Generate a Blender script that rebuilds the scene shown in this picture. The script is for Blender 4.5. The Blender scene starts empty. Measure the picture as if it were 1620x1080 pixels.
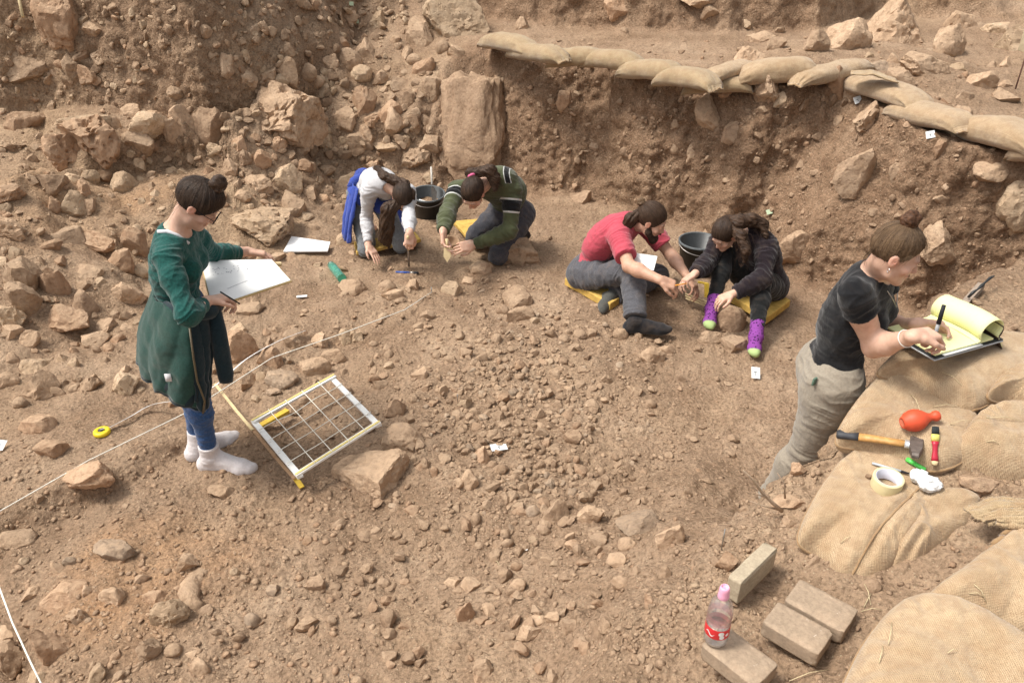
import bpy, bmesh, math, random
import numpy as np
from mathutils import Vector, Matrix
from mathutils.bvhtree import BVHTree
from mathutils.geometry import delaunay_2d_cdt

random.seed(7)
rng = np.random.default_rng(7)
SC = bpy.context.scene
COL = SC.collection

# ------------------------------------------------------------------ camera, sky, sun, exposure
F = 1236.0; PITCH = math.radians(30.0); CAMZ = 2.57
cp, sp = math.cos(PITCH), math.sin(PITCH)
cam_d = bpy.data.cameras.new('camera'); cam = bpy.data.objects.new('camera', cam_d); COL.objects.link(cam)
cam.location = (0, 0, CAMZ); cam.rotation_euler = (math.radians(90) - PITCH, 0, 0)
cam_d.sensor_width = 36.0; cam_d.lens = 36.0 * F / 1620.0
cam_d.clip_start = 0.05; cam_d.clip_end = 500
SC.camera = cam

SUN_EL, SUN_AZ = math.radians(60), math.radians(-98)     # azimuth measured from +Y towards +X
world = bpy.data.worlds.new("World"); SC.world = world; world.use_nodes = True
wn = world.node_tree.nodes; wl = world.node_tree.links
bg = wn['Background']; sky = wn.new('ShaderNodeTexSky')
sky.sky_type = 'NISHITA'; sky.sun_disc = False
sky.sun_elevation = SUN_EL; sky.sun_rotation = SUN_AZ
sky.air_density = 1.0; sky.dust_density = 5.0; sky.ozone_density = 1.0
hs = wn.new('ShaderNodeHueSaturation'); hs.inputs['Saturation'].default_value = 0.12
wl.new(sky.outputs[0], hs.inputs['Color']); wl.new(hs.outputs[0], bg.inputs['Color'])
bg.inputs['Strength'].default_value = 0.128
sun_d = bpy.data.lights.new('sun', 'SUN'); sun = bpy.data.objects.new('sun', sun_d); COL.objects.link(sun)
sun_d.energy = 2.0; sun_d.angle = math.radians(13); sun_d.color = (1.0, 0.94, 0.84)
sdir = Vector((math.sin(SUN_AZ) * math.cos(SUN_EL), math.cos(SUN_AZ) * math.cos(SUN_EL), math.sin(SUN_EL)))
sun.rotation_euler = sdir.to_track_quat('Z', 'Y').to_euler()
SC.view_settings.view_transform = 'Standard'; SC.view_settings.look = 'None'
SC.view_settings.gamma = 1.0; SC.view_settings.use_curve_mapping = False
SC.view_settings.exposure = 0.72
SC.render.engine = 'CYCLES'
SC.cycles.max_bounces = 6; SC.cycles.diffuse_bounces = 3; SC.cycles.transmission_bounces = 6

# ------------------------------------------------------------------ camera geometry helpers
def ray(px, py):
    v = (py - 540.0) / F
    return Vector(((px - 810.0) / F, cp - v * sp, -(sp + v * cp)))
CAM = Vector((0, 0, CAMZ))
def P(px, py, z=0.0):
    d = ray(px, py); t = (z - CAMZ) / d.z
    return CAM + d * t
def XP(px, Y, z):
    d = Y * cp + (CAMZ - z) * sp
    return Vector(((px - 810.0) / F * d, Y, z))
def PT(px, py, t):
    return CAM + ray(px, py) * t
def near_on_ray(px, py, parent, L, side=-1):
    """point on the sight line at distance L from parent; side -1 nearer, +1 farther"""
    d = ray(px, py); n = d.length; u = d / n
    w = parent - CAM; b = w.dot(u); c = w.length_squared - L * L
    disc = b * b - c
    s = b + side * math.sqrt(max(disc, 0.0))
    return CAM + u * s
def depth_of(p):
    return p[1] * cp + (CAMZ - p[2]) * sp
def proj(p):
    d = depth_of(p)
    return 810 + p[0] / d * F, 540 + ((CAMZ - p[2]) * cp - p[1] * sp) / d * F

# ------------------------------------------------------------------ noise (numpy)
_r = np.random.default_rng(11)
_perm = np.tile(_r.permutation(256), 3).astype(np.int32)
_gr = _r.normal(size=(256, 3)); _gr /= np.linalg.norm(_gr, axis=1)[:, None]; _gr = _gr.astype(np.float32)
def perlin(p):
    p = np.asarray(p, np.float32)
    i = np.floor(p).astype(np.int32); f = p - i; i &= 255
    u = f * f * f * (f * (f * 6 - 15) + 10)
    out = 0
    for dx in (0, 1):
        wx = u[:, 0] if dx else 1 - u[:, 0]
        ax = _perm[i[:, 0] + dx]
        for dy in (0, 1):
            wy = u[:, 1] if dy else 1 - u[:, 1]
            ay = _perm[ax + i[:, 1] + dy]
            for dz in (0, 1):
                wz = u[:, 2] if dz else 1 - u[:, 2]
                g = _gr[_perm[ay + i[:, 2] + dz]]
                dot = g[:, 0] * (f[:, 0] - dx) + g[:, 1] * (f[:, 1] - dy) + g[:, 2] * (f[:, 2] - dz)
                out = out + wx * wy * wz * dot
    return out * 1.5
def fbm(p, octv=4, lac=2.03, gain=0.5):
    a = 1.0; s = 0; p = np.asarray(p, np.float32)
    for k in range(octv):
        s = s + a * perlin(p + 17.3 * k); p = p * lac; a *= gain
    return s
def cell(p2):
    """2-D cellular noise: F1, F2 distance and a random value of the cell"""
    p2 = np.asarray(p2, np.float32); i = np.floor(p2).astype(np.int32); f = p2 - i
    d1 = np.full(len(p2), 9., np.float32); d2 = d1.copy(); idv = np.zeros(len(p2), np.float32)
    for dx in (-1, 0, 1):
        for dy in (-1, 0, 1):
            h = _perm[(_perm[(i[:, 0] + dx) & 255] + i[:, 1] + dy) & 255]
            jx = (h / 256.0); jy = _perm[h + 7] / 256.0
            d = np.hypot(dx + jx - f[:, 0], dy + jy - f[:, 1]).astype(np.float32)
            m = d < d1
            d2 = np.where(m, d1, np.minimum(d2, d)); idv = np.where(m, _perm[h + 31] / 256.0, idv); d1 = np.where(m, d, d1)
    return d1, d2, idv
def sstep(a, b, x):
    t = np.clip((x - a) / (b - a), 0, 1); return t * t * (3 - 2 * t)

# ------------------------------------------------------------------ object helpers
def mesh_from(name, verts, faces, smooth=True):
    me = bpy.data.meshes.new(name)
    verts = np.asarray(verts, np.float32)
    if isinstance(faces, np.ndarray):
        n, k = faces.shape
        me.vertices.add(len(verts)); me.vertices.foreach_set('co', verts.ravel())
        me.loops.add(n * k); me.loops.foreach_set('vertex_index', faces.astype(np.int32).ravel())
        me.polygons.add(n); me.polygons.foreach_set('loop_start', np.arange(0, n * k, k, dtype=np.int32))
        me.update(calc_edges=True)
    else:
        me.from_pydata([tuple(v) for v in verts], [], faces); me.update()
    if smooth:
        me.polygons.foreach_set('use_smooth', np.ones(len(me.polygons), bool))
    me.validate()
    return me
def link(name, me, mat=None, parent=None):
    o = bpy.data.objects.new(name, me); COL.objects.link(o)
    if mat is not None and me is not None and len(me.materials) == 0: me.materials.append(mat)
    if parent is not None:
        o.parent = parent
        o.matrix_parent_inverse = Matrix.Identity(4)
    return o
def tag(o, label=None, cat=None, group=None, kind=None):
    if label: o['label'] = label
    if cat: o['category'] = cat
    if group: o['group'] = group
    if kind: o['kind'] = kind
    return o
def thing(name, label, cat, loc=(0, 0, 0), group=None, rot=None):
    o = bpy.data.objects.new(name, None); COL.objects.link(o); o.location = loc
    o.empty_display_size = 0.1
    if rot is not None: o.rotation_euler = rot
    return tag(o, label, cat, group)
def tube(path, radii, n=8, closed=False, cap=True):
    """verts, faces of a tube through path"""
    path = [Vector(p) for p in path]; m = len(path)
    if not hasattr(radii, '__len__'): radii = [radii] * m
    V = []; Fc = []
    t0 = (path[1] - path[0]).normalized()
    up = Vector((0, 0, 1)) if abs(t0.z) < 0.9 else Vector((1, 0, 0))
    nrm = (up - t0 * up.dot(t0)).normalized()
    for i, p in enumerate(path):
        if closed: t = path[(i + 1) % m] - path[i - 1]
        else: t = path[min(i + 1, m - 1)] - path[max(i - 1, 0)]
        if t.length < 1e-9: t = t0
        t = t.normalized(); nrm = nrm - t * nrm.dot(t)
        if nrm.length < 1e-6: nrm = t.orthogonal()
        nrm.normalize(); b = t.cross(nrm)
        for k in range(n):
            a = 2 * math.pi * k / n
            V.append(p + (nrm * math.cos(a) + b * math.sin(a)) * radii[i])
    for i in range(m if closed else m - 1):
        j = (i + 1) % m
        for k in range(n):
            k2 = (k + 1) % n
            Fc.append((i * n + k, i * n + k2, j * n + k2, j * n + k))
    if cap and not closed:
        Fc.append(tuple(range(n - 1, -1, -1))); Fc.append(tuple((m - 1) * n + k for k in range(n)))
    return V, Fc
def merge(parts):
    V = []; Fc = []
    for v, f in parts:
        o = len(V); V += [tuple(x) for x in v]; Fc += [tuple(i + o for i in q) for q in f]
    return V, Fc
def box(cx, cy, cz, sx, sy, sz, bev=0.0, M=None):
    bm = bmesh.new(); bmesh.ops.create_cube(bm, size=1.0)
    for v in bm.verts: v.co = Vector((v.co.x * sx, v.co.y * sy, v.co.z * sz))
    if bev > 0: bmesh.ops.bevel(bm, geom=bm.edges[:] , offset=bev, segments=2, profile=0.6, affect='EDGES')
    T = Matrix.Translation((cx, cy, cz))
    if M is not None: T = M @ T
    bmesh.ops.transform(bm, matrix=T, verts=bm.verts)
    V = [v.co.copy() for v in bm.verts]; bm.verts.index_update()
    Fc = [tuple(v.index for v in f.verts) for f in bm.faces]; bm.free()
    return V, Fc
def lathe(profile, n=32, M=None):
    V = []; Fc = []
    for (r, z) in profile:
        for k in range(n):
            a = 2 * math.pi * k / n; V.append(Vector((r * math.cos(a), r * math.sin(a), z)))
    m = len(profile)
    for i in range(m - 1):
        for k in range(n):
            k2 = (k + 1) % n; Fc.append((i * n + k, i * n + k2, (i + 1) * n + k2, (i + 1) * n + k))
    if M is not None: V = [M @ v for v in V]
    return V, Fc
def mobj(name, vf, mat, parent=None, smooth=True):
    return link(name, mesh_from(name, [tuple(v) for v in vf[0]], vf[1], smooth), mat, parent)
def frame_from(origin, xdir, zdir=(0, 0, 1)):
    z = Vector(zdir).normalized(); x = Vector(xdir); x = (x - z * x.dot(z)).normalized(); y = z.cross(x)
    M = Matrix((x, y, z)).transposed().to_4x4(); M.translation = Vector(origin); return M

# ------------------------------------------------------------------ materials
def srgb(r, g, b):
    f = lambda c: ((c / 255.0 + 0.055) / 1.055) ** 2.4 if c > 10 else c / 255.0 / 12.92
    return (f(r), f(g), f(b), 1)
class NT:
    def __init__(s, name):
        s.m = bpy.data.materials.new(name); s.m.use_nodes = True; s.n = s.m.node_tree.nodes; s.l = s.m.node_tree.links
        s.b = s.n['Principled BSDF']; s.co = s.n.new('ShaderNodeTexCoord')
    def noise(s, scale, detail=4, rough=0.55, vec=None, dist=0.0):
        t = s.n.new('ShaderNodeTexNoise'); t.inputs['Scale'].default_value = scale; t.inputs['Detail'].default_value = detail
        t.inputs['Roughness'].default_value = rough; t.inputs['Distortion'].default_value = dist
        s.l.new(vec if vec else s.co.outputs['Object'], t.inputs['Vector']); return t.outputs['Fac']
    def voro(s, scale, vec=None, feature='F1', out='Distance'):
        t = s.n.new('ShaderNodeTexVoronoi'); t.inputs['Scale'].default_value = scale; t.feature = feature
        s.l.new(vec if vec else s.co.outputs['Object'], t.inputs['Vector']); return t.outputs[out]
    def ramp(s, fac, stops, interp='LINEAR'):
        r = s.n.new('ShaderNodeValToRGB'); r.color_ramp.interpolation = interp
        e = r.color_ramp.elements
        while len(e) < len(stops): e.new(0.5)
        for k, (p, c) in enumerate(stops):
            e[k].position = p; e[k].color = c if hasattr(c, '__len__') else (c, c, c, 1)
        s.l.new(fac, r.inputs['Fac']); return r.outputs['Color']
    def mix(s, fac, a, b, mode='MIX'):
        m = s.n.new('ShaderNodeMix'); m.data_type = 'RGBA'; m.blend_type = mode
        for sock, val in ((m.inputs[0], fac), (m.inputs[6], a), (m.inputs[7], b)):
            if hasattr(val, 'links') or hasattr(val, 'is_linked'): s.l.new(val, sock)
            else: sock.default_value = val
        return m.outputs[2]
    def math(s, op, a, b=0.0):
        m = s.n.new('ShaderNodeMath'); m.operation = op
        for sock, val in ((m.inputs[0], a), (m.inputs[1], b)):
            if hasattr(val, 'is_linked'): s.l.new(val, sock)
            else: sock.default_value = val
        return m.outputs[0]
    def bump(s, h, strength=0.5, dist=0.01, prev=None):
        b = s.n.new('ShaderNodeBump'); b.inputs['Strength'].default_value = strength; b.inputs['Distance'].default_value = dist
        s.l.new(h, b.inputs['Height'])
        if prev is not None: s.l.new(prev, b.inputs['Normal'])
        return b.outputs['Normal']
    def attr(s, name):
        a = s.n.new('ShaderNodeAttribute'); a.attribute_name = name; return a
    def done(s, col=None, rough=0.8, nrm=None, spec=0.3, **kw):
        if col is not None:
            if hasattr(col, 'is_linked'): s.l.new(col, s.b.inputs['Base Color'])
            else: s.b.inputs['Base Color'].default_value = col
        if hasattr(rough, 'is_linked'): s.l.new(rough, s.b.inputs['Roughness'])
        else: s.b.inputs['Roughness'].default_value = rough
        s.b.inputs['Specular IOR Level'].default_value = spec
        if nrm is not None: s.l.new(nrm, s.b.inputs['Normal'])
        for k, v in kw.items(): s.b.inputs[k].default_value = v
        return s.m

def soil_mat():
    s = NT('soil'); z = s.attr('zone').outputs['Color']
    sep = s.n.new('ShaderNodeSeparateColor'); s.l.new(z, sep.inputs[0])
    damp, burnt, pale = sep.outputs[0], sep.outputs[1], sep.outputs[2]
    n1 = s.noise(1.6, 6, 0.6); n2 = s.noise(9, 6, 0.65); n3 = s.noise(60, 5, 0.7); n4 = s.noise(260, 3, 0.7)
    base = s.ramp(n1, [(0.30, (0.262, 0.174, 0.112, 1)), (0.52, (0.362, 0.251, 0.168, 1)), (0.72, (0.450, 0.326, 0.225, 1))])
    dark = s.ramp(n2, [(0.30, (0.185, 0.112, 0.069, 1)), (0.55, (0.262, 0.166, 0.104, 1)), (0.78, (0.335, 0.222, 0.146, 1))])
    f1 = s.math('MULTIPLY', s.ramp(n2, [(0.35, 0.75), (0.62, 0.0)]), 0.45)
    base = s.mix(f1, base, (0.19, 0.112, 0.064, 1))
    col = s.mix(damp, base, dark)
    col = s.mix(s.math('MULTIPLY', burnt, s.ramp(n2, [(0.35, 0.25), (0.65, 1.0)])), col, (0.45, 0.245, 0.120, 1))
    col = s.mix(s.math('MULTIPLY', pale, s.ramp(n2, [(0.35, 0.3), (0.65, 1.0)])), col, (0.49, 0.345, 0.220, 1))
    # fine grit: pale and dark grains
    gr = s.ramp(n3, [(0.36, (0.55, 0.53, 0.50, 1)), (0.5, (1, 1, 1, 1)), (0.66, (1.35, 1.32, 1.28, 1))])
    col = s.mix(0.8, col, gr, 'MULTIPLY')
    vd = s.voro(95.0); vc = s.voro(95.0, out='Color')
    vs = s.n.new('ShaderNodeSeparateColor'); s.l.new(vc, vs.inputs[0])
    speck = s.math('MULTIPLY', s.math('GREATER_THAN', vs.outputs[0], 0.86), s.ramp(vd, [(0.25, 1.0), (0.4, 0.0)]))
    col = s.mix(s.math('MULTIPLY', speck, 0.75), col, (0.54, 0.41, 0.28, 1))
    v2 = s.voro(38.0); v2c = s.voro(38.0, out='Color')
    vs2 = s.n.new('ShaderNodeSeparateColor'); s.l.new(v2c, vs2.inputs[0])
    clod = s.math('MULTIPLY', s.math('GREATER_THAN', vs2.outputs[1], 0.5), s.ramp(v2, [(0.0, 1.0), (0.5, 0.0)]))
    h = s.math('ADD', s.math('MULTIPLY', n2, 0.9), s.math('MULTIPLY', n3, 0.55))
    h = s.math('ADD', h, s.math('MULTIPLY', n4, 0.16))
    h = s.math('ADD', h, s.math('MULTIPLY', clod, 0.30))
    h = s.math('ADD', h, s.math('MULTIPLY', speck, 0.12))
    nb = s.bump(h, 0.9, 0.035)
    return s.done(col, 0.95, nb, 0.12)

def rock_mat(name, c0, c1, c2, pit=0.3):
    s = NT(name); oi = s.n.new('ShaderNodeObjectInfo')
    comb = s.n.new('ShaderNodeVectorMath'); comb.operation = 'ADD'
    gpos = s.n.new('ShaderNodeNewGeometry'); s.l.new(gpos.outputs['Position'], comb.inputs[0])
    cx = s.n.new('ShaderNodeCombineXYZ'); r10 = s.math('MULTIPLY', oi.outputs['Random'], 37.0)
    for k in range(3): s.l.new(r10, cx.inputs[k])
    s.l.new(cx.outputs[0], comb.inputs[1]); v = comb.outputs[0]
    n1 = s.noise(7, 6, 0.62, v, 0.4); n2 = s.noise(38, 6, 0.7, v); n3 = s.noise(170, 4, 0.7, v); vo = s.voro(26, v)
    col = s.ramp(n1, [(0.30, c0), (0.5, c1), (0.70, c2)])
    geo = s.n.new('ShaderNodeNewGeometry'); gs = s.n.new('ShaderNodeSeparateXYZ'); s.l.new(geo.outputs['Normal'], gs.inputs[0])
    dust = s.math('MULTIPLY', s.ramp(gs.outputs[2], [(0.35, 0.0), (0.95, 1.0)]), s.ramp(n2, [(0.35, 0.15), (0.6, 0.75)]))
    col = s.mix(dust, col, (0.43, 0.300, 0.198, 1))
    col = s.mix(0.75, col, s.ramp(n2, [(0.33, (0.66, 0.62, 0.58, 1)), (0.5, (1, 1, 1, 1)), (0.68, (1.2, 1.18, 1.14, 1))]), 'MULTIPLY')
    tone = s.math('ADD', s.math('MULTIPLY', oi.outputs['Random'], 0.30), 0.78)
    tc = s.n.new('ShaderNodeCombineColor')
    for k in range(3): s.l.new(tone, tc.inputs[k])
    col = s.mix(1.0, col, tc.outputs[0], 'MULTIPLY')
    h = s.math('ADD', s.math('MULTIPLY', n1, 0.5), s.math('MULTIPLY', n2, 0.6)); h = s.math('ADD', h, s.math('MULTIPLY', n3, 0.14))
    h = s.math('SUBTRACT', h, s.math('MULTIPLY', s.ramp(vo, [(0.0, 1.0), (0.32, 0.0)]), pit))
    return s.done(col, 0.92, s.bump(h, 0.85, 0.022), 0.15)

def burlap_mat(name, tint, scale=390.0):
    s = NT(name)
    tc = s.co.outputs['UV']
    def wave(direction, sc):
        w = s.n.new('ShaderNodeTexWave'); w.wave_type = 'BANDS'; w.bands_direction = direction
        w.inputs['Scale'].default_value = sc; w.inputs['Distortion'].default_value = 1.2; w.inputs['Detail'].default_value = 2; w.inputs['Detail Scale'].default_value = 1.5
        s.l.new(tc, w.inputs['Vector']); return w.outputs['Fac']
    wx = wave('X', scale / 6.28); wy = wave('Y', scale / 6.28)
    weave = s.math('ADD', s.math('MULTIPLY', wx, 0.65), s.math('MULTIPLY', wy, 0.35))
    n1 = s.noise(5, 5, 0.6); n2 = s.noise(28, 5, 0.65); n3 = s.noise(150, 4, 0.7)
    r, g, b = tint
    col = s.ramp(n1, [(0.3, (r * .84, g * .80, b * .74, 1)), (0.52, (r, g, b, 1)), (0.74, (r * 1.14, g * 1.14, b * 1.13, 1))])
    col = s.mix(s.math('MULTIPLY', s.ramp(n2, [(0.40, 1.0), (0.56, 0.0)]), 0.45), col, (0.33, 0.21, 0.12, 1))
    col = s.mix(s.math('MULTIPLY', s.math('SUBTRACT', 1.0, weave), 0.40), col, (0.22, 0.135, 0.070, 1))
    col = s.mix(0.5, col, s.ramp(n3, [(0.33, (0.78, 0.76, 0.73, 1)), (0.6, (1.1, 1.1, 1.1, 1))]), 'MULTIPLY')
    nb = s.bump(weave, 0.7, 0.0022); nb = s.bump(s.math('ADD', n2, s.math('MULTIPLY', n3, 0.3)), 0.4, 0.012, nb)
    return s.done(col, 0.95, nb, 0.1, **{'Sheen Weight': 0.25})

def plain(name, c, rough=0.6, spec=0.3, nscale=60, namp=0.12, bump=0.15, bd=0.002, **kw):
    s = NT(name); n = s.noise(nscale, 4, 0.6)
    lo = tuple(x * (1 - namp) for x in c[:3]) + (1,); hi = tuple(min(1, x * (1 + namp)) for x in c[:3]) + (1,)
    col = s.ramp(n, [(0.3, lo), (0.7, hi)])
    return s.done(col, rough, s.bump(n, bump, bd) if bump else None, spec, **kw)

def cloth_mat(name, c, wr=0.5, weave=900, mottle=0.15, dusty=0.12, scale2=14):
    s = NT(name)
    n0 = s.noise(scale2, 4, 0.55, None, 0.6); n = s.noise(110, 4, 0.6); nf = s.noise(weave, 2, 0.6)
    lo = tuple(x * (1 - mottle) for x in c[:3]) + (1,); hi = tuple(min(1, x * (1 + mottle)) for x in c[:3]) + (1,)
    col = s.ramp(n, [(0.3, lo), (0.7, hi)])
    col = s.mix(s.math('MULTIPLY', s.ramp(n0, [(0.5, 0.0), (0.75, 1.0)]), dusty), col, (0.36, 0.25, 0.17, 1))
    nb = s.bump(n0, wr, 0.02); nb = s.bump(nf, 0.25, 0.0012, nb)
    return s.done(col, 0.9, nb, 0.15, **{'Sheen Weight': 0.2, 'Sheen Roughness': 0.5})

def skin_mat(name, c):
    s = NT(name); a = s.attr('tint').outputs['Color']
    n = s.noise(45, 5, 0.6); n2 = s.noise(300, 3, 0.6)
    col = s.ramp(n, [(0.3, (c[0] * .90, c[1] * .84, c[2] * .82, 1)), (0.7, (min(1, c[0] * 1.06), c[1] * 1.06, c[2] * 1.06, 1))])
    col = s.mix(1.0, col, a, 'MULTIPLY')
    return s.done(col, 0.52, s.bump(n2, 0.12, 0.001), 0.35, **{'Subsurface Weight': 0.12, 'Subsurface Radius': (0.012, 0.005, 0.003), 'Subsurface Scale': 1.0})

def hair_mat(name, c0, c1):
    s = NT(name); mp = s.n.new('ShaderNodeMapping'); mp.inputs['Scale'].default_value = (1, 1, 1)
    uv = s.attr('flow').outputs['Vector']
    w = s.noise(2.2, 4, 0.7, uv)
    n = s.noise(22, 4, 0.6); nn = s.math('ADD', s.math('MULTIPLY', w, 0.75), s.math('MULTIPLY', n, 0.25))
    col = s.ramp(nn, [(0.36, c0 + (1,)), (0.64, c1 + (1,))])
    return s.done(col, 0.48, s.bump(w, 0.9, 0.006), 0.22)
# ------------------------------------------------------------------ terrain: a net of break lines from image pixels at guessed heights, then roughened
def LN(*pts): return [P(*p) if len(p) == 3 else Vector(p[1:]) for p in pts]
lines = []
wall_base = LN((690, 296, .05), (790, 295, 0), (900, 308, 0), (980, 325, 0), (1060, 350, 0), (1150, 385, 0), (1250, 435, 0), (1360, 465, 0), (1480, 488, 0), (1700, 540, 0), (0, 6.5, 3.2, 0.2))
wall_top = LN((705, 98, 1.08), (770, 70, 1.22), (850, 90, 1.2), (930, 97, 1.2), (1060, 124, 1.2), (1130, 132, 1.2), (1200, 130, 1.26), (1290, 122, 1.26), (1350, 140, 1.22), (1420, 187, 1.17), (1480, 212, 1.15), (1620, 252, 1.08), (0, 4.5, 4.25, 1.05), (0, 7, 3.6, 1.05))
bank_foot = LN((760, 30, 1.3), (880, 38, 1.3), (1000, 48, 1.28), (1150, 50, 1.28), (1300, 45, 1.3), (1380, 25, 1.33))
bank_top = [v + Vector((0.0, 0.30, 0.95)) for v in bank_foot]
lfoot = LN((0, -6.5, 6.6, .8), (60, 172, .85), (170, 167, .88), (350, 176, .9), (430, 152, .95), (520, 112, 1.0))
ltop = [Vector(v) for v in ((-6.5, 7.1, 2.3), (-4.6, 7.55, 2.3), (-3.75, 7.55, 2.2), (-2.65, 7.28, 2.1), (-2.25, 8.5, 2.1), (-1.75, 9.7, 2.1))]
rub_top = LN((0, -7, 5.2, .8), (0, 287, .72), (60, 264, .74), (150, 227, .75), (240, 207, .75), (330, 206, .72), (490, 190, .62))
rub_foot = LN((0, -7, 4.9, .45), (0, 332, .45), (90, 303, .42), (170, 292, .42), (250, 270, .42), (340, 266, .42), (420, 246, .42), (490, 243, .38))
ter_top = LN((0, -7, 4.4, .38), (0, 425, .36), (120, 387, .34), (220, 352, .32), (300, 342, .30), (400, 332, .22), (480, 322, .15), (540, 312, .08))
ter_foot = LN((0, -7, 3.8, .05), (0, 600, .03), (90, 558, .02), (190, 502, .02), (245, 434, .02), (400, 420, .0), (480, 402, 0), (545, 385, 0))
edge = [P(945, 1080, .45), P(1000, 970, .5), P(1110, 880, .55), P(1190, 820, .6), Vector((1.05, 2.34, .66)), Vector((1.19, 2.40, .74)), Vector((1.5, 2.66, .90)), Vector((1.94, 3.08, .96)), Vector((2.56, 3.58, 1.0)), Vector((3.6, 3.85, 1.0)), Vector((7, 3.3, 1.0))]
efoot = [P(925, 1080, .35), P(972, 985, .39), P(1078, 890, .43), P(1160, 828, .44), Vector((.98, 2.48, .28)), Vector((1.09, 2.56, .08)), Vector((1.42, 2.82, 0)), Vector((1.86, 3.25, 0)), Vector((2.48, 3.76, 0)), Vector((3.6, 3.98, .0)), Vector((7, 3.5, 0.1))]
rmid = LN((850, 1080, .16), (905, 960, .18), (1000, 860, .2), (1090, 800, .16), (0, 1.0, 2.72, .08))
step_hi = LN((0, 792, .09), (120, 766, .09), (250, 704, .07), (300, 690, .05))
step_lo = LN((0, 842, -.01), (130, 808, -.01), (275, 730, 0), (320, 705, 0))
slab_hi = LN((0, 940, .06), (120, 850, .08), (240, 830, .10), (370, 870, .05))
for L in (wall_base, wall_top, bank_foot, bank_top, lfoot, ltop, rub_top, rub_foot, ter_top, ter_foot, edge, efoot, rmid, step_hi, step_lo): lines.append(L)
pts = []
for p in [(500, 255, .3), (560, 240, .36), (620, 235, .38), (676, 232, .38), (560, 275, .16), (620, 280, .13), (690, 268, .2), (500, 192, .6), (560, 182, .66), (640, 192, .62), (690, 200, .58),
          (560, 112, .97), (640, 107, .98), (560, 60, 1.18), (640, 50, 1.25), (700, 45, 1.28), (560, 0, 1.45), (660, 0, 1.5), (600, 305, .03),
          (1500, 100, 1.27), (1400, 60, 1.3), (1600, 130, 1.15), (1600, 30, 1.4), (1450, 130, 1.22), (1250, 90, 1.27), (900, 60, 1.25),
          (100, 200, .85), (300, 190, .85), (400, 185, .82), (300, 320, .38), (100, 345, .42), (400, 290, .35), (460, 300, .25),
          (400, 560, .06), (470, 540, .03), (420, 600, .02), (500, 600, .0), (331, 640, -.07), (345, 628, -.05), (430, 660, 0), (520, 680, 0),
          (700, 600, .05), (760, 640, .07), (820, 700, .06), (720, 480, 0), (850, 480, .03), (1100, 600, 0), (950, 600, .03), (860, 820, .04),
          (600, 900, .0), (300, 960, .03), (180, 880, .07), (60, 1000, .0), (0, 1050, -.3), (40, 1075, -.25), (90, 1075, .0), (0, 950, .0), (240, 1040, .02), (400, 1080, 0), (600, 1080, .0),
          (720, 1080, .05), (800, 930, .03), (950, 790, .02), (1100, 700, .0), (1180, 640, 0), (1000, 420, 0), (700, 400, 0), (860, 350, 0), (1240, 520, 0),
          (200, 600, .04), (100, 650, .05), (60, 720, .08), (250, 560, .0), (380, 460, .0), (600, 480, 0), (150, 900, .07), (260, 900, .06),
          (1100, 1080, .53), (1250, 1080, .57), (1350, 1000, .62), (1420, 900, .66), (1500, 850, .72), (1620, 780, .8), (1620, 600, .90), (1620, 470, .98), (1560, 440, .98),
          (1250, 900, .60), (1190, 900, .58), (1330, 800, .66), (1440, 650, .86), (1620, 1080, .7)]:
    pts.append(P(*p))
for w in [(-3, .9, .7), (-1.5, .9, .55), (0, .8, .7), (1, .7, .85), (3, .8, .95), (-1.6, 1.45, .1), (-.6, 1.5, .08), (0, 1.35, .2), (2.4, 2.2, .95), (4.5, 2.5, 1.0), (-8, .5, .9), (-5, 2.5, .1), (-4, 3.6, .05), (8, .5, 1), (0, .3, .95), (-3.5, 2.2, .05),
          (-14, 8, 2.4), (-7, 9.5, 2.5), (-3.5, 9.5, 2.3), (0, 10.8, 2.4), (3, 10.5, 2.4), (6, 10, 1.7), (9, 6, 1.4), (10, 2, 1.2), (-12, 2, 1.2), (0, 14, 2.7), (6, 15, 2.4), (-6, 16, 2.8),
          (60, 60, 3.2), (-60, 60, 3.5), (0, 70, 3.4), (70, 0, 1.6), (-70, 0, 1.6), (70, -30, 1.2), (-70, -30, 1.2), (0, -40, 1.1), (0, -1, 1.0), (-4, -1, 1.0), (4, -1, 1.0)]:
    pts.append(Vector(w))
cv = []; ce = []; cz = []
for L in lines:
    prev = None
    for v in L:
        cv.append(Vector((v.x, v.y))); cz.append(v.z)
        if prev is not None: ce.append((prev, len(cv) - 1))
        prev = len(cv) - 1
for v in pts: cv.append(Vector((v.x, v.y))); cz.append(v.z)
o_v, o_e, o_f, m_v, _, _ = delaunay_2d_cdt(cv, ce, [], 0, 1e-5)
tv = []
for k, v in enumerate(o_v):
    src = m_v[k]
    if src: z = cz[src[0]]
    else: z = 0.3
    tv.append(Vector((v.x, v.y, z)))
# crossing points made by the triangulation take the mean of their neighbours
nb = {}
for f in o_f:
    for a in f:
        nb.setdefault(a, set()).update(f)
for k in range(len(tv)):
    if not m_v[k] and k in nb:
        zs = [tv[j].z for j in nb[k] if j != k and m_v[j]]
        if zs: tv[k].z = sum(zs) / len(zs); print('crossing at', proj(tv[k]))
TIN = BVHTree.FromPolygons(tv, [tuple(f) for f in o_f])
DOWN = Vector((0, 0, -1))
def tin_z(x, y):
    h = TIN.ray_cast(Vector((x, y, 50)), DOWN)
    return h[0].z if h[0] is not None else 1.2

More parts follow.
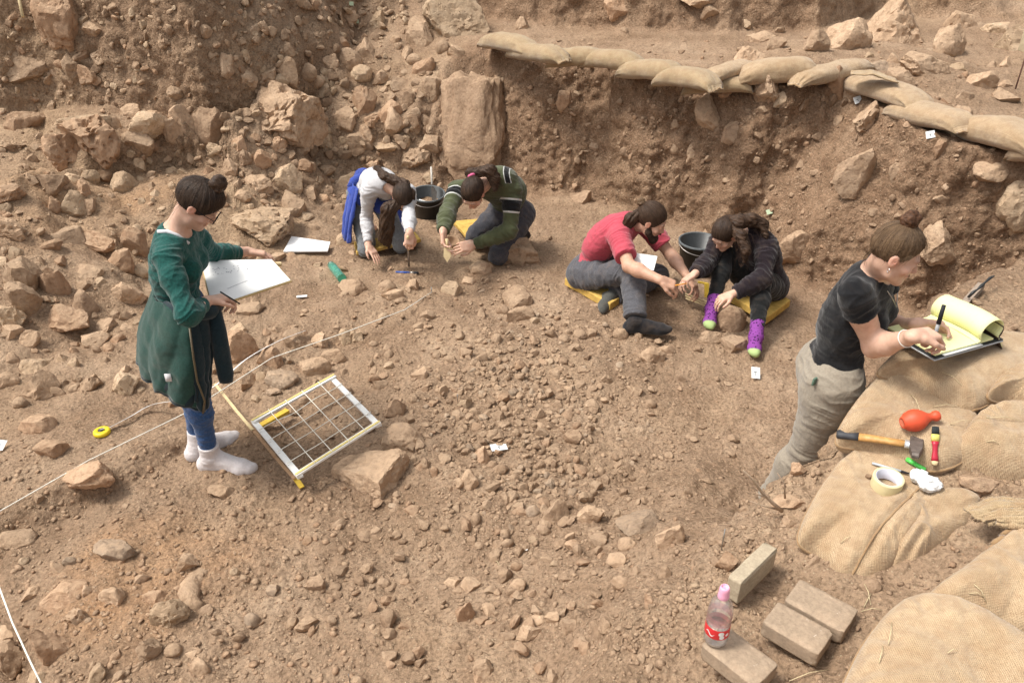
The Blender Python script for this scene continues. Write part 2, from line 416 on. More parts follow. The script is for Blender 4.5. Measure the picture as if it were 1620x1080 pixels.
az = np.concatenate([np.linspace(-64, -38, 60, endpoint=False), np.linspace(-38, 38, 640), np.linspace(38, 64, 61)[1:]]) * math.pi / 180
NC = len(az); NR = 660
rr = np.concatenate([np.geomspace(0.35, 14, 620), np.geomspace(14, 64, 24)[1:]])
A, R = np.meshgrid(az, rr, indexing='ij')
X = R * np.sin(A); Y = R * np.cos(A)
p3 = np.stack([X.ravel(), Y.ravel(), np.zeros(X.size)], 1)
wx = (fbm(p3 * 1.9 + 5, 4) * 0.085).reshape(X.shape); wy = (fbm(p3 * 1.9 + 55, 4) * 0.085).reshape(X.shape)
fadew = sstep(1.2, 3.0, R)
WX = X + wx * fadew; WY = Y + wy * fadew
Z = np.empty_like(X)
for i in range(NC):
    Z[i] = [tin_z(a, b) for a, b in zip(WX[i].tolist(), WY[i].tolist())]
# resample every ray of the fan evenly in size as seen from the photographer's stand
rs = np.empty((NC, NR)); zs = np.empty((NC, NR))
for i in range(NC):
    r = rr; z = Z[i]
    dist = np.sqrt(r[1:] ** 2 + (CAMZ - z[1:]) ** 2)
    dr = np.diff(r); dz = np.diff(z)
    el = np.arctan2(z - CAMZ, r); de = np.abs(np.diff(el))
    m = np.cumsum(np.concatenate([[0], de + 0.10 * np.hypot(dr, dz) / dist]))
    m += np.linspace(0, m[-1] * 0.1, len(m))
    q = np.linspace(0, m[-1], NR)
    rs[i] = np.interp(q, m, r); zs[i] = np.interp(q, m, z)
# smooth the parametrisation across neighbouring rays
for _ in range(3):
    r2 = rs.copy(); r2[1:-1] = (rs[:-2] + 2 * rs[1:-1] + rs[2:]) / 4; rs = r2
for i in range(NC): zs[i] = np.interp(rs[i], rr, Z[i])
X = rs * np.sin(az)[:, None]; Y = rs * np.cos(az)[:, None]
for _ in range(2):
    z2 = zs.copy(); z2[1:-1, 1:-1] = (zs[1:-1, 1:-1] * 4 + zs[:-2, 1:-1] + zs[2:, 1:-1] + zs[1:-1, :-2] + zs[1:-1, 2:]) / 8; zs = z2
G = np.stack([X, Y, zs], 2)
du = np.gradient(G, axis=0); dv = np.gradient(G, axis=1)
N = np.cross(dv, du); N /= np.linalg.norm(N, axis=2)[:, :, None] + 1e-12
N[N[:, :, 2] < 0] *= -1
steep = sstep(0.35, 0.75, 1 - np.abs(N[:, :, 2]))
steep_s = steep.copy()
for _ in range(6):
    t_ = steep_s.copy(); t_[1:-1, 1:-1] = (steep_s[:-2, 1:-1] + steep_s[2:, 1:-1] + steep_s[1:-1, :-2] + steep_s[1:-1, 2:]) / 4; steep_s = t_
g3 = G.reshape(-1, 3); dist = np.sqrt(g3[:, 0] ** 2 + g3[:, 1] ** 2)
far = 1 - sstep(14, 22, dist)
big = fbm(g3 * 1.3, 3) * 0.034 + fbm(g3 * 3.1 + 20, 3) * 0.016
med = fbm(g3 * 6 + 3, 4)
fine = fbm(g3 * 24 + 9, 4)
rg = sstep(-0.15, 0.45, fbm(g3 * 1.1 + 31, 3))          # where the ground is rubbly
d1, d2, idv = cell(np.stack([g3[:, 0] + g3[:, 2] * .7, g3[:, 1] + g3[:, 2] * .9], 1) * 11 + fine[:, None] * .25)
lump = np.clip(0.55 - d1, 0, 1) * (idv > 0.45) * idv
e1, e2, ie = cell(np.stack([g3[:, 0] + g3[:, 2] * .7, g3[:, 1] + g3[:, 2] * .9], 1) * 30 + fine[:, None] * .3)
clod = np.clip(0.5 - e1, 0, 1) * (ie > 0.35)
st = steep_s.ravel()
disp = big + med * (0.015 + 0.020 * st) + fine * (0.0055 + 0.008 * st) + lump * (0.012 + 0.035 * rg + 0.02 * st) + clod * (0.008 + 0.012 * rg + 0.008 * st)
disp *= far * sstep(0.6, 1.4, dist) * 1.0
g3 = g3 + N.reshape(-1, 3) * disp[:, None]
idx = np.arange(NC * NR).reshape(NC, NR)
faces = np.stack([idx[:-1, :-1], idx[:-1, 1:], idx[1:, 1:], idx[1:, :-1]], -1).reshape(-1, 4)
me_ground = mesh_from('ground', g3, faces)
if me_ground.polygons[0].normal.z < 0:
    me_ground.flip_normals()

def region(points, soft):
    """soft plan-view membership of a polygon given by ground points"""
    poly = np.array([(p.x, p.y) for p in points]); x = g3[:, 0]; y = g3[:, 1]
    inside = np.zeros(len(x), bool); dmin = np.full(len(x), 1e9)
    for k in range(len(poly)):
        a = poly[k - 1]; b = poly[k]
        with np.errstate(divide='ignore', invalid='ignore'):
            c = ((a[1] > y) != (b[1] > y)) & (x < (b[0] - a[0]) * (y - a[1]) / (b[1] - a[1] + 1e-12) + a[0])
        inside ^= c
        ab = b - a; t = np.clip(((x - a[0]) * ab[0] + (y - a[1]) * ab[1]) / (ab @ ab), 0, 1)
        dmin = np.minimum(dmin, np.hypot(x - a[0] - t * ab[0], y - a[1] - t * ab[1]))
    sd = np.where(inside, dmin, -dmin) + fbm(g3 * 2.5 + 70, 3) * 0.12
    return sstep(-soft, soft, sd)
wall_zone = region([wall_base[k] + Vector((0, -.12, 0)) for k in range(10)] + [Vector(wall_base[10])] + [wall_top[k] + Vector((0, .25, 0)) for k in range(12, -1, -1)], 0.14)
lbank = region([lfoot[0], lfoot[1] + Vector((0, -.2, 0)), lfoot[2] + Vector((0, -.15, 0)), lfoot[3] + Vector((0, -.1, 0)), ltop[3], ltop[2] + Vector((0, .4, 0)), ltop[0]], 0.12)
strata = (g3[:, 2] > 1.15) * 0.25
trench = region([P(1150, 385), P(1250, 400), P(1480, 470), Vector((4, 4.6, 0)), Vector((4, 3.9, 0)), Vector((1.9, 3.2, 0)), Vector((1.5, 3.3, 0)), P(1300, 560)], 0.25)
work = region([P(640, 300), P(860, 300), P(860, 400), P(700, 440), P(620, 440)], 0.3)
bankm = region([bank_foot[0] + Vector((0, -.1, 0)), bank_foot[2] + Vector((0, -.1, 0)), bank_foot[4] + Vector((0, -.1, 0)), bank_top[4] + Vector((0, .5, 0)), bank_top[0] + Vector((0, .5, 0))], 0.15)
damp = np.clip(wall_zone * 0.80 + lbank * 0.45 + trench * 0.55 + work * 0.25 + bankm * 0.7 + st * 0.22 * (g3[:, 0] > -.5), 0, 1)
damp = np.clip(damp * (0.85 + 0.3 * med), 0, 1)
burnt = np.clip(region([P(100, 960), P(170, 860), P(300, 830), P(400, 880), P(330, 960), P(250, 1010), P(120, 1060)], 0.2) * 0.55 + region([P(0, 480, .1), P(240, 400, .1), P(230, 320, .3), P(0, 380, .4)], 0.25) * 0.25
                + region([P(0, 340, .5), P(0, 300, .6), P(240, 260, .5), P(330, 300, .4), P(200, 330, .4)], 0.2) * 0.35, 0, 1)
baulk = region([edge[k] for k in range(9)] + [Vector((3, 2, 1)), Vector((1, 1.2, .7))], 0.1)
pale = np.clip(region([P(330, 320, .25), P(480, 320, .2), P(480, 390, .1), P(340, 390, .1)], .15) * .7 + region([P(0, 150, .85), P(150, 150, .85), P(150, 300, .7), P(0, 340, .5)], .3) * .45 + 0.22 * baulk + 0.25 * sstep(.1, .6, fbm(g3 * .9 + 90, 3)), 0, 1) * (1 - damp * .6)
zc = np.stack([damp, burnt, pale, np.ones(len(damp))], 1).astype(np.float32)
at = me_ground.color_attributes.new('zone', 'FLOAT_COLOR', 'POINT'); at.data.foreach_set('color', zc.ravel())
M_SOIL = soil_mat()
ground = tag(link('ground', me_ground, M_SOIL), kind='structure')
# a coarser copy of the surface for standing things on it
g4 = g3.reshape(NC, NR, 3)[::2, ::2]; n1, n2 = g4.shape[:2]
ix = np.arange(n1 * n2).reshape(n1, n2)
f4 = np.stack([ix[:-1, :-1], ix[:-1, 1:], ix[1:, 1:], ix[1:, :-1]], -1).reshape(-1, 4)
GB = BVHTree.FromPolygons([Vector(v) for v in g4.reshape(-1, 3).tolist()], f4.tolist())
def hit(px, py):
    h = GB.ray_cast(CAM, ray(px, py).normalized())
    return (h[0], h[1]) if h[0] is not None else (P(px, py, 0), Vector((0, 0, 1)))
def gz(x, y):
    h = GB.ray_cast(Vector((x, y, 6)), DOWN)
    return h[0].z if h[0] is not None else 0.0
# ------------------------------------------------------------------ stones
def ico(sub):
    bm = bmesh.new(); bmesh.ops.create_icosphere(bm, subdivisions=sub, radius=1.0)
    bm.verts.ensure_lookup_table(); bm.verts.index_update()
    v = np.array([x.co[:] for x in bm.verts]); f = np.array([[x.index for x in q.verts] for q in bm.faces]); bm.free(); return v, f
ICO = {k: ico(k) for k in (1, 2, 3, 4, 5)}
def rock_shape(seed, sub=4, dims=(1, 1, .7), ncut=13, cutlo=.55, cuthi=.9, rough=.05, pits=0.0, roundish=0.0):
    r = np.random.default_rng(seed); v, f = ICO[sub]; v = v.copy() * 1.0
    v *= (1 + 0.18 * perlin(v * 1.3 + seed * 3.1))[:, None]
    for _ in range(ncut):
        n = r.normal(size=3); n /= np.linalg.norm(n); d = r.uniform(cutlo, cuthi) + roundish * .25
        s = v @ n - d; m = s > 0
        v[m] -= np.outer(s[m] * (0.94 - .35 * roundish), n)
    v /= np.abs(v).max(0)
    nn = v / (np.linalg.norm(v, axis=1)[:, None] + 1e-9)
    disp = fbm(v * 2.2 + seed, 4) * rough + fbm(v * 7 + seed, 3) * rough * .45
    if pits > 0:
        q = fbm(v * 3.7 + seed * 2, 4); disp = disp - pits * sstep(.12, .55, q)
    v = v + nn * disp[:, None]
    return v * np.array(dims), f
ROCKM = {'tan': rock_mat('tan_limestone', (0.355, 0.238, 0.152, 1), (0.450, 0.314, 0.210, 1), (0.540, 0.392, 0.270, 1)),
         'pale': rock_mat('pale_limestone', (0.43, 0.305, 0.198, 1), (0.53, 0.388, 0.260, 1), (0.62, 0.472, 0.330, 1), .45),
         'red': rock_mat('reddish_stone', (0.350, 0.215, 0.130, 1), (0.440, 0.283, 0.180, 1), (0.51, 0.355, 0.240, 1), .15),
         'grey': rock_mat('greyish_stone', (0.315, 0.232, 0.166, 1), (0.390, 0.295, 0.215, 1), (0.46, 0.360, 0.265, 1), .2),
         'brown': rock_mat('earthy_brown_stone', (0.275, 0.178, 0.112, 1), (0.355, 0.240, 0.158, 1), (0.43, 0.300, 0.202, 1), .2)}
protos = {}
def proto_mesh(kind, k, mat):
    key = (kind, k, mat)
    if key not in protos:
        sb = 3
        if kind == 'ang': v, f = rock_shape(100 + k, sb, (1, 1, 1), 11, .42, .72, .07)
        elif kind == 'rnd': v, f = rock_shape(200 + k, 3, (1, 1, 1), 9, .7, .95, .05, 0, .8)
        elif kind == 'flat': v, f = rock_shape(300 + k, sb, (1, 1, 1), 12, .40, .70, .07)
        me = mesh_from('stone', v, f); me.set_sharp_from_angle(angle=.5); me.materials.append(ROCKM[mat]); protos[key] = me
    return protos[key]
def place_stone(px, py, w, h, mat='tan', kind='ang', label=None, group=None, big=False, pits=0.0, rot=None, sink=None, asp=None, name=None, seed=None, ncut=None, lift=0.0, at=None):
    """a stone whose outline is about w by h pixels in the photograph, seated in the ground where it stands"""
    foot, n = hit(px, py + h * 0.28) if at is None else (Vector(at), Vector((0, 0, 1)))
    t = depth_of(foot); s = F / t
    W = w / s; el = math.atan2(CAMZ - foot.z, foot.y)
    # visible height of an ellipsoid of depth D and height Hh: sqrt((D sin)^2+(Hh cos)^2)
    Hpix = h / s
    D = asp * W if asp else W * random.uniform(.7, .95)
    hh = Hpix ** 2 - (D * math.sin(el) * .92) ** 2
    if hh < (0.3 * W) ** 2:
        hh = (0.34 * W) ** 2; D = max(0.4 * W, math.sqrt(max(Hpix ** 2 - hh * math.cos(el) ** 2, 0.001 * W * W)) / math.sin(el)); D = min(D, 1.1 * W)
        Hh = math.sqrt(hh)
    else: Hh = math.sqrt(hh) / math.cos(el)
    Hh = min(Hh * 1.35, 1.5 * W, 1.9 * Hpix)
    seed = seed if seed is not None else int(px * 7 + py * 13)
    if big:
        sub = 5 if w > 70 else 4
        v, f = rock_shape(seed, sub, (1, 1, 1), ncut or 12, .44, .78, .075, pits, 0.0 if kind != 'rnd' else .7)
        me = mesh_from('stone', v, f); me.set_sharp_from_angle(angle=.45); me.materials.append(ROCKM[mat])
    else: me = proto_mesh(kind, seed % 12, mat)
    o = link(name or ('boulder' if W > .30 else 'stone'), me)
    sk = 0.46 if sink is None else sink
    Hh *= 1.12
    c = Vector(foot) + Vector((0, D * .30, 0)) if at is None else Vector(foot)
    c.z = min(max(foot.z, gz(c.x, c.y)), foot.z + Hh * .4) if at is None else foot.z
    o.location = (c.x, c.y, c.z + Hh * (0.5 - sk) + lift)
    k_ = 1.20 if big else 1.10
    o.scale = (W / 2 * k_, D / 2 * k_, Hh / 2 * (1.1 if big else 1.0))
    o.rotation_euler = rot if rot is not None else (random.uniform(-.15, .15), random.uniform(-.15, .15), random.uniform(-.3, .3))
    return tag(o, label, 'boulder' if (name or '') == 'boulder' or W > .30 else 'stone', group)

BIG = [  # px, py, w, h, material, kind, pits, label
 (100, 55, 72, 74, 'red', 'ang', .05, 'squarish orange-brown block jutting from the bank at the upper left corner'),
 (37, 130, 80, 44, 'tan', 'flat', .0, 'long flat pale slab slanting out of the bank below the squarish block'),
 (115, 118, 32, 36, 'tan', 'ang', .0, 'upright stone between the slanting slab and the dark bank'),
 (437, 177, 118, 68, 'tan', 'ang', .14, 'large pitted boulder on top of the rubble wall behind the standing woman'),
 (357, 118, 30, 26, 'tan', 'ang', 0, 'angular block at the foot of the dark bank corner'),
 (391, 138, 30, 24, 'tan', 'rnd', 0, 'roundish block just above the large pitted boulder'),
 (452, 131, 34, 32, 'tan', 'ang', 0, 'pointed stone standing behind the large pitted boulder'),
 (488, 120, 26, 20, 'tan', 'rnd', 0, 'small rounded stone right of the pointed stone'),
 (207, 177, 34, 19, 'tan', 'rnd', 0, 'oval stone lying behind the rubble wall top'),
 (113, 200, 42, 26, 'pale', 'ang', 0, 'pale flat-topped stone at the left end of the rubble wall'),
 (153, 200, 40, 20, 'pale', 'ang', 0, 'pale low stone second from the left end of the rubble wall'),
 (180, 196, 18, 22, 'tan', 'rnd', 0, 'small upright oval stone on the rubble wall'),
 (243, 190, 38, 24, 'tan', 'ang', 0, 'tilted stone behind the long pale wall stone'),
 (233, 212, 70, 36, 'pale', 'ang', .03, 'long pale angular stone crowning the rubble wall'),
 (285, 197, 36, 40, 'tan', 'ang', 0, 'tall brown stone in the middle of the rubble wall'),
 (141, 233, 82, 62, 'red', 'ang', .20, 'deeply pitted reddish rock in the face of the rubble wall'),
 (98, 257, 52, 46, 'red', 'ang', .18, 'pitted orange rock left of the deeply pitted reddish rock'),
 (212, 239, 52, 40, 'tan', 'ang', 0, 'squared stone with a flat face beside the pitted reddish rock'),
 (180, 237, 18, 36, 'tan', 'ang', 0, 'thin upright stone wedged into the rubble wall'),
 (272, 218, 36, 30, 'tan', 'ang', .05, 'rough stone right of the long pale wall stone'),
 (333, 215, 42, 40, 'brown', 'ang', .06, 'brown block at the right end of the rubble wall'),
 (113, 283, 24, 14, 'pale', 'rnd', 0, 'small pale pebble under the pitted reddish rock, left of two'),
 (138, 279, 28, 16, 'pale', 'rnd', 0, 'small pale pebble under the pitted reddish rock, right of two'),
 (367, 267, 24, 22, 'tan', 'ang', 0, 'small stone above the head of the standing woman'),
 (467, 213, 24, 20, 'tan', 'ang', 0, 'small stone directly under the large pitted boulder'),
 (323, 58, 24, 16, 'tan', 'rnd', 0, 'pale stone stuck in the dark bank near its top'),
 (263, 76, 22, 14, 'brown', 'ang', 0, 'brown stone stuck in the middle of the dark bank'),
 (278, 155, 24, 16, 'tan', 'rnd', 0, 'rounded stone at the foot of the dark bank'),
 (420, 357, 128, 52, 'pale', 'flat', .12, 'broad rough low rock ledge beyond the drawing board'),
 (463, 328, 36, 32, 'tan', 'ang', 0, 'angular stone at the back edge of the rough rock ledge'),
 (728, 34, 96, 74, 'pale', 'ang', .06, 'large pale boulder at the left end of the sandbag row'),
 (667, 57, 44, 54, 'tan', 'ang', .05, 'rounded boulder left of the large pale boulder'),
 (578, 80, 34, 32, 'tan', 'ang', .04, 'block in the rubble face above the stone heap'),
 (553, 103, 34, 28, 'tan', 'rnd', 0, 'stone below the block in the rubble face'),
 (572, 121, 32, 20, 'pale', 'rnd', 0, 'pale rounded stone topping the upright column-like rock'),
 (577, 158, 34, 60, 'red', 'ang', .08, 'upright column-like rock in the rubble terrace'),
 (647, 157, 20, 38, 'tan', 'ang', 0, 'narrow upright stone left of the big leaning slab'),
 (627, 210, 38, 34, 'tan', 'ang', 0, 'cubic stone at the foot of the rubble terrace'),
 (656, 207, 20, 22, 'brown', 'ang', 0, 'small brown stone between the cubic stone and the leaning slab'),
 (566, 242, 30, 24, 'tan', 'ang', 0, 'stone behind the woman with the long dark hair, left of a flat one'),
 (606, 238, 40, 16, 'pale', 'flat', 0, 'flat thin stone lying tilted on the rubble terrace'),
 (893, 163, 22, 28, 'red', 'ang', 0, 'orange stone stuck in the earth wall below the sandbags'),
 (753, 248, 20, 24, 'tan', 'ang', 0, 'small upright stone at the foot of the leaning slab'),
 (737, 223, 22, 24, 'tan', 'ang', 0, 'squared stone in front of the leaning slab'),
 (973, 33, 38, 34, 'red', 'ang', .05, 'orange boulder on the upper terrace behind the sandbags'),
 (827, 40, 20, 18, 'tan', 'ang', 0, 'small stone right behind the first sandbags'),
 (922, 313, 28, 24, 'brown', 'ang', 0, 'brown stone on the pit floor behind the man in red'),
 (1122, 204, 40, 46, 'tan', 'ang', 0, 'angular pale block set high in the earth wall'),
 (1157, 216, 26, 26, 'brown', 'ang', 0, 'brown stone right of the angular pale block in the wall'),
 (1322, 138, 42, 44, 'red', 'ang', 0, 'reddish block propped under the bend of the sandbag row'),
 (1355, 290, 58, 48, 'tan', 'ang', 0, 'large smooth block in the earth wall above the writing woman'),
 (1342, 64, 70, 44, 'tan', 'rnd', .05, 'rounded boulder directly behind the raised sandbag'),
 (1423, 44, 118, 74, 'tan', 'ang', .09, 'largest craggy boulder at the top right'),
 (1522, 34, 46, 40, 'tan', 'ang', .04, 'lump of rock right of the largest craggy boulder'),
 (1507, 74, 58, 50, 'tan', 'ang', .05, 'conical boulder in front of the lump of rock at the top right'),
 (1470, 108, 78, 34, 'tan', 'flat', .04, 'low flat rock in the ground behind the sloping sandbags'),
 (1427, 125, 42, 30, 'tan', 'ang', 0, 'stone just behind the folded sandbag'),
 (1393, 106, 28, 20, 'grey', 'ang', 0, 'grey stone between the sandbag row and the low flat rock'),
 (1293, 71, 36, 32, 'tan', 'ang', 0, 'jagged stone left of the rounded boulder'),
 (1207, 61, 38, 18, 'tan', 'ang', 0, 'low pale stone behind the raised sandbags'),
 (1230, 69, 30, 22, 'tan', 'ang', 0, 'small stone right of the low pale stone behind the sandbags'),
 (1560, 130, 44, 26, 'tan', 'ang', .04, 'rough stone beyond the descending sandbags'),
 (1578, 46, 40, 18, 'pale', 'ang', .04, 'yellowish flat stone near the top right corner'),
 (1530, 153, 30, 20, 'tan', 'ang', 0, 'small stone just above the lowest upper sandbag'),
 (1590, 154, 40, 24, 'tan', 'ang', 0, 'stone at the foot of the rod with the wooden block'),
 (1573, 278, 60, 26, 'tan', 'ang', 0, 'wide stone in the earth wall under the last sandbag'),
 (1606, 352, 62, 66, 'pale', 'rnd', .09, 'pale yellowish boulder at the right edge above the notebook'),
 (1417, 270, 20, 36, 'tan', 'ang', 0, 'narrow upright stone in the earth wall, left of two'),
 (1483, 243, 20, 36, 'red', 'ang', 0, 'narrow reddish stone in the earth wall under the sloping sandbag'),
 (1497, 304, 18, 26, 'tan', 'ang', 0, 'small stone in the earth wall right of the narrow upright stone'),
 (1472, 414, 82, 54, 'tan', 'ang', .02, 'big slanting slab in the wall right beside the face of the writing woman'),
 (1147, 157, 26, 18, 'red', 'ang', 0, 'small reddish stone under the sagging sandbags'),
 (1107, 10, 60, 20, 'tan', 'ang', 0, 'stones of the far bank at the top edge'),
 (1120, 28, 30, 16, 'tan', 'ang', 0, 'stone at the foot of the far bank'),
 (1093, 258, 28, 24, 'tan', 'ang', 0, 'stone in the earth wall below the angular pale block'),
 (1255, 405, 46, 44, 'brown', 'ang', .05, 'dark bulging stone in the wall foot right of the dark-clothed woman'),
 (30, 442, 62, 46, 'tan', 'ang', 0, 'pale angular block at the left edge beside the stone step'),
 (37, 482, 48, 48, 'tan', 'ang', 0, 'upright block under the pale angular block at the left edge'),
 (88, 450, 48, 46, 'red', 'ang', 0, 'leaning brown block in the stone step at the left'),
 (197, 467, 62, 34, 'tan', 'ang', 0, 'oblong slab lying diagonally left of the standing woman'),
 (100, 514, 78, 40, 'red', 'ang', 0, 'smooth flat-topped reddish stone at the left'),
 (145, 537, 44, 30, 'tan', 'ang', 0, 'low stone right of the smooth flat-topped reddish stone'),
 (187, 413, 42, 34, 'red', 'ang', 0, 'stone behind the oblong slab'),
 (217, 383, 42, 72, 'red', 'ang', .02, 'tall orange block standing right behind the standing woman'),
 (150, 386, 74, 24, 'red', 'flat', .05, 'long low edging stone of the upper step'),
 (77, 390, 32, 14, 'red', 'flat', 0, 'short dark edging stone left of the long one'),
 (57, 673, 50, 30, 'red', 'ang', 0, 'angular stone on the floor left of the yellow measuring tape'),
 (73, 712, 46, 30, 'red', 'flat', 0, 'flat brown stone below the angular stone at the left'),
 (383, 553, 58, 46, 'red', 'ang', .05, 'rough brown rock right of the hanging jacket sleeve'),
 (430, 566, 44, 38, 'red', 'ang', 0, 'block with a sharp edge under the white tape end'),
 (463, 539, 38, 22, 'tan', 'ang', 0, 'flat stone at the end of the white tape'),
 (493, 581, 52, 32, 'tan', 'ang', 0, 'stone right behind the top corner of the string frame'),
 (443, 603, 46, 24, 'grey', 'rnd', 0, 'rounded grey-brown stone above the string frame'),
 (432, 620, 22, 11, 'grey', 'rnd', 0, 'small oval grey stone beside the string frame'),
 (387, 490, 46, 22, 'tan', 'ang', 0, 'buried stone below the drawing board'),
 (563, 456, 48, 24, 'tan', 'flat', 0, 'flat angular stone below the green plastic cup'),
 (620, 468, 32, 17, 'tan', 'ang', 0, 'low stone right of the flat angular stone'),
 (828, 408, 64, 44, 'tan', 'ang', .14, 'craggy rock in front of the knee of the man in the olive sweater'),
 (817, 474, 42, 30, 'tan', 'ang', 0, 'sharp-edged stone in the middle of the pit below the craggy rock'),
 (760, 427, 30, 18, 'tan', 'rnd', 0, 'low rounded stone left of the craggy rock'),
 (717, 460, 34, 20, 'pale', 'ang', 0, 'pale chunky stone near the end of the string'),
 (823, 501, 38, 22, 'tan', 'ang', 0, 'rounded stone below the sharp-edged stone'),
 (1158, 511, 54, 40, 'brown', 'rnd', 0, 'big smooth brown stone between the feet of the dark-clothed woman'),
 (1127, 533, 38, 22, 'tan', 'ang', 0, 'flat-topped stone under the purple sock'),
 (1160, 546, 36, 26, 'tan', 'ang', 0, 'angular stone below the big smooth brown stone'),
 (1033, 565, 36, 24, 'tan', 'rnd', 0, 'round stone below the black sock of the man in red'),
 (585, 756, 112, 66, 'tan', 'ang', .03, 'large flat-topped boulder below the string frame'),
 (640, 697, 64, 40, 'tan', 'rnd', .05, 'low boulder right of the string frame corner'),
 (628, 648, 36, 28, 'brown', 'ang', .03, 'brown stone right of the string frame'),
 (23, 853, 54, 32, 'tan', 'rnd', 0, 'smooth oval stone at the left edge'),
 (133, 757, 80, 38, 'red', 'ang', .03, 'stone crossed by the string in the lower left'),
 (353, 778, 44, 24, 'tan', 'ang', 0, 'angular stone below the white sock'),
 (182, 872, 66, 34, 'grey', 'flat', 0, 'smooth grey slab sunk in the orange earth'),
 (100, 940, 64, 42, 'red', 'ang', 0, 'jutting angular stone with a dark side in the lower left'),
 (292, 893, 32, 24, 'tan', 'ang', 0, 'stone touching the curved clay rim'),
 (237, 1030, 34, 30, 'tan', 'ang', 0, 'blocky stone near the bottom edge at the lower left'),
 (315, 1058, 28, 26, 'tan', 'rnd', 0, 'small blunt stone at the bottom edge right of the blocky stone'),
 (267, 978, 54, 42, 'pale', 'ang', .12, 'pale crumbling rock below the curved clay rim'),
 (78, 1030, 54, 52, 'red', 'ang', .06, 'orange crumbling rock beside the lower left string'),
 (13, 1050, 52, 50, 'tan', 'ang', .04, 'rock in the dark hollow at the bottom left corner'),
 (878, 812, 40, 32, 'tan', 'ang', 0, 'five-sided flat stone in the stone scatter right of centre'),
 (934, 816, 42, 26, 'tan', 'ang', 0, 'wedge-shaped stone right of the five-sided stone'),
 (1013, 828, 66, 40, 'grey', 'ang', 0, 'large greyish stone at the right of the floor scatter'),
 (1060, 850, 42, 34, 'tan', 'ang', 0, 'stone right of the large greyish stone'),
 (743, 763, 28, 26, 'tan', 'rnd', 0, 'egg-shaped stone below the little white card'),
 (763, 724, 26, 24, 'red', 'ang', 0, 'cube-like stone touching the little white card'),
 (738, 971, 30, 28, 'red', 'ang', 0, 'chunky pale-brown stone low in the middle of the floor'),
 (767, 1060, 34, 26, 'tan', 'ang', 0, 'stone at the bottom edge near the middle'),
 (840, 1003, 36, 24, 'tan', 'ang', 0, 'pointed low stone near the bottom, left of the brick ledge'),
 (1250, 797, 46, 22, 'red', 'flat', 0, 'flat orange stone at the root of the dry twig'),
 (1249, 826, 24, 20, 'tan', 'ang', 0, 'small stone under the flat orange stone'),
 (1262, 742, 22, 32, 'red', 'ang', 0, 'upright orange stone in the loose dirt by the trouser leg'),
 (1558, 768, 64, 30, 'brown', 'ang', 0, 'brown stone under the sandbags near the crumpled paper'),
 (1380, 928, 28, 20, 'brown', 'ang', 0, 'brown stone under the knotted sandbag, beside the bricks'),
 (1150, 888, 30, 34, 'red', 'ang', 0, 'knobbly reddish stone beside the upright brick'),
 (1148, 957, 14, 12, 'pale', 'ang', 0, 'little pale chip left of the upright brick'),
]
for (px, py, w, h, m, k, pit, lab) in BIG:
    place_stone(px, py, w, h, m, k, lab, None, big=True, pits=pit, ncut=None)
# the great leaning slab in the corner of the earth wall
sl = P(742, 292, .06); top = P(748, 100, 1.10)
v, f = rock_shape(77, 5, (1, 1, 1), 11, .66, .92, .08, .08)
v = np.sign(v) * np.abs(v) ** .76
zz = v[:, 2]; v[:, 0] = v[:, 0] * (1.0 - .10 * np.clip(zz, -1, 1)) + .10 * sstep(.4, 1.1, zz) * (v[:, 0] > 0)
v[:, 2] -= .22 * sstep(0.1, -1, v[:, 0]) * sstep(.2, 1, zz)
v = v + (v / np.linalg.norm(v, axis=1)[:, None]) * (fbm(v * 2.2 + 4, 5) * .11)[:, None]
o = link('boulder', mesh_from('boulder', v, f), ROCKM['brown'])
ax = (top - sl); L = ax.length
o.location = (sl + top) / 2 + Vector((0, .02, -.02)); o.scale = (.36, .16, L / 2 * 1.05)
o.rotation_euler = (-math.atan2(ax.y, ax.z) * 1.0, 0.02, 0.0)
tag(o, 'huge upright slab leaning in the corner of the earth wall', 'boulder')

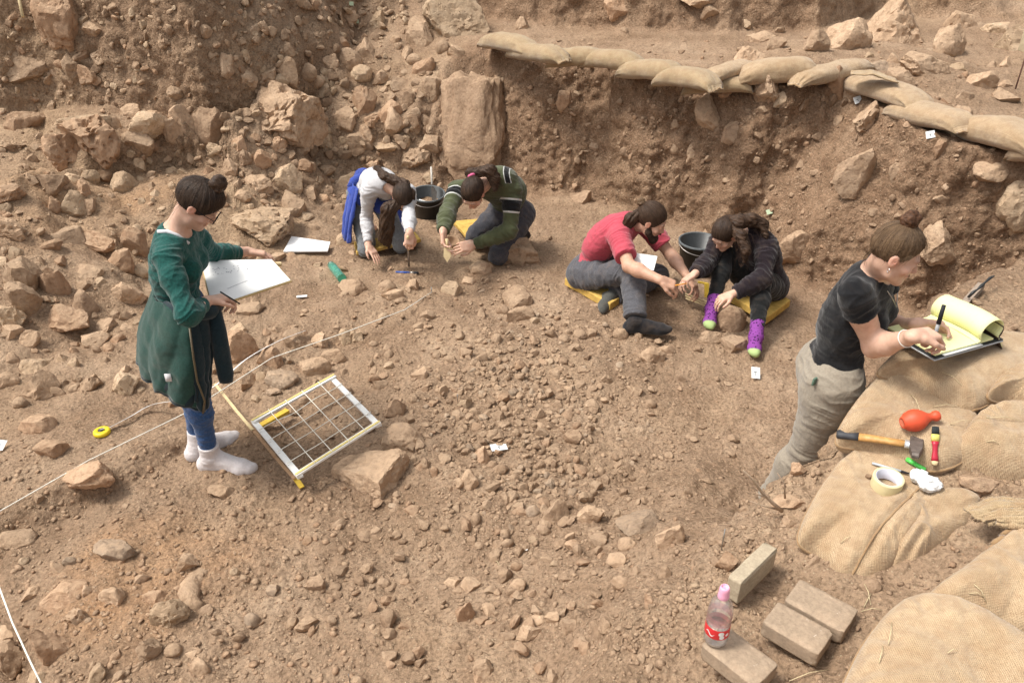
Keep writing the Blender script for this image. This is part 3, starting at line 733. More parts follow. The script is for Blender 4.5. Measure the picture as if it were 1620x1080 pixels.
SMALL = [(500,135,22,'tan'),(430,20,14,'tan'),(655,97,22,'tan'),(700,77,20,'tan'),(722,82,28,'tan'),(683,243,36,'tan'),(940,238,16,'tan'),(1070,203,18,'tan'),(1070,243,20,'tan'),(990,247,18,'brown'),(990,48,14,'tan'),
 (1380,337,18,'tan'),(1490,322,24,'tan'),(1613,293,26,'tan'),(17,527,35,'tan'),(612,455,26,'tan'),(653,453,24,'tan'),(740,443,22,'tan'),(678,498,24,'tan'),(845,508,16,'pale'),(872,528,20,'tan'),(893,537,18,'tan'),
 (737,560,24,'tan'),(692,560,16,'tan'),(982,530,22,'tan'),(1057,553,25,'brown'),(663,593,28,'tan'),(703,617,20,'tan'),(735,638,22,'pale'),(653,630,22,'tan'),(647,665,18,'tan'),(857,685,22,'tan'),(910,690,35,'brown'),(940,697,20,'tan'),(798,673,20,'tan'),
 (918,530,22,'tan'),(937,528,18,'tan'),(433,933,24,'grey'),(497,927,32,'brown'),(397,982,24,'grey'),(272,1030,25,'tan'),(108,888,22,'grey'),(483,990,30,'tan'),(20,1007,45,'tan'),(993,863,28,'tan'),(977,888,30,'tan'),(983,923,28,'tan'),
 (947,955,20,'red'),(578,900,20,'tan'),(588,917,14,'tan'),(607,923,20,'tan'),(570,920,18,'brown'),(760,983,22,'red'),(775,965,24,'tan'),(717,920,28,'tan'),(745,927,32,'tan'),(777,933,20,'tan'),(820,925,28,'tan'),(815,942,16,'red'),(842,938,16,'tan'),
 (852,980,26,'tan'),(872,978,22,'tan'),(802,1008,22,'tan'),(902,992,28,'tan'),(722,1020,22,'brown'),(663,1050,20,'brown'),(640,992,20,'red'),(617,1040,25,'tan'),(943,770,20,'tan'),(813,757,20,'tan'),(793,742,25,'tan'),(830,772,20,'tan'),
 (843,810,22,'grey'),(802,788,20,'tan'),(820,802,18,'tan'),(860,840,22,'tan'),(907,863,24,'red'),(947,857,26,'tan'),(948,870,18,'tan'),(820,875,18,'tan'),(803,860,18,'tan'),(847,888,18,'tan'),(865,882,20,'tan'),(817,897,18,'red'),
 (387,740,18,'tan'),(700,930,12,'tan'),(748,852,18,'brown'),(640,920,14,'red'),(658,920,12,'tan'),(1128,445,16,'tan'),(1105,553,14,'brown'),(1320,860,12,'tan'),(1217,838,14,'pale'),(1185,880,10,'pale'),(1188,852,12,'tan'),(1100,925,14,'pale'),
 (525,560,14,'tan'),(552,620,18,'tan'),(600,610,22,'tan'),(548,535,20,'tan'),(590,545,14,'tan'),(480,635,16,'tan'),(1010,620,18,'tan'),(1030,640,16,'tan'),(1080,600,14,'tan'),(960,600,16,'tan'),(1090,690,14,'tan'),(1060,720,18,'tan'),(1120,760,20,'tan'),(1160,720,14,'tan'),
 (340,1000,18,'tan'),(370,905,14,'pale'),(385,915,12,'tan'),(540,870,12,'tan'),(470,1040,16,'tan'),(200,800,14,'tan'),(60,790,16,'tan'),(430,830,12,'tan'),(30,640,20,'tan'),(120,600,16,'tan'),(270,640,12,'red'),(200,620,14,'tan')]
GRP = {'tan': ('small loose angular tan stone lying among others on the dig floor', 'small loose tan stones'),
       'brown': ('small dull brown stone half sunk in the dig floor', 'small dull brown stones'),
       'red': ('small orange-brown stone lying on the dig floor', 'small orange-brown stones'),
       'pale': ('small pale chip of stone lying on the dig earth', 'small pale stone chips'),
       'grey': ('small greyish stone set in the dig floor', 'small greyish stones')}
used = [(b[0], b[1], b[2] * .55) for b in BIG] + [(q[0], q[1], q[2] * .5) for q in SMALL]
KEEP = [(316, 935, 62), (270, 560, 75), (320, 640, 40), (350, 735, 60), (500, 680, 130), (600, 350, 60), (760, 340, 80), (980, 430, 90), (1180, 430, 80), (640, 400, 50), (486, 390, 40), (532, 430, 22), (790, 710, 18), (1194, 596, 12), (163, 685, 22)]
n_small = 0
for (px, py, w, m) in SMALL:
    lab, g = GRP[m]
    place_stone(px, py, w * 1.05, w * random.uniform(.6, .85), m, random.choice(['ang', 'ang', 'rnd', 'flat']), lab, g); n_small += 1
# denser scatter in the middle of the pit, as individuals
clusters = [((820, 560), (90, 60), 34), ((820, 660), (110, 70), 40), ((760, 600), (60, 90), 16), ((900, 760), (100, 60), 26), ((850, 850), (90, 60), 12), ((600, 560), (80, 60), 8)]
for (c, s, n) in clusters:
    k = 0; tries = 0
    while k < n and tries < 400:
        tries += 1
        px = random.gauss(c[0], s[0] * .6); py = random.gauss(c[1], s[1] * .6); w = random.choice([11, 13, 14, 16, 18, 21])
        if any(math.hypot(px - a, (py - b) * 1.3) < (q + w * .5) * .85 for a, b, q in used): continue
        if any(math.hypot(px - a, py - b) < q for a, b, q in KEEP): continue
        m = random.choices(['tan', 'brown', 'pale', 'red', 'grey'], [7, 2.2, .5, .6, .6])[0]
        used.append((px, py, w * .5)); lab, g = GRP[m]
        place_stone(px, py, w, w * random.uniform(.55, .85), m, random.choice(['ang', 'ang', 'ang', 'flat', 'rnd']), lab, g, rot=(random.uniform(-.5, .5), random.uniform(-.5, .5), random.uniform(0, 6.28))); k += 1

LB = {'tan': ('tan block of stone half buried in the stepped bank of the dig', 'tan blocks in the stepped bank'), 'pale': ('pale block of stone half buried in the stepped bank', 'pale blocks in the stepped bank'), 'red': ('orange-brown block of stone half buried in the stepped bank', 'orange-brown blocks in the stepped bank'), 'brown': ('brown block of stone half buried in the stepped bank', 'brown blocks in the stepped bank')}
used2 = [(b[0], b[1], max(b[2], b[3]) * .5) for b in BIG]
for (x0, y0, x1, y1, n, wl, lab) in ((0, 360, 250, 620, 46, (16, 24, 34, 46, 58), None), (370, 100, 690, 300, 58, (16, 22, 28, 36, 46), None), (0, 180, 520, 330, 48, (16, 22, 30, 42, 54), None), (380, 0, 690, 110, 26, (14, 20, 28), None), (360, 300, 560, 420, 18, (16, 24, 34, 48), None), (1180, 30, 1620, 190, 30, (18, 26, 40, 56), 'p'), (150, 20, 380, 170, 22, (10, 14, 20), None), (0, 0, 160, 170, 12, (20, 30), None), (370, 520, 560, 640, 12, (20, 30, 40), None), (0, 860, 330, 1080, 16, (18, 26, 38), None)):
    k = 0; tries = 0
    while k < n and tries < 900:
        tries += 1; px, py, w = random.uniform(x0, x1), random.uniform(y0, y1), random.choice(wl)
        if any(math.hypot(px - a, (py - b) * 1.2) < (q + w * .5) * .78 for a, b, q in used2): continue
        if any(math.hypot(px - a, py - b) < q * .7 for a, b, q in KEEP): continue
        used2.append((px, py, w * .5)); m = random.choices(['tan', 'pale', 'red', 'brown'], [6, 2.4, 2.2, 1.2])[0]
        l, g = LB[m] if lab is None else ('rough stone embedded in the earth of the upper terrace behind the sandbags', 'stones embedded in the upper terrace')
        place_stone(px, py, w, w * random.uniform(.55, .9), m, 'ang' if random.random() < .8 else 'flat', l, g, big=(w > 26), pits=random.choice([0, 0, .08, .14]), seed=None if w > 26 else int(px), sink=.60, rot=(random.uniform(-.35, .35), random.uniform(-.35, .35), random.uniform(0, 6.28))); k += 1

# the largest 300 or so loose stones stay single; the smaller ones are joined as rubble; every single stone is described by what it lies beside
LAND = [((270, 440), 'the standing woman in green'), ((375, 445), 'the drawing board'), ((485, 390), 'the stack of white paper'), ((530, 430), 'the green plastic cup'), ((600, 350), 'the kneeling woman in white'), ((775, 340), 'the kneeling man in olive'),
        ((950, 430), 'the seated man in red'), ((1185, 440), 'the woman with purple socks'), ((1320, 560), 'the writing woman in black'), ((500, 675), 'the string frame'), ((585, 755), 'the flat-topped boulder'), ((162, 686), 'the yellow tape reel'), ((365, 735), 'the white socks'),
        ((789, 711), 'the white card in the middle'), ((1194, 597), 'the white card near the purple socks'), ((740, 175), 'the big leaning slab'), ((437, 177), 'the large pitted boulder'), ((140, 235), 'the pitted reddish rock'), ((100, 55), 'the squarish upper-left block'),
        ((725, 30), 'the large pale boulder'), ((1423, 44), 'the craggy top-right boulder'), ((1342, 64), 'the rounded top-right boulder'), ((1600, 85), 'the block-topped rod'), ((1122, 204), 'the block high in the earth wall'), ((1355, 290), 'the smooth block in the earth wall'),
        ((1190, 900), 'the upright brick'), ((1132, 970), 'the water bottle'), ((1205, 775), 'the dry forked twig'), ((310, 930), 'the curved clay rim'), ((182, 872), 'the smooth grey slab'), ((1013, 828), 'the large greyish stone'), ((643, 432), 'the blue brush'), ((830, 408), 'the craggy rock'),
        ((100, 514), 'the flat-topped reddish stone'), ((30, 442), 'the left-edge angular block'), ((420, 357), 'the rough rock ledge'), ((738, 971), 'the chunky pale-brown stone'), ((237, 1030), 'the blocky lower-left stone'), ((23, 853), 'the oval left-edge stone'), ((683, 464), 'the end of the string'), ((580, 158), 'the column-like rock'), ((832, 870), 'the tiny white ring')]
ADJ = {'tan_limestone': 'tan', 'pale_limestone': 'pale', 'reddish_stone': 'orange-brown', 'greyish_stone': 'greyish', 'earthy_brown_stone': 'dull brown'}
CNT = ['', 'second nearest of its kind', 'third nearest of its kind', 'fourth nearest of its kind', 'fifth nearest of its kind', 'sixth nearest of its kind', 'seventh nearest of its kind', 'eighth nearest of its kind', 'ninth nearest of its kind', 'tenth nearest of its kind']
def describe(objs, noun, sized=True):
    seen = {}
    for o in objs:
        p = o.location; px, py = proj(p); d, (c, nm) = min((math.hypot(px - a[0][0], (py - a[0][1]) * 1.15), a) for a in LAND)
        dx, dy = px - c[0], py - c[1]
        way = ('left of' if dx < 0 else 'right of') if abs(dx) > abs(dy) * 1.2 else ('behind' if dy < 0 else 'in front of')
        size = ''
        if sized:
            ap = max(o.scale) * 2 * F / depth_of(p); size = 'small ' if ap < 20 else ('fist-sized ' if ap < 34 else 'large ')
            fl = 'flat ' if o.scale.z < .42 * max(o.scale.x, o.scale.y) else ''
            size = size + fl + ADJ[o.data.materials[0].name] + ' '
        seen.setdefault('%s%s %s %s' % (size, noun, way, nm), []).append((d, o))
    for lab, lst in seen.items():
        lst.sort(key=lambda t: t[0])
        for k, (d, o) in enumerate(lst): o['label'] = lab if k == 0 and len(lst) == 1 else (lab + ', ' + (CNT[k] if k else 'nearest of its kind') if k < len(CNT) else lab + ', farther off')
loose = [o for o in COL.objects if o.get('category') in ('stone', 'boulder') and o.get('group')]
app = {o: max(o.scale) * 2 * F / depth_of(o.location) for o in loose}
named = sum(1 for o in COL.objects if o.get('category') == 'stone' and not o.get('group'))
loose.sort(key=lambda o: -app[o]); keep_n = 0; drop = []; single = []
for o in loose:
    if o['category'] == 'boulder': single.append(o); continue
    if keep_n < 300 - named: keep_n += 1; single.append(o)
    else: drop.append(o)
for o in single: o['group'] = 'loose stones of the dig' if proj(o.location)[1] > 330 else 'stones embedded in the banks and terraces'
describe(single, 'stone')
bpy.context.view_layer.update()
V_, F_l, off_, mats_, mi_ = [], [], 0, [], []
for o in drop:
    me = o.data; n_ = len(me.vertices); co = np.empty(n_ * 3, np.float32); me.vertices.foreach_get('co', co); co = co.reshape(-1, 3); M4 = np.array(o.matrix_world)
    V_.append(co @ M4[:3, :3].T + M4[:3, 3]); fi = np.empty(len(me.polygons) * 3, np.int32); me.polygons.foreach_get('vertices', fi); F_l.append(fi.reshape(-1, 3) + off_); off_ += n_
    m = me.materials[0]
    if m not in mats_: mats_.append(m)
    mi_.append(np.full(len(me.polygons), mats_.index(m), np.int32))
me = mesh_from('rubble', np.concatenate(V_), np.concatenate(F_l)); me.set_sharp_from_angle(angle=.5)
for m in mats_: me.materials.append(m)
me.polygons.foreach_set('material_index', np.concatenate(mi_)); tag(link('rubble', me), 'small loose stones scattered over the floor and banks of the dig', kind='stuff')
for o in drop: bpy.data.objects.remove(o)

# rubble and gravel nobody could count, one mesh each
def scatter(name, label, n, sub, sizes, where, mats, seed, steepness=None):
    r = np.random.default_rng(seed); shapes = [rock_shape(500 + k, sub, (1, 1, 1), 10 if sub > 1 else 5, .42, .75, .08) for k in range(10)]
    V = []; Fa = []; MI = []; off = 0; cnt = 0; tries = 0
    while cnt < n and tries < n * 4:
        tries += 1
        px, py = where(r)
        h = GB.ray_cast(CAM, ray(px, py).normalized())
        if h[0] is None or h[0].y > 13: continue
        p, nn = h[0], h[1]
        s = float(r.choice(sizes)) * float(r.uniform(.7, 1.35)) * (1 if p.y < 6 else 1.25)
        v, f = shapes[int(r.integers(0, len(shapes)))]
        sc = np.array([1, r.uniform(.55, 1), r.uniform(.25, .55) if sub == 1 else r.uniform(.4, .8)]) * s / 2
        M = Matrix.Rotation(r.uniform(0, 6.28), 3, 'Z'); nq = Vector((0, 0, 1)).rotation_difference(Vector(nn)).to_matrix()
        T = np.array(nq @ Matrix.Rotation(r.normal(0, .35), 3, 'X') @ M)
        w = (v * sc) @ T.T + np.array(p) + np.array(nn) * float(sc[2] * r.uniform(-.75, .30))
        V.append(w); Fa.append(f + off); off += len(v); MI.append(np.full(len(f), int(r.integers(0, len(mats))))); cnt += 1
    me = mesh_from(name, np.concatenate(V), np.concatenate(Fa), smooth=(sub > 1))
    if sub > 1: me.set_sharp_from_angle(angle=.42)
    for m in mats: me.materials.append(ROCKM[m])
    me.polygons.foreach_set('material_index', np.concatenate(MI).astype(np.int32))
    return tag(link(name, me), label, None, None, 'stuff')
def anywhere(r): return r.uniform(-60, 1680), r.uniform(-10, 1100)
def left_slope(r):
    while True:
        px, py = r.uniform(-40, 700), r.uniform(0, 620)
        if py < 300 + (500 - px) * .45 or r.random() < .25: return px, py
def walls(r):
    px = r.uniform(760, 1640); return px, r.uniform(60, 300 + max(0, px - 900) * .38)
def middle(r):
    while True:
        px, py = r.normal(830, 170), r.normal(690, 150)
        if 200 < py < 1090: return px, py
def midline(r): return r.normal(820, 95), r.normal(600, 85)
def lowleft(r): return r.uniform(-20, 560), r.uniform(700, 1090)
def near_ledge(r):
    t = r.random(); return 950 + t * 330 + r.normal(0, 34), 1060 - t * 310 + r.normal(0, 30)
def slopes2(r):
    return r.uniform(380, 720), r.uniform(-5, 300)
scatter('rubble', 'loose rubble and broken stones strewn over the slopes of the dig', 850, 2, [.02, .03, .045, .06], left_slope, ['tan', 'pale', 'tan', 'red', 'brown'], 1)
scatter('rubble', 'heap of broken stones on the terrace left of the leaning slab', 300, 2, [.03, .045, .07, .09], slopes2, ['tan', 'pale', 'tan', 'brown'], 2)
scatter('rubble', 'stones and lumps sticking out of the brown earth wall', 700, 2, [.016, .022, .032, .05], walls, ['brown', 'brown', 'brown', 'red', 'tan'], 3)
scatter('gravel', 'fine gravel scattered over the pit floor', 6500, 1, [.006, .009, .013, .02], anywhere, ['tan', 'brown', 'brown', 'brown', 'red'], 4)
scatter('rubble', 'small rubble concentrated in the middle of the pit', 900, 2, [.018, .025, .035, .045], midline, ['tan', 'brown', 'tan', 'brown', 'grey'], 5)
scatter('rubble', 'angular cobbles half sunk in the middle of the pit floor', 420, 2, [.03, .04, .055, .07], lambda r: (r.normal(800, 190), r.normal(760, 160)), ['tan', 'brown', 'tan', 'red'], 9)
scatter('gravel', 'gravel and chips in the middle of the pit', 3800, 1, [.008, .012, .018, .026], middle, ['tan', 'brown', 'tan', 'brown', 'brown'], 6)
scatter('gravel', 'small stones and clods in the orange earth', 1500, 1, [.008, .012, .02, .03], lowleft, ['tan', 'red', 'red', 'brown'], 7)
scatter('dirt', 'loose dirt clods along the edge of the brick ledge', 900, 1, [.005, .008, .012, .020], near_ledge, ['brown', 'tan', 'brown'], 8)
# ------------------------------------------------------------------ sandbags
M_BURLAP = burlap_mat('burlap_bright', (0.475, 0.352, 0.225))
M_BURLAP2 = burlap_mat('burlap_olive', (0.42, 0.318, 0.195))
M_SEAM = burlap_mat('burlap_seam', (0.36, 0.24, 0.13))
def set_uv(me, uvs):
    uv = me.uv_layers.new(name='uv'); li = np.empty(len(me.loops), np.int32); me.loops.foreach_get('vertex_index', li)
    uv.data.foreach_set('uv', np.asarray(uvs, np.float32)[li].ravel())

def long_bag(p0, p1, wid, thick, label, group, mat, seed, drop=0.0, seam_side=-1, bend=0.0, tuck=True):
    """a filled sack lying along p0-p1 (points of its underside axis); closed surface pinched to flat sewn ends"""
    p0 = Vector(p0); p1 = Vector(p1); ax = p1 - p0; L = ax.length; u = ax / L; side = u.cross(Vector((0, 0, 1))).normalized()
    upv = side.cross(u)
    nu, nv = 46, 40
    V = np.empty((nu, nv, 3)); UV = np.empty((nu, nv, 2)); r = np.random.default_rng(seed)
    for i in range(nu):
        a = i / (nu - 1); e = 2 * a - 1
        pinch = max(0.0, 1 - abs(e) ** 4.2) ** .5
        pw = 0.66 + 0.34 * max(0, 1 - abs(e) ** 7) ** .5
        hgt = thick * (0.06 + 0.94 * pinch); w_ = wid * pw
        c = p0 + ax * a + side * (bend * L * (1 - e * e)) + Vector((0, 0, 1)) * drop * (1 - e * e) 
        for j in range(nv):
            th = 2 * math.pi * j / nv
            cs, sn = math.cos(th), math.sin(th)
            x = math.copysign(abs(cs) ** .80, cs) * w_ / 2
            z = math.copysign(abs(sn) ** .85, sn) * hgt / 2
            if sn < 0: z *= .72
            q = c + side * x + upv * (z + hgt * .36)
            V[i, j] = q; UV[i, j] = (a * L, (x + (0 if sn > 0 else 2 * w_)))
    X = V.reshape(-1, 3); cc = np.array((p0 + p1) / 2)
    nrm = X - (np.array(p0) + np.outer(((X - np.array(p0)) @ np.array(u)), np.array(u))); nrm[:, 2] -= thick * .3
    nrm /= np.linalg.norm(nrm, axis=1)[:, None] + 1e-9
    e_ = (np.abs(np.linspace(-1, 1, nu))[:, None] * np.ones((1, nv))).ravel()
    ang = (np.arange(nv)[None, :] * np.ones((nu, 1))).ravel() / nv * 6.28
    fold = np.abs(perlin(np.stack([np.cos(ang) * 3 + seed, np.sin(ang) * 3, e_ * .8], 1)))
    X = X + nrm * (fbm(X * 4 + seed, 2) * .016 * thick / .2 + fbm(X * 17 + seed, 3) * .0035 - fold * sstep(.45, .95, e_) * .05 * thick / .2)[:, None]
    for k in range(len(X)): X[k, 2] = X[k, 2]
    idx = np.arange(nu * nv).reshape(nu, nv); nxt = np.roll(idx, -1, axis=1)
    fa = np.stack([idx[:-1], nxt[:-1], nxt[1:], idx[1:]], -1).reshape(-1, 4)
    fl = [tuple(q) for q in fa] + [tuple(idx[0]), tuple(idx[-1][::-1])]
    root = thing('sandbag', label, 'sandbag', tuple(cc), group)
    me = mesh_from('sack', X - cc, fl); set_uv(me, UV.reshape(-1, 2)); me.materials.append(mat)
    link('sack', me, None, root)
    # sewn seam: along the side facing the pit and round the ends
    j0 = nv // 2 + 2 if seam_side < 0 else nv - 2
    Xg = X.reshape(nu, nv, 3)
    path = [Vector(Xg[0, j0 + (-k if seam_side < 0 else k) % 4 * 0]) for k in [0]]
    path = [Vector(Xg[i, j0 % nv] * 1.0 + nrm.reshape(nu, nv, 3)[i, j0 % nv] * .002) - Vector(cc) for i in range(0, nu)]
    V1, F1 = tube(path, [.0065] * len(path), 6)
    p2 = [Vector(Xg[0, j] ) - Vector(cc) for j in range(0, nv // 2 + 3)]; V2, F2 = tube(p2, [.006] * len(p2), 6)
    p3_ = [Vector(Xg[-1, j]) - Vector(cc) for j in range(0, nv // 2 + 3)]; V3, F3 = tube(p3_, [.006] * len(p3_), 6)
    vv, ff = merge([(V1, F1), (V2, F2), (V3, F3)])
    mobj('seam', (vv, ff), M_SEAM, root)
    return root

UG = 'sandbags along the top of the earth wall'
UB = [  # left end px,py, right end px,py, z, width, thick, extra
 ((768, 62), (838, 84), 1.30, .26, .21, 'first sandbag of the upper row, at the big pale boulder'),
 ((812, 78), (888, 98), 1.28, .25, .20, 'second sandbag from the left end of the upper row, partly under the first'),
 ((868, 92), (948, 97), 1.27, .24, .20, 'flatter sandbag third from the left in the upper row'),
 ((925, 93), (1010, 108), 1.27, .25, .20, 'fourth sandbag from the left in the upper row with a dark side seam'),
 ((985, 108), (1070, 126), 1.25, .26, .21, 'fifth sandbag from the left in the upper row, above the pale chip in the wall'),
 ((1045, 122), (1125, 142), 1.24, .27, .20, 'sixth sandbag from the left in the upper row, dipping to the right'),
 ((1082, 138), (1180, 146), 1.18, .22, .16, 'sagging lower sandbag where the upper row dips'),
 ((1112, 122), (1185, 112), 1.30, .20, .13, 'small folded sandbag between the dipping bag and the raised bag'),
 ((1168, 118), (1285, 122), 1.30, .30, .26, 'raised plump sandbag in the middle of the upper row'),
 ((1262, 124), (1366, 112), 1.32, .22, .17, 'crescent-shaped sandbag with a curved lip before the row bends'),
 ((1340, 128), (1448, 172), 1.24, .30, .19, 'folded-top sandbag just after the bend of the upper row'),
 ((1418, 168), (1520, 206), 1.20, .30, .20, 'second sandbag after the bend, above the lower white tag'),
 ((1510, 198), (1640, 242), 1.16, .32, .24, 'last long sandbag of the upper row, near the right edge'),
 ((1612, 238), (1680, 262), 1.13, .28, .20, 'edge of a further sandbag cut by the right border')]
for k, (a, b, z, w, t, lab) in enumerate(UB):
    A_ = P(a[0], a[1], z); B_ = P(b[0], b[1], z - .01)
    A_.z = z - t * .30 - .015; B_.z = z - t * .30 + .035
    dv = (B_ - A_).normalized(); A_ = A_ - dv * .015; B_ = B_ + dv * .055
    long_bag(A_, B_, w * .94, t * .88, lab, UG, M_BURLAP2 if k < 7 else M_BURLAP, 40 + k, bend=random.uniform(-.02, .02), drop=random.uniform(-.01, .02))
# folded cloth flap on the bag after the bend
def outline_bag(outline, ztop, thick, label, mat, seed, group='big sandbags on the near ledge', folds=(), zfun=None, ridge=None, power=4.4, seam=None, name='sandbag', cat='sandbag'):
    """a broad filled sack drawn by its plan outline; outline points are (px,py,z) seen edge points"""
    pts_ = [P(*q) for q in outline]; c = sum(pts_, Vector()) / len(pts_)
    n = len(pts_)
    # smooth closed outline
    m = 120; out = []
    for k in range(m):
        t = k / m * n; i = int(t); fr = t - i
        a, b, cc_, d = pts_[(i - 1) % n], pts_[i % n], pts_[(i + 1) % n], pts_[(i + 2) % n]
        q = 0.5 * ((2 * b) + (-a + cc_) * fr + (2 * a - 5 * b + 4 * cc_ - d) * fr ** 2 + (-a + 3 * b - 3 * cc_ + d) * fr ** 3)
        out.append(q)
    R_ = 44; V = []; UV = []
    tilt = None
    # least squares plane through outline
    Aq = np.array([(q.x, q.y, 1) for q in out]); zq = np.array([q.z for q in out]); pl = np.linalg.lstsq(Aq, zq, rcond=None)[0]
    rad = []
    for i in range(R_ + 1):
        s = i / R_
        s2 = 1 - (1 - s) ** 1.6
        rad.append(s2)
    V.append((c.x, c.y, 0, 0.0))
    for i in range(1, R_ + 1):
        for k in range(m):
            q = out[k]; s = rad[i]; V.append((c.x + (q.x - c.x) * s, c.y + (q.y - c.y) * s, q.z * s * s + (pl @ np.array([c.x, c.y, 1])) * (1 - s * s), s))
    V = np.array(V); V[0, 2] = pl @ np.array([c.x, c.y, 1])
    s = V[:, 3]; prof = np.clip(1 - s ** (power * 1.35), 0, 1) ** .5
    p3_ = np.stack([V[:, 0], V[:, 1], np.zeros(len(V))], 1)
    und = fbm(p3_ * 5 + seed, 3) * .016 + fbm(p3_ * 16 + seed, 3) * .0045
    wr = 1 - np.abs(perlin(np.stack([V[:, 0] * 9 + seed, V[:, 1] * 26, p3_[:, 2]], 1)))
    # radial puckers towards the edge
    ang = np.arctan2(V[:, 1] - c.y, V[:, 0] - c.x)
    puck = np.abs(perlin(np.stack([np.cos(ang) * 5 + seed, np.sin(ang) * 5, s * .5], 1)))
    topz = V[:, 2] + thick * .5 * prof + und * prof - puck * .022 * sstep(.45, .9, s) * prof
    for (a, b, wd, dp) in folds:
        a = P(*a); b = P(*b); ab = np.array([b.x - a.x, b.y - a.y]); LL = ab @ ab
        tt = np.clip(((V[:, 0] - a.x) * ab[0] + (V[:, 1] - a.y) * ab[1]) / LL, -.02, 1.02)
        dx = V[:, 0] - a.x - tt * ab[0] + fbm(p3_ * 7 + 5, 2) * .012; dy = V[:, 1] - a.y - tt * ab[1]
        dd = np.hypot(dx, dy); topz = topz - dp * np.exp(-(dd / wd) ** 2) + dp * .45 * np.exp(-((dd - wd * 2.2) / wd) ** 2)
    botz = V[:, 2] - thick * .5 * prof
    nT = len(V)
    VT = np.stack([V[:, 0], V[:, 1], topz], 1); VB = np.stack([V[:, 0], V[:, 1], botz], 1)
    # bulge: mid edge pushes out
    F_ = []
    def ring(i, k): return 1 + (i - 1) * m + (k % m)
    for k in range(m): F_.append((0, ring(1, k), ring(1, k + 1)))
    for i in range(1, R_):
        for k in range(m): F_.append((ring(i, k), ring(i + 1, k), ring(i + 1, k + 1), ring(i, k + 1)))
    FB = [tuple(j + nT for j in f[::-1]) for f in F_]
    last = [ring(R_, k) for k in range(m)]
    FE = [(last[k], last[k] + nT, last[(k + 1) % m] + nT, last[(k + 1) % m]) for k in range(m)]
    X = np.concatenate([VT, VB]); cc = np.array(c)
    area2 = sum(out[k - 1].x * out[k].y - out[k].x * out[k - 1].y for k in range(m))
    FF = F_ + FB + FE
    if area2 < 0: FF = [f[::-1] for f in FF]
    root = thing(name, label, cat, tuple(cc), group)
    me = mesh_from('sack', X - cc, FF); set_uv(me, np.concatenate([VT[:, :2], VB[:, :2]])); me.materials.append(mat)
    link('sack', me, None, root)
    def surf_z(x, y):
        k = np.argmin((VT[:, 0] - x) ** 2 + (VT[:, 1] - y) ** 2); return float(VT[k, 2])
    if seam is not None:
        path = []
        for (sx, sy, sz) in seam:
            path.append(P(sx, sy, sz))
        fine_ = []
        for a, b in zip(path[:-1], path[1:]):
            for t in range(10): q = a.lerp(b, t / 10); fine_.append(q)
        fine_.append(path[-1])
        fine_ = [Vector((q.x + random.gauss(0, .001), q.y + random.gauss(0, .001), surf_z(q.x, q.y) + .001)) - Vector(cc) for q in fine_]
        for _ in range(2): fine_ = [fine_[0]] + [(fine_[i - 1] + fine_[i] * 2 + fine_[i + 1]) / 4 for i in range(1, len(fine_) - 1)] + [fine_[-1]]
        mobj('seam', tube(fine_, [.0042] * len(fine_), 6), M_SEAM, root)
    # border seam
    ed = [Vector(X[last[k]]) - Vector(cc) + Vector((0, 0, -.002)) for k in range(0, m)]
    mobj('edge_seam', tube(ed, [.005] * len(ed), 6, closed=True), M_SEAM, root)
    return root, surf_z
surfs = {}
_, surfs['tape'] = outline_bag([(1262, 850, .64), (1300, 770, .70), (1352, 716, .75), (1425, 722, .77), (1462, 745, .76), (1478, 790, .74), (1440, 850, .70), (1395, 910, .62), (1330, 914, .60), (1290, 880, .60)], .7, .14, 'sandbag carrying the tape roll and the crumpled paper', M_BURLAP, 3,
    folds=[((1432, 795, .75), (1352, 905, .64), .012, .012)], seam=[(1462, 770, .77), (1425, 800, .76), (1390, 840, .72), (1362, 880, .68), (1345, 908, .64)])
_, surfs['knot'] = outline_bag([(1376, 890, .62), (1400, 835, .68), (1440, 795, .73), (1490, 778, .76), (1548, 790, .76), (1530, 840, .70), (1480, 880, .64), (1440, 914, .60), (1398, 915, .59)], .7, .15, 'sandbag with a gathered puckered end tucked under the tape roll bag', M_BURLAP, 8,
    folds=[((1400, 900, .62), (1440, 830, .7), .013, .02), ((1425, 905, .62), (1452, 862, .68), .008, .012), ((1405, 880, .64), (1415, 850, .66), .008, .014)])
_, surfs['ham'] = outline_bag([(1322, 700, .80), (1345, 650, .86), (1392, 598, .93), (1440, 590, .95), (1500, 622, .93), (1545, 660, .90), (1530, 722, .84), (1478, 745, .80), (1420, 730, .78), (1360, 712, .78)], .85, .13, 'broad sandbag carrying the red rubber bulb and the hammer', M_BURLAP, 14)
_, surfs['pad'] = outline_bag([(1388, 592, .97), (1420, 560, 1.015), (1470, 538, 1.045), (1560, 532, 1.055), (1640, 538, 1.045), (1650, 600, .99), (1580, 632, .95), (1530, 650, .93), (1478, 632, .93), (1430, 605, .94)], .97, .12, 'sandbag carrying the yellow notepad', M_BURLAP, 21,
    folds=[((1478, 628, .95), (1530, 640, .95), .012, .01)])
_, surfs['r1'] = outline_bag([(1562, 625, .98), (1600, 590, 1.0), (1680, 580, 1.0), (1700, 640, .96), (1640, 650, .94), (1590, 640, .94)], .97, .15, 'sandbag corner at the right edge just below the notepad', M_BURLAP, 27)
_, surfs['r2'] = outline_bag([(1498, 728, .82), (1520, 690, .88), (1560, 650, .93), (1640, 642, .95), (1720, 680, .92), (1700, 750, .84), (1610, 762, .80), (1540, 752, .79)], .86, .13, 'large sandbag at the right edge below the corner sandbag', M_BURLAP, 33,
    folds=[((1600, 690, .95), (1660, 700, .95), .02, .006)])
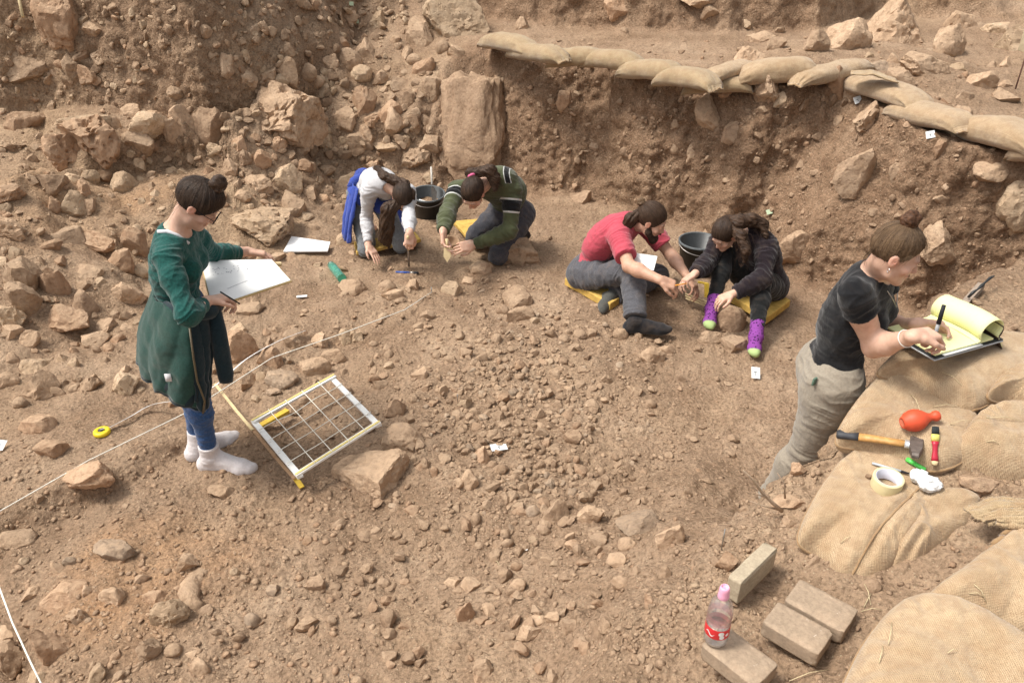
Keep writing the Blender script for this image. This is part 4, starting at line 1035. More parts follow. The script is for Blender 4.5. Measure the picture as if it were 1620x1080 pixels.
_, surfs['c1'] = outline_bag([(1455, 965, .72), (1520, 905, .77), (1580, 860, .81), (1660, 800, .86), (1760, 850, .85), (1740, 960, .78), (1650, 1010, .74), (1560, 1000, .71)], .76, .14, 'big smooth sandbag at the lower right edge', M_BURLAP, 41)
_, surfs['c2'] = outline_bag([(1330, 1090, .66), (1372, 1010, .70), (1430, 952, .74), (1500, 950, .77), (1580, 985, .79), (1680, 1050, .80), (1760, 1150, .76), (1650, 1300, .70), (1400, 1300, .62), (1290, 1180, .62)], .74, .16, 'huge coarse sandbag in the bottom right corner', M_BURLAP, 52)

def cloth_strip(name, label, cat, rows, mat, seed, thick=.006):
    """a crumpled piece of sacking: rows of (px,py,z) points laid across"""
    g = [[P(*q) for q in r] for r in rows]; nr, nc = len(g), len(g[0]); k = 10
    U_ = np.linspace(0, nr - 1, nr * k); W_ = np.linspace(0, nc - 1, nc * k); V = np.empty((len(U_), len(W_), 3))
    ga = np.array([[list(q) for q in r] for r in g])
    for i, u in enumerate(U_):
        i0 = min(int(u), nr - 2); fu = u - i0; row = ga[i0] * (1 - fu) + ga[i0 + 1] * fu
        for j, w in enumerate(W_):
            j0 = min(int(w), nc - 2); fw = w - j0; V[i, j] = row[j0] * (1 - fw) + row[j0 + 1] * fw
    X = V.reshape(-1, 3); uu = (np.arange(len(U_))[:, None] * np.ones(len(W_))).ravel() / k
    ww = (np.arange(len(W_))[None, :] * np.ones((len(U_), 1))).ravel() / k
    X[:, 2] += (1 - np.abs(perlin(np.stack([uu * 2.6 + seed, ww * .5, uu * 0], 1)))) * .028 + fbm(X * 30, 2) * .003
    c = X.mean(0); a, b = len(U_), len(W_); ix = np.arange(a * b).reshape(a, b)
    fa = np.stack([ix[:-1, :-1], ix[:-1, 1:], ix[1:, 1:], ix[1:, :-1]], -1).reshape(-1, 4)
    me = mesh_from(name, X - c, fa); set_uv(me, X[:, :2]); me.materials.append(mat)
    o = link(name, me); o.location = tuple(c); s = o.modifiers.new('thick', 'SOLIDIFY'); s.thickness = thick
    return tag(o, label, cat) if label else o
cloth_strip('burlap_rag', 'torn twisted end of burlap lying on the dirt ridge at the right', 'burlap', [[(1520, 812, .82), (1560, 795, .84), (1620, 800, .87)], [(1530, 822, .83), (1575, 812, .86), (1640, 812, .89)], [(1545, 832, .83), (1590, 826, .86), (1650, 830, .88)], [(1575, 842, .82), (1605, 845, .84), (1660, 850, .86)]], M_BURLAP2, 5)
rp = [P(1565, 872, .80), P(1590, 845, .83), P(1612, 822, .86), P(1640, 800, .88)]
vs, fs = tube([rp[0].lerp(rp[-1], t / 20) + Vector((math.sin(t * 1.7) * .006, 0, math.cos(t * 1.7) * .005 + .01)) for t in range(21)], [.008 + .007 * math.sin(t * .9) ** 2 for t in range(21)], 8)
tag(mobj('burlap_rope', (vs, fs), M_SEAM), 'twisted burlap tie beside the torn end of sacking', 'tie')
cloth_strip('burlap_flap', 'folded loose flap of burlap on top of the sandbag after the bend', 'burlap', [[(1345, 118, 1.36), (1375, 116, 1.38), (1415, 130, 1.36)], [(1345, 124, 1.36), (1380, 124, 1.39), (1420, 138, 1.35)]], M_BURLAP2, 9)
# ------------------------------------------------------------------ tools and small things
M_WHITE = plain('white_paint', (0.78, 0.77, 0.74, 1), .5, .3, 40, .05)
M_PAPER = plain('white_paper', (0.80, 0.80, 0.79, 1), .85, .1, 30, .02, .05)
M_YEL = plain('yellow_paint', (0.62, 0.42, 0.055, 1), .5, .35, 50, .12)
M_PALEWOOD = plain('pale_wood', (0.60, 0.47, 0.27, 1), .7, .2, 40, .15)
M_BLACKP = plain('black_plastic', (0.022, 0.024, 0.025, 1), .42, .45, 60, .25, .2)
M_STEEL = plain('worn_steel', (0.33, 0.31, 0.29, 1), .38, .5, 80, .2, .2, .001, Metallic=.85)
M_DARKSTEEL = plain('dark_hammer_steel', (0.13, 0.105, 0.09, 1), .55, .4, 60, .35, .3, .001, Metallic=.3)
M_TAG = plain('card', (0.66, 0.68, 0.68, 1), .7, .2, 40, .03, .05)
M_STRING = plain('white_string', (0.80, 0.77, 0.68, 1), .85, .1, 300, .12)
M_FOAM = plain('yellow_foam', (0.55, 0.36, 0.10, 1), .9, .1, 26, .22, .6, .006)
M_INK = plain('ink', (0.02, 0.02, 0.025, 1), .6, .2, 50, .1, 0)
def brick_mat(name, c, dust):
    s = NT(name); n = s.noise(14, 6, .65); n2 = s.noise(90, 5, .7); v = s.voro(75)
    col = s.ramp(n, [(.32, tuple(x * .8 for x in c) + (1,)), (.6, tuple(c) + (1,)), (.8, tuple(min(1, x * 1.2) for x in c) + (1,))])
    col = s.mix(s.math('MULTIPLY', s.ramp(n, [(.52, 0.0), (.66, 1.0)]), dust), col, (.40, .29, .20, 1))
    n5 = s.noise(30, 4, .7, None, 1.5)
    col = s.mix(s.ramp(n5, [(.66, 0.0), (.72, .7)]), col, (.62, .55, .48, 1))
    col = s.mix(.6, col, s.ramp(n2, [(.35, (.72, .7, .68, 1)), (.62, (1.12, 1.12, 1.1, 1))]), 'MULTIPLY')
    h = s.math('ADD', s.math('MULTIPLY', n2, .7), s.math('MULTIPLY', s.ramp(v, [(0, 0.0), (.35, 1.0)]), .4))
    return s.done(col, .92, s.bump(h, .7, .003), .15)
M_BRICK = brick_mat('grey_brown_brick', (.36, .272, .195), .5)
M_BRICKPALE = brick_mat('pale_pitted_brick', (.44, .365, .265), .3)

def rest(obj_pts): pass
def brick_at(near_l, far_l, near_r, z, h, label, mat, pale_top=False):
    """top-face corners in the photograph: a (common), b along the length, c along the width; all at height z"""
    a, b, c = P(*near_l, z), P(*far_l, z), P(*near_r, z)
    x = (b - a); y = (c - a); L = x.length; x.normalize(); y = (y - x * y.dot(x)); W = y.length; y.normalize()
    bm = bmesh.new(); bmesh.ops.create_cube(bm, size=1.0)
    bmesh.ops.subdivide_edges(bm, edges=bm.edges[:], cuts=14, use_grid_fill=True)
    co = np.array([v.co[:] for v in bm.verts]); q = np.abs(co) * 2
    nrm = np.sign(co) * (q > .98)
    edge_ = (q > .98).sum(1) >= 2
    D = np.array([L, W, h]); X = co * D
    ch = fbm(X * 40 + z * 9 + near_l[0], 3)
    k = np.where(edge_, .0032 + .007 * np.clip(ch, 0, 1) ** 2, 0)
    X = X - nrm * k[:, None] + nrm * (fbm(X * 25 + 3, 3) * .0011)[:, None]
    for v, w in zip(bm.verts, X): v.co = w
    me = bpy.data.meshes.new('brick'); bm.to_mesh(me); bm.free(); me.polygons.foreach_set('use_smooth', np.ones(len(me.polygons), bool))
    zdir = x.cross(y); 
    if zdir.z < 0: y = -y; zdir = x.cross(y); a = c
    M = Matrix((x, y, zdir)).transposed().to_4x4(); M.translation = a + x * L / 2 + y * W / 2 - Vector((0, 0, h / 2))
    if zdir.z < .5: pass
    o = link('brick', me, mat); o.matrix_world = M
    return tag(o, label, 'brick', 'loose bricks on the near ledge'), L, W
for q in [((1109, 1019), (1195, 1086), (1150, 988), .66, .058, 'brick under the water bottle at the bottom edge', M_BRICK),
          ((1206, 983), (1295, 1035), (1239, 953), .665, .060, 'middle brick lying flat with white scrapes, left of its touching neighbour', M_BRICK),
          ((1241, 948), (1335, 1000), (1275, 918), .665, .058, 'right-hand brick of the touching pair, nearest the knotted sandbag', M_BRICK)]:
    o, L, W = brick_at(*q)
# brick standing on its long edge with a pale pitted top
o, L, W = brick_at((1153, 908), (1211, 853), (1174, 923), .69, .098, 'pale pitted brick standing on its long edge', M_BRICKPALE)

# water bottle on the first brick
BZ = .662; BB = P(1131, 1012, BZ)
bottle = thing('water_bottle', 'small clear water bottle with pink cap and red label on a brick', 'bottle', tuple(BB))
def glassy(name, c, rough=.04, ior=1.2, alpha=None):
    s = NT(name); return s.done(c, rough, None, .5, **{'Transmission Weight': 1.0, 'IOR': ior})
def thin_plastic(name, c, op):
    s = NT(name); g = s.b; tr = s.n.new('ShaderNodeBsdfTransparent'); tr.inputs[0].default_value = c
    gl = s.n.new('ShaderNodeBsdfGlossy'); gl.inputs['Roughness'].default_value = .12
    df = s.n.new('ShaderNodeBsdfDiffuse'); df.inputs[0].default_value = (min(1, c[0]), min(1, c[1]), min(1, c[2]), 1)
    m1 = s.n.new('ShaderNodeMixShader'); m1.inputs[0].default_value = op; s.l.new(tr.outputs[0], m1.inputs[1]); s.l.new(df.outputs[0], m1.inputs[2])
    lw = s.n.new('ShaderNodeLayerWeight'); lw.inputs[0].default_value = .25
    m2 = s.n.new('ShaderNodeMixShader'); s.l.new(lw.outputs['Facing'], m2.inputs[0]); s.l.new(m1.outputs[0], m2.inputs[1]); s.l.new(gl.outputs[0], m2.inputs[2])
    s.l.new(m2.outputs[0], s.n['Material Output'].inputs[0]); return s.m
M_BOT = thin_plastic('clear_plastic', (.96, .955, .96, 1), .10)
M_BOTPINK = thin_plastic('pinkish_plastic', (.97, .66, .72, 1), .16)
M_CAP = plain('pink_cap', (.78, .36, .50, 1), .4, .4, 40, .05, 0)
M_LABEL = plain('red_label', (.62, .03, .035, 1), .45, .4, 40, .06, 0)
prof = [(.001, .001), (.026, .002), (.0335, .008), (.0350, .018), (.0335, .024), (.0350, .030), (.0350, .088), (.0330, .094), (.0350, .100), (.0352, .125), (.0345, .140), (.030, .158), (.020, .174), (.0135, .182), (.0135, .190)]
mobj('bottle_body', lathe(prof, 40), M_BOT, bottle)
mobj('pink_band', lathe([(.0354, .092), (.0336, .096), (.0354, .102), (.0356, .116), (.0354, .119)], 40), M_BOTPINK, bottle)
mobj('wrapper', lathe([(.0353, .042), (.0356, .043), (.0356, .078), (.0353, .079)], 40), M_LABEL, bottle)
mobj('cap', lathe([(.0155, .180), (.0162, .182), (.0162, .192), (.0150, .196), (.0152, .204), (.0140, .216), (.0110, .222), (.0095, .221), (.0090, .217), (.001, .217)], 28), M_CAP, bottle)
water = lathe([(.001, .003), (.025, .004), (.032, .010), (.0334, .02), (.0334, .064), (.001, .064)], 36)
mobj('water', water, thin_plastic('water', (.97, .975, .985, 1), .05), bottle)
# white swirl and circles printed on the wrapper
def on_cyl(path2, r, wdt):
    V = []; Fc = []
    for i, (a, z) in enumerate(path2):
        for sgn in (-1, 1):
            V.append(Vector((r * math.cos(a), r * math.sin(a), z + sgn * wdt[i])))
        if i: Fc.append((2 * i - 2, 2 * i - 1, 2 * i + 1, 2 * i))
    return V, Fc
cam_a = math.atan2(-BB.y, -BB.x)
sw = on_cyl([(cam_a - .95 + .07 * i, .058 + .006 * math.sin(i * .55)) for i in range(13)], .0360, [.0004 + .0022 * math.sin(math.pi * i / 12) for i in range(13)])
discs = []
for (a, z, r_) in ((cam_a + .42, .067, .0085), (cam_a + .50, .053, .0075), (cam_a + .95, .060, .006)):
    V = [Vector((.0361 * math.cos(a), .0361 * math.sin(a), z))] + [Vector((.0361 * math.cos(a + r_ / .036 * math.cos(t)), .0361 * math.sin(a + r_ / .036 * math.cos(t)), z + r_ * math.sin(t))) for t in [2 * math.pi * k / 20 for k in range(20)]]
    discs.append((V, [(0, 1 + k, 1 + (k + 1) % 20) for k in range(20)]))
mobj('print', merge([sw] + discs), M_PAPER, bottle, False)

# ---- tape roll, hammer, bulb, brush, marker, crumpled paper on the sandbags
TZ = .845
tp = P(1401, 766, TZ)
tz = surfs['tape'](tp.x, tp.y); tp = P(1401, 770, tz + .0)
roll = thing('tape_roll', 'roll of pale masking tape standing flat on a sandbag', 'tape', tuple(tp), rot=(math.radians(6), math.radians(-2), 0))
mobj('tape', lathe([(.043, .0), (.0505, .001), (.051, .004), (.051, .045), (.0505, .048), (.043, .049), (.043, .0)], 48), plain('masking_tape', (.66, .58, .34, 1), .6, .3, 40, .05), roll)
mobj('core', lathe([(.0400, .001), (.0429, .001), (.0429, .048), (.0400, .048), (.0400, .001)], 48), plain('tape_core', (.58, .58, .64, 1), .8, .1, 40, .04), roll)

def top_of(px, py, keys=('tape', 'ham', 'pad', 'knot', 'r2')):
    """where the sight line meets the sandbags"""
    DG = bpy.context.evaluated_depsgraph_get(); d = ray(px, py).normalized()
    h = SC.ray_cast(DG, CAM, d); return h[1]
bpy.context.view_layer.update()
ha = top_of(1322, 692); hb = top_of(1447, 712)
ha = ha + Vector((0, 0, .018)); hb = hb + Vector((0, 0, .022))
hx = (hb - ha).normalized(); HL = (hb - ha).length
hammer = thing('hammer', 'hammer with black-gripped wooden handle and steel head on a sandbag', 'hammer', tuple(ha))
hy = Vector((0, 0, 1)).cross(hx).normalized(); hz = hx.cross(hy)
HM = Matrix((hx, hy, hz)).transposed()
def along(pts, rad, sq=.75, n=14):
    V, Fc = tube([Vector((x, 0, z)) for x, z in pts], rad, n); V = [Vector((v.x, v.y, v.z * sq)) for v in V]; return [HM @ v for v in V], Fc
mobj('handle', along([(HL * .27, 0), (HL * .45, .002), (HL * .7, .001), (HL * .88, 0)], [.0175, .0165, .0150, .0160]), plain('varnished_wood', (.50, .27, .09, 1), .45, .4, 70, .2), hammer)
mobj('grip', along([(0, 0), (.006, 0), (HL * .1, 0), (HL * .2, 0), (HL * .285, 0)], [.016, .0205, .0200, .0185, .0182]), plain('black_grip', (.035, .035, .04, 1), .6, .4, 30, .4), hammer)
mobj('ferrule', along([(HL * .86, 0), (HL * .965, 0)], [.0178, .0180]), plain('silver_collar', (.62, .65, .68, 1), .3, .5, 60, .1, Metallic=.6), hammer)
HV = []
def ring4(yp, hw, hh): return [Vector((HL + sx * hw, yp, sz * hh)) for sx, sz in ((-1, -1), (1, -1), (1, 1), (-1, 1))]
secs = [(.062, .020, .016), (.058, .022, .018), (.0, .022, .018), (-.03, .021, .016), (-.066, .012, .012), (-.074, .012, .005)]
V = []; Fc = []
for i, (yp, hw, hh) in enumerate(secs):
    V += ring4(yp, hw, hh)
    if i:
        for k in range(4): Fc.append(((i - 1) * 4 + k, (i - 1) * 4 + (k + 1) % 4, i * 4 + (k + 1) % 4, i * 4 + k))
Fc += [(3, 2, 1, 0), tuple(len(V) - 4 + k for k in range(4))]
o = mobj('head', ([HM @ v for v in V], Fc), M_DARKSTEEL, hammer, False); bv = o.modifiers.new('b', 'BEVEL'); bv.width = .003; bv.segments = 2

bc = top_of(1441, 678) + Vector((0, 0, .030)); bdir = (top_of(1476, 668) + Vector((0, 0, .022)) - bc).normalized()
bulb = thing('rubber_bulb', 'orange-red rubber air bulb lying on a sandbag above the hammer', 'blower bulb', tuple(bc + Vector((0, 0, .006)))); bulb.scale = (1.22, 1.22, 1.22)
M_RUB = plain('orange_rubber', (.62, .085, .035, 1), .5, .35, 40, .08, .1)
Mb = Vector((0, 0, 1)).rotation_difference(bdir).to_matrix().to_4x4()
pr = [(.001, -.030), (.012, -.031), (.0125, -.034), (.0165, -.034), (.019, -.029), (.027, -.020), (.0325, -.004), (.0330, .006), (.030, .019), (.022, .032), (.0145, .042), (.0115, .050), (.0118, .056), (.0150, .061), (.0160, .068), (.0135, .075), (.006, .078), (.001, .078)]
mobj('bulb', lathe(pr, 36, Mb), M_RUB, bulb)
mobj('valve', lathe([(.0115, -.0345), (.001, -.0345)], 24, Mb), plain('valve_rubber', (.70, .20, .12, 1), .6, .2, 40, .05, 0), bulb)

b0 = top_of(1477, 684) + Vector((0, 0, .026)); b1 = top_of(1475, 742) + Vector((0, 0, .032))
brush = thing('paintbrush', 'paintbrush with crimson handle, yellow ferrule and dark bristles beside the hammer head', 'brush', tuple(b0))
ux = (b1 - b0).normalized(); BL = (b1 - b0).length; uy = Vector((0, 0, 1)).cross(ux).normalized(); uz = ux.cross(uy); BM = Matrix((ux, uy, uz)).transposed()
def flat_tube(pts, sq, n=12):
    V, Fc = tube([Vector((x, 0, 0)) for x, r in pts], [r for x, r in pts], n); return [BM @ Vector((v.x, v.y, v.z * sq)) for v in V], Fc
mobj('bristles', flat_tube([(-.001, .006), (0, .012), (BL * .22, .0135)], .5), plain('dark_bristles', (.03, .034, .035, 1), .8, .2, 300, .4, .6), brush)
mobj('ferrule', flat_tube([(BL * .215, .0142), (BL * .42, .0140)], .55), plain('yellow_ferrule', (.58, .52, .14, 1), .4, .4, 50, .1), brush)
mobj('handle', flat_tube([(BL * .415, .0135), (BL * .52, .0100), (BL * .70, .0085), (BL * .86, .0115), (BL * .97, .0125)], .7), plain('crimson_paint', (.42, .018, .04, 1), .35, .5, 50, .1, 0), brush)
mobj('handle_end', flat_tube([(BL * .965, .0123), (BL * 1.06, .0095), (BL * 1.10, .005)], .7), M_PALEWOOD, brush)

def stick(name, label, cat, a, b, r, mat, n=10, parts=None):
    root = thing(name, label, cat, tuple(a)); d = Vector(b) - Vector(a)
    for nm, t0, t1, r0, r1, m in (parts or [('body', 0, 1, r, r, mat)]):
        mobj(nm, tube([d * t0, d * t1], [r0, r1], n), m, root)
    return root
M_GREEN = plain('bright_green_plastic', (.10, .62, .10, 1), .35, .5, 40, .04, 0)
ga = top_of(1433, 730) + Vector((0, 0, .012)); gb = top_of(1462, 748) + Vector((0, 0, .014))
stick('green_marker', 'bright green marker pen sticking out from under the crumpled paper', 'marker', ga, gb, .008, M_GREEN, parts=[('cap', 0, .45, .0088, .0088, M_GREEN), ('barrel', .45, 1.0, .0080, .0080, M_GREEN)])
pa = top_of(1379, 735) + Vector((0, 0, .008)); pb = top_of(1440, 753) + Vector((0, 0, .01))
stick('grey_pen', 'grey mechanical pencil behind the roll of masking tape', 'pencil', pa, pb, .004, M_STEEL, parts=[('barrel', 0, .75, .0045, .0045, plain('grey_plastic', (.42, .46, .50, 1), .4, .4, 50, .05, 0)), ('tip', .75, 1, .0050, .002, M_INK)])
# crumpled paper: folded faceted ball pair
cpz = top_of(1467, 772)
v, f = ICO[4]; v = v.copy()
r_ = np.random.default_rng(5)
for _ in range(46):
    n_ = r_.normal(size=3); n_ /= np.linalg.norm(n_); d_ = r_.uniform(-.2, .75); s_ = np.abs(v @ n_ - d_); v = v - np.outer(np.clip(.16 - s_, 0, .16) * r_.uniform(.3, 1.1), n_ * np.sign(r_.normal()))
v *= (1 + .22 * fbm(v * 2.4, 3))[:, None]
va = v * np.array([.040, .030, .024]); vb = (v[:, [1, 0, 2]] * np.array([.028, .026, .024])) + np.array([-.022, .034, .006])
cr = link('crumpled_paper', mesh_from('crumpled_paper', np.concatenate([va, vb]), np.concatenate([f, f + len(v)]), False), M_PAPER)
cr.location = cpz + Vector((0.003, .0, .018)); tag(cr, 'crumpled white tissue paper beside the tape roll', 'paper')
place_stone(0, 0, 1, 1, at=(0, 0, -30)) if False else None
cl = top_of(1374, 755); v, f = rock_shape(901, 3, (.013, .011, .009)); o = link('dirt_clod', mesh_from('dirt_clod', v, f), ROCKM['brown']); o.location = cl + Vector((0, 0, .006)); tag(o, 'brown clod of dirt just left of the tape roll', 'clod')

# ---- notepad on the sandbag
nz = 1.095
N0 = P(1478, 572, nz); N1 = P(1587, 541, nz); N3 = P(1440, 548, nz)
pad = thing('notepad', 'yellow ruled notepad with a page rolled over, on the sandbag', 'notepad', tuple(N0))
ex = (N1 - N0); ex = Vector((ex.x, ex.y, 0)); PL = ex.length; ex.normalize(); ey = Vector((-ex.y, ex.x, 0))
PW = .24
Rz = Matrix((ex, ey, Vector((0, 0, 1)))).transposed().to_4x4()
def loc(vf): return [Rz @ v for v in vf[0]], vf[1]
M_PADBK = plain('black_board', (.02, .022, .025, 1), .5, .4, 40, .1, 0)
def ruled():
    s = NT('yellow_ruled_paper'); w = s.n.new('ShaderNodeTexWave'); w.bands_direction = 'Y'; w.inputs['Scale'].default_value = 1 / .009 / 3.1416 / 1; w.inputs['Distortion'].default_value = 0
    s.l.new(s.co.outputs['Object'], w.inputs['Vector'])
    n = s.noise(170, 3, .6)
    mpv = s.n.new('ShaderNodeMapping'); mpv.inputs['Scale'].default_value = (60, 220, 10); s.l.new(s.co.outputs['Object'], mpv.inputs[0])
    sc = s.noise(1.0, 3, .7, mpv.outputs[0])
    ln = s.ramp(w.outputs['Fac'], [(.90, 0.0), (.97, .35)])
    c = s.mix(ln, (.80, .80, .42, 1), (.50, .55, .45, 1))
    c = s.mix(s.math('MULTIPLY', s.ramp(sc, [(.60, 0.0), (.66, .5)]), 1.0), c, (.35, .36, .25, 1)); return s.done(c, .8, None, .15)
M_YPAD = ruled()
mobj('board', loc(box(PL * .5, PW * .5, .004, PL, PW, .006, .002)), plain('grey_board', (.42, .44, .46, 1), .5, .3, 40, .05, 0), pad)
mobj('clip_folder', loc(box(PL * .5, PW * .5, .0105, PL * .99, PW * .985, .005, .001)), M_PADBK, pad)
mobj('white_sheet', loc(box(PL * .40, PW * .44, .0150, PL * .55, PW * .9, .002)), M_PAPER, pad)
mobj('page', loc(box(PL * .44, PW * .50, .0205, PL * .84, PW * .93, .007, .001)), M_YPAD, pad, False)
# page rolled over the top end: sheet curling up, back and down behind
nu, nv = 34, 12; V = []
for i in range(nu):
    a = i / (nu - 1); r_r = .046
    if a < .12: q = a / .12; x = PL * .60 + q * PL * .06; z = .025 + q * .008
    elif a < .78: th = math.radians(222 - 262 * (a - .12) / .66); x = PL * .78 + r_r * 1.25 * math.cos(th); z = .026 + .036 + r_r * math.sin(th) * 1.0
    else: q = (a - .78) / .22; x = PL * .78 + r_r * 1.25 * math.cos(math.radians(-40)) + q * .050; z = .062 + r_r * math.sin(math.radians(-40)) - q * .060
    for j in range(nv):
        b = j / (nv - 1); V.append(Rz @ Vector((x + .012 * math.sin(b * 2.5), PW * (.02 + .96 * b), z + .003 * math.sin(b * 5))))
ix = np.arange(nu * nv).reshape(nu, nv); fa = np.stack([ix[:-1, :-1], ix[1:, :-1], ix[1:, 1:], ix[:-1, 1:]], -1).reshape(-1, 4)
o = mobj('rolled_page', (V, [tuple(q) for q in fa]), M_YPAD, pad); sm = o.modifiers.new('t', 'SOLIDIFY'); sm.thickness = .003
V2 = [v + Vector((0.004, 0, -.012)) for v in V[nv * 20:]]; n2_ = len(V2) // nv; ix = np.arange(n2_ * nv).reshape(n2_, nv); fa = np.stack([ix[:-1, :-1], ix[1:, :-1], ix[1:, 1:], ix[:-1, 1:]], -1).reshape(-1, 4)
o = mobj('dark_cover', (V2, [tuple(q) for q in fa]), plain('brown_cover', (.07, .045, .035, 1), .6, .3, 40, .1, 0), pad); sm = o.modifiers.new('t', 'SOLIDIFY'); sm.thickness = .003
PADZ = nz + .026

# ---- string frame (planning frame): four laths, strings both ways
fz = .14
FL, FT, FR, FB_ = P(398, 669, .10), P(528, 596, .13), P(604, 672, .17), P(471, 757, .14)
fr = thing('planning_frame', 'white and yellow wooden frame strung with a square grid of strings', 'drawing frame', tuple(FL))
def lath(name, a, b, w, t, mat, inset=0, lift=0, off=0.0):
    a = Vector(a); b = Vector(b); d = b - a; L = d.length; u = d / L; cen_ = (FL + FT + FR + FB_) / 4
    n_ = (FR - FL).cross(FT - FL).normalized(); 
    if n_.z < 0: n_ = -n_
    s_ = n_.cross(u).normalized()
    if (cen_ - (a + b) / 2).dot(s_) < 0: s_ = -s_
    M = Matrix((u, s_, n_)).transposed()
    if M.determinant() < 0: M = Matrix((u, s_, -n_)).transposed()
    V, Fc = box(L / 2, w / 2 + off, 0, L, w, t, .0015)
    nn_ = n_
    return mobj(name, ([M @ v + a - FL + nn_ * lift for v in V], Fc), mat, fr, False)
lath('lath', FL, FB_, .030, .012, M_WHITE); lath('lath', FT, FR, .030, .012, M_WHITE)
lath('lath', FL, FT, .030, .012, M_WHITE, lift=.0125); lath('lath', FB_, FR, .030, .012, M_WHITE, lift=.0125)
lath('yellow_ruler', FL, FT, .013, .004, M_YEL if 0 else plain('pale_yellow_ruler', (.68, .56, .22, 1), .6, .3, 40, .1), lift=.0213, off=.003)
lath('yellow_ruler', FB_, FR, .013, .004, plain('pale_yellow_ruler2', (.68, .56, .22, 1), .6, .3, 40, .1), lift=.0213, off=.006)
# joints of the folding rules: darker ticks
tick_me = None
for (a, b, lf) in ((FL, FB_, .0066), (FT, FR, .0066)):
    for t in (.2, .4, .6, .8):
        p = a.lerp(b, t) - FL; d = (b - a).normalized(); n_ = Vector((0, 0, 1)); s_ = n_.cross(d).normalized()
        if ((FL + FT + FR + FB_) / 4 - (a + b) / 2).dot(s_) < 0: s_ = -s_
        M = Matrix((d, s_, n_)).transposed()
        V, Fc = box(0, .015, lf, .002, .028, .0008); mobj('joint', ([M @ v + p for v in V], Fc), M_STEEL, fr, False)
for k in range(1, 5):
    a = FL.lerp(FT, k / 5) - FL; b = FB_.lerp(FR, k / 5) - FL; up_ = Vector((0, 0, .026))
    mobj('string', tube([a + up_, b + up_], [.0024] * 2, 5), M_STRING, fr)
for k in range(1, 5):
    a = FL.lerp(FB_, k / 5) - FL; b = FT.lerp(FR, k / 5) - FL; n_ = 12
    sag = .02 if k == 1 else .004
    mobj('string', tube([a.lerp(b, i / n_) + Vector((0, sag * math.sin(i / n_ * 12) * .7, .020 - sag * math.sin(math.pi * i / n_) * .5)) for i in range(n_ + 1)], [.0024] * (n_ + 1), 5), M_STRING, fr)
# folding rule from the frame: yellow strip end and pale wooden laths
yr = thing('folding_rule', 'folding rule of pale and yellow wood running under the corner of the string frame', 'folding rule', tuple(P(340, 608, .05)))
r0 = P(340, 608, .05)
def bar(name, a, b, w, t, mat, parent, base):
    a = Vector(a) - base; b = Vector(b) - base; d = b - a; L = d.length; u = d / L; s_ = Vector((0, 0, 1)).cross(u).normalized(); n_ = u.cross(s_)
    M = Matrix((u, s_, n_)).transposed(); V, Fc = box(L / 2, 0, 0, L, w, t, .001)
    return mobj(name, ([M @ v + a for v in V], Fc), mat, parent, False)
bar('segment', P(340, 607, .06), P(373, 648, .07), .016, .006, M_PALEWOOD, yr, r0)
bar('segment', P(370, 645, .075), P(400, 680, .075), .016, .006, M_PALEWOOD, yr, r0)
bar('segment', P(399, 678, .07), P(435, 722, .06), .016, .006, plain('wood_rule', (.42, .26, .15, 1), .7, .2, 60, .15), yr, r0)
bar('segment', P(433, 720, .055), P(466, 757, .06), .016, .006, plain('wood_rule2', (.42, .26, .15, 1), .7, .2, 60, .15), yr, r0)
bar('segment', P(465, 753, .05), P(478, 771, .035), .026, .007, M_YEL, yr, r0)
bl = thing('yellow_level', 'short yellow board lying inside the string frame', 'board', tuple(P(412, 672, .06)))
bar('board', P(408, 676, .05), P(455, 649, .05), .035, .018, M_YEL, bl, P(412, 672, .06))

# ---- yellow measuring tape reel with its white tape
rc, _ = hit(162, 686)
reel = thing('tape_reel', 'round yellow measuring tape reel lying on the ground', 'measuring tape', tuple(rc))
M_REEL = plain('yellow_plastic', (.72, .55, .02, 1), .4, .4, 40, .05, 0)
mobj('case', lathe([(.001, 0), (.036, 0), (.042, .004), (.043, .012), (.041, .021), (.036, .025), (.018, .026), (.017, .023), (.001, .023)], 40), M_REEL, reel)
mobj('hub', lathe([(.0165, .0235), (.0155, .028), (.010, .030), (.001, .030)], 28), M_BLACKP, reel)
mobj('crank', box(.006, 0, .032, .024, .008, .003, .001), M_STEEL, reel)
def ribbon(name, label, cat, pp, w, mat, lift=.01, tilt=0.0, thin=.0012):
    path = [Vector(q) for q in pp]; f_ = []
    n = len(path)
    for i in range(n - 1):
        a, b, c, d = path[max(i - 1, 0)], path[i], path[i + 1], path[min(i + 2, n - 1)]
        for k in range(10):
            t = k / 10; f_.append(.5 * ((2 * b) + (-a + c) * t + (2 * a - 5 * b + 4 * c - d) * t ** 2 + (-a + 3 * b - 3 * c + d) * t ** 3))
    f_.append(path[-1]); V = []; Fc = []
    for i, p in enumerate(f_):
        t = (f_[min(i + 1, len(f_) - 1)] - f_[max(i - 1, 0)]).normalized(); s_ = t.cross(Vector((0, 0, 1))).normalized()
        s_ = (s_ * math.cos(tilt) + Vector((0, 0, 1)) * math.sin(tilt))
        V += [p + s_ * w / 2 - f_[0], p - s_ * w / 2 - f_[0]]
        if i: Fc.append((2 * i - 2, 2 * i - 1, 2 * i + 1, 2 * i))
    o = mobj(name, (V, Fc), mat, None, True); o.location = f_[0]; m = o.modifiers.new('t', 'SOLIDIFY'); m.thickness = thin
    return tag(o, label, cat)
ribbon('measuring_tape_ribbon', 'white measuring tape stretched from the yellow reel past the standing woman', 'measuring tape', [hit(176, 681)[0] + Vector((0, 0, .022)), hit(208, 666)[0] + Vector((0, 0, .03)), hit(245, 650)[0] + Vector((0, 0, .045)), P(300, 630, .13), P(343, 608, .12), P(390, 568, .14), P(440, 540, .13), P(483, 523, .10)], .019, M_PAPER, tilt=.5, thin=.002)
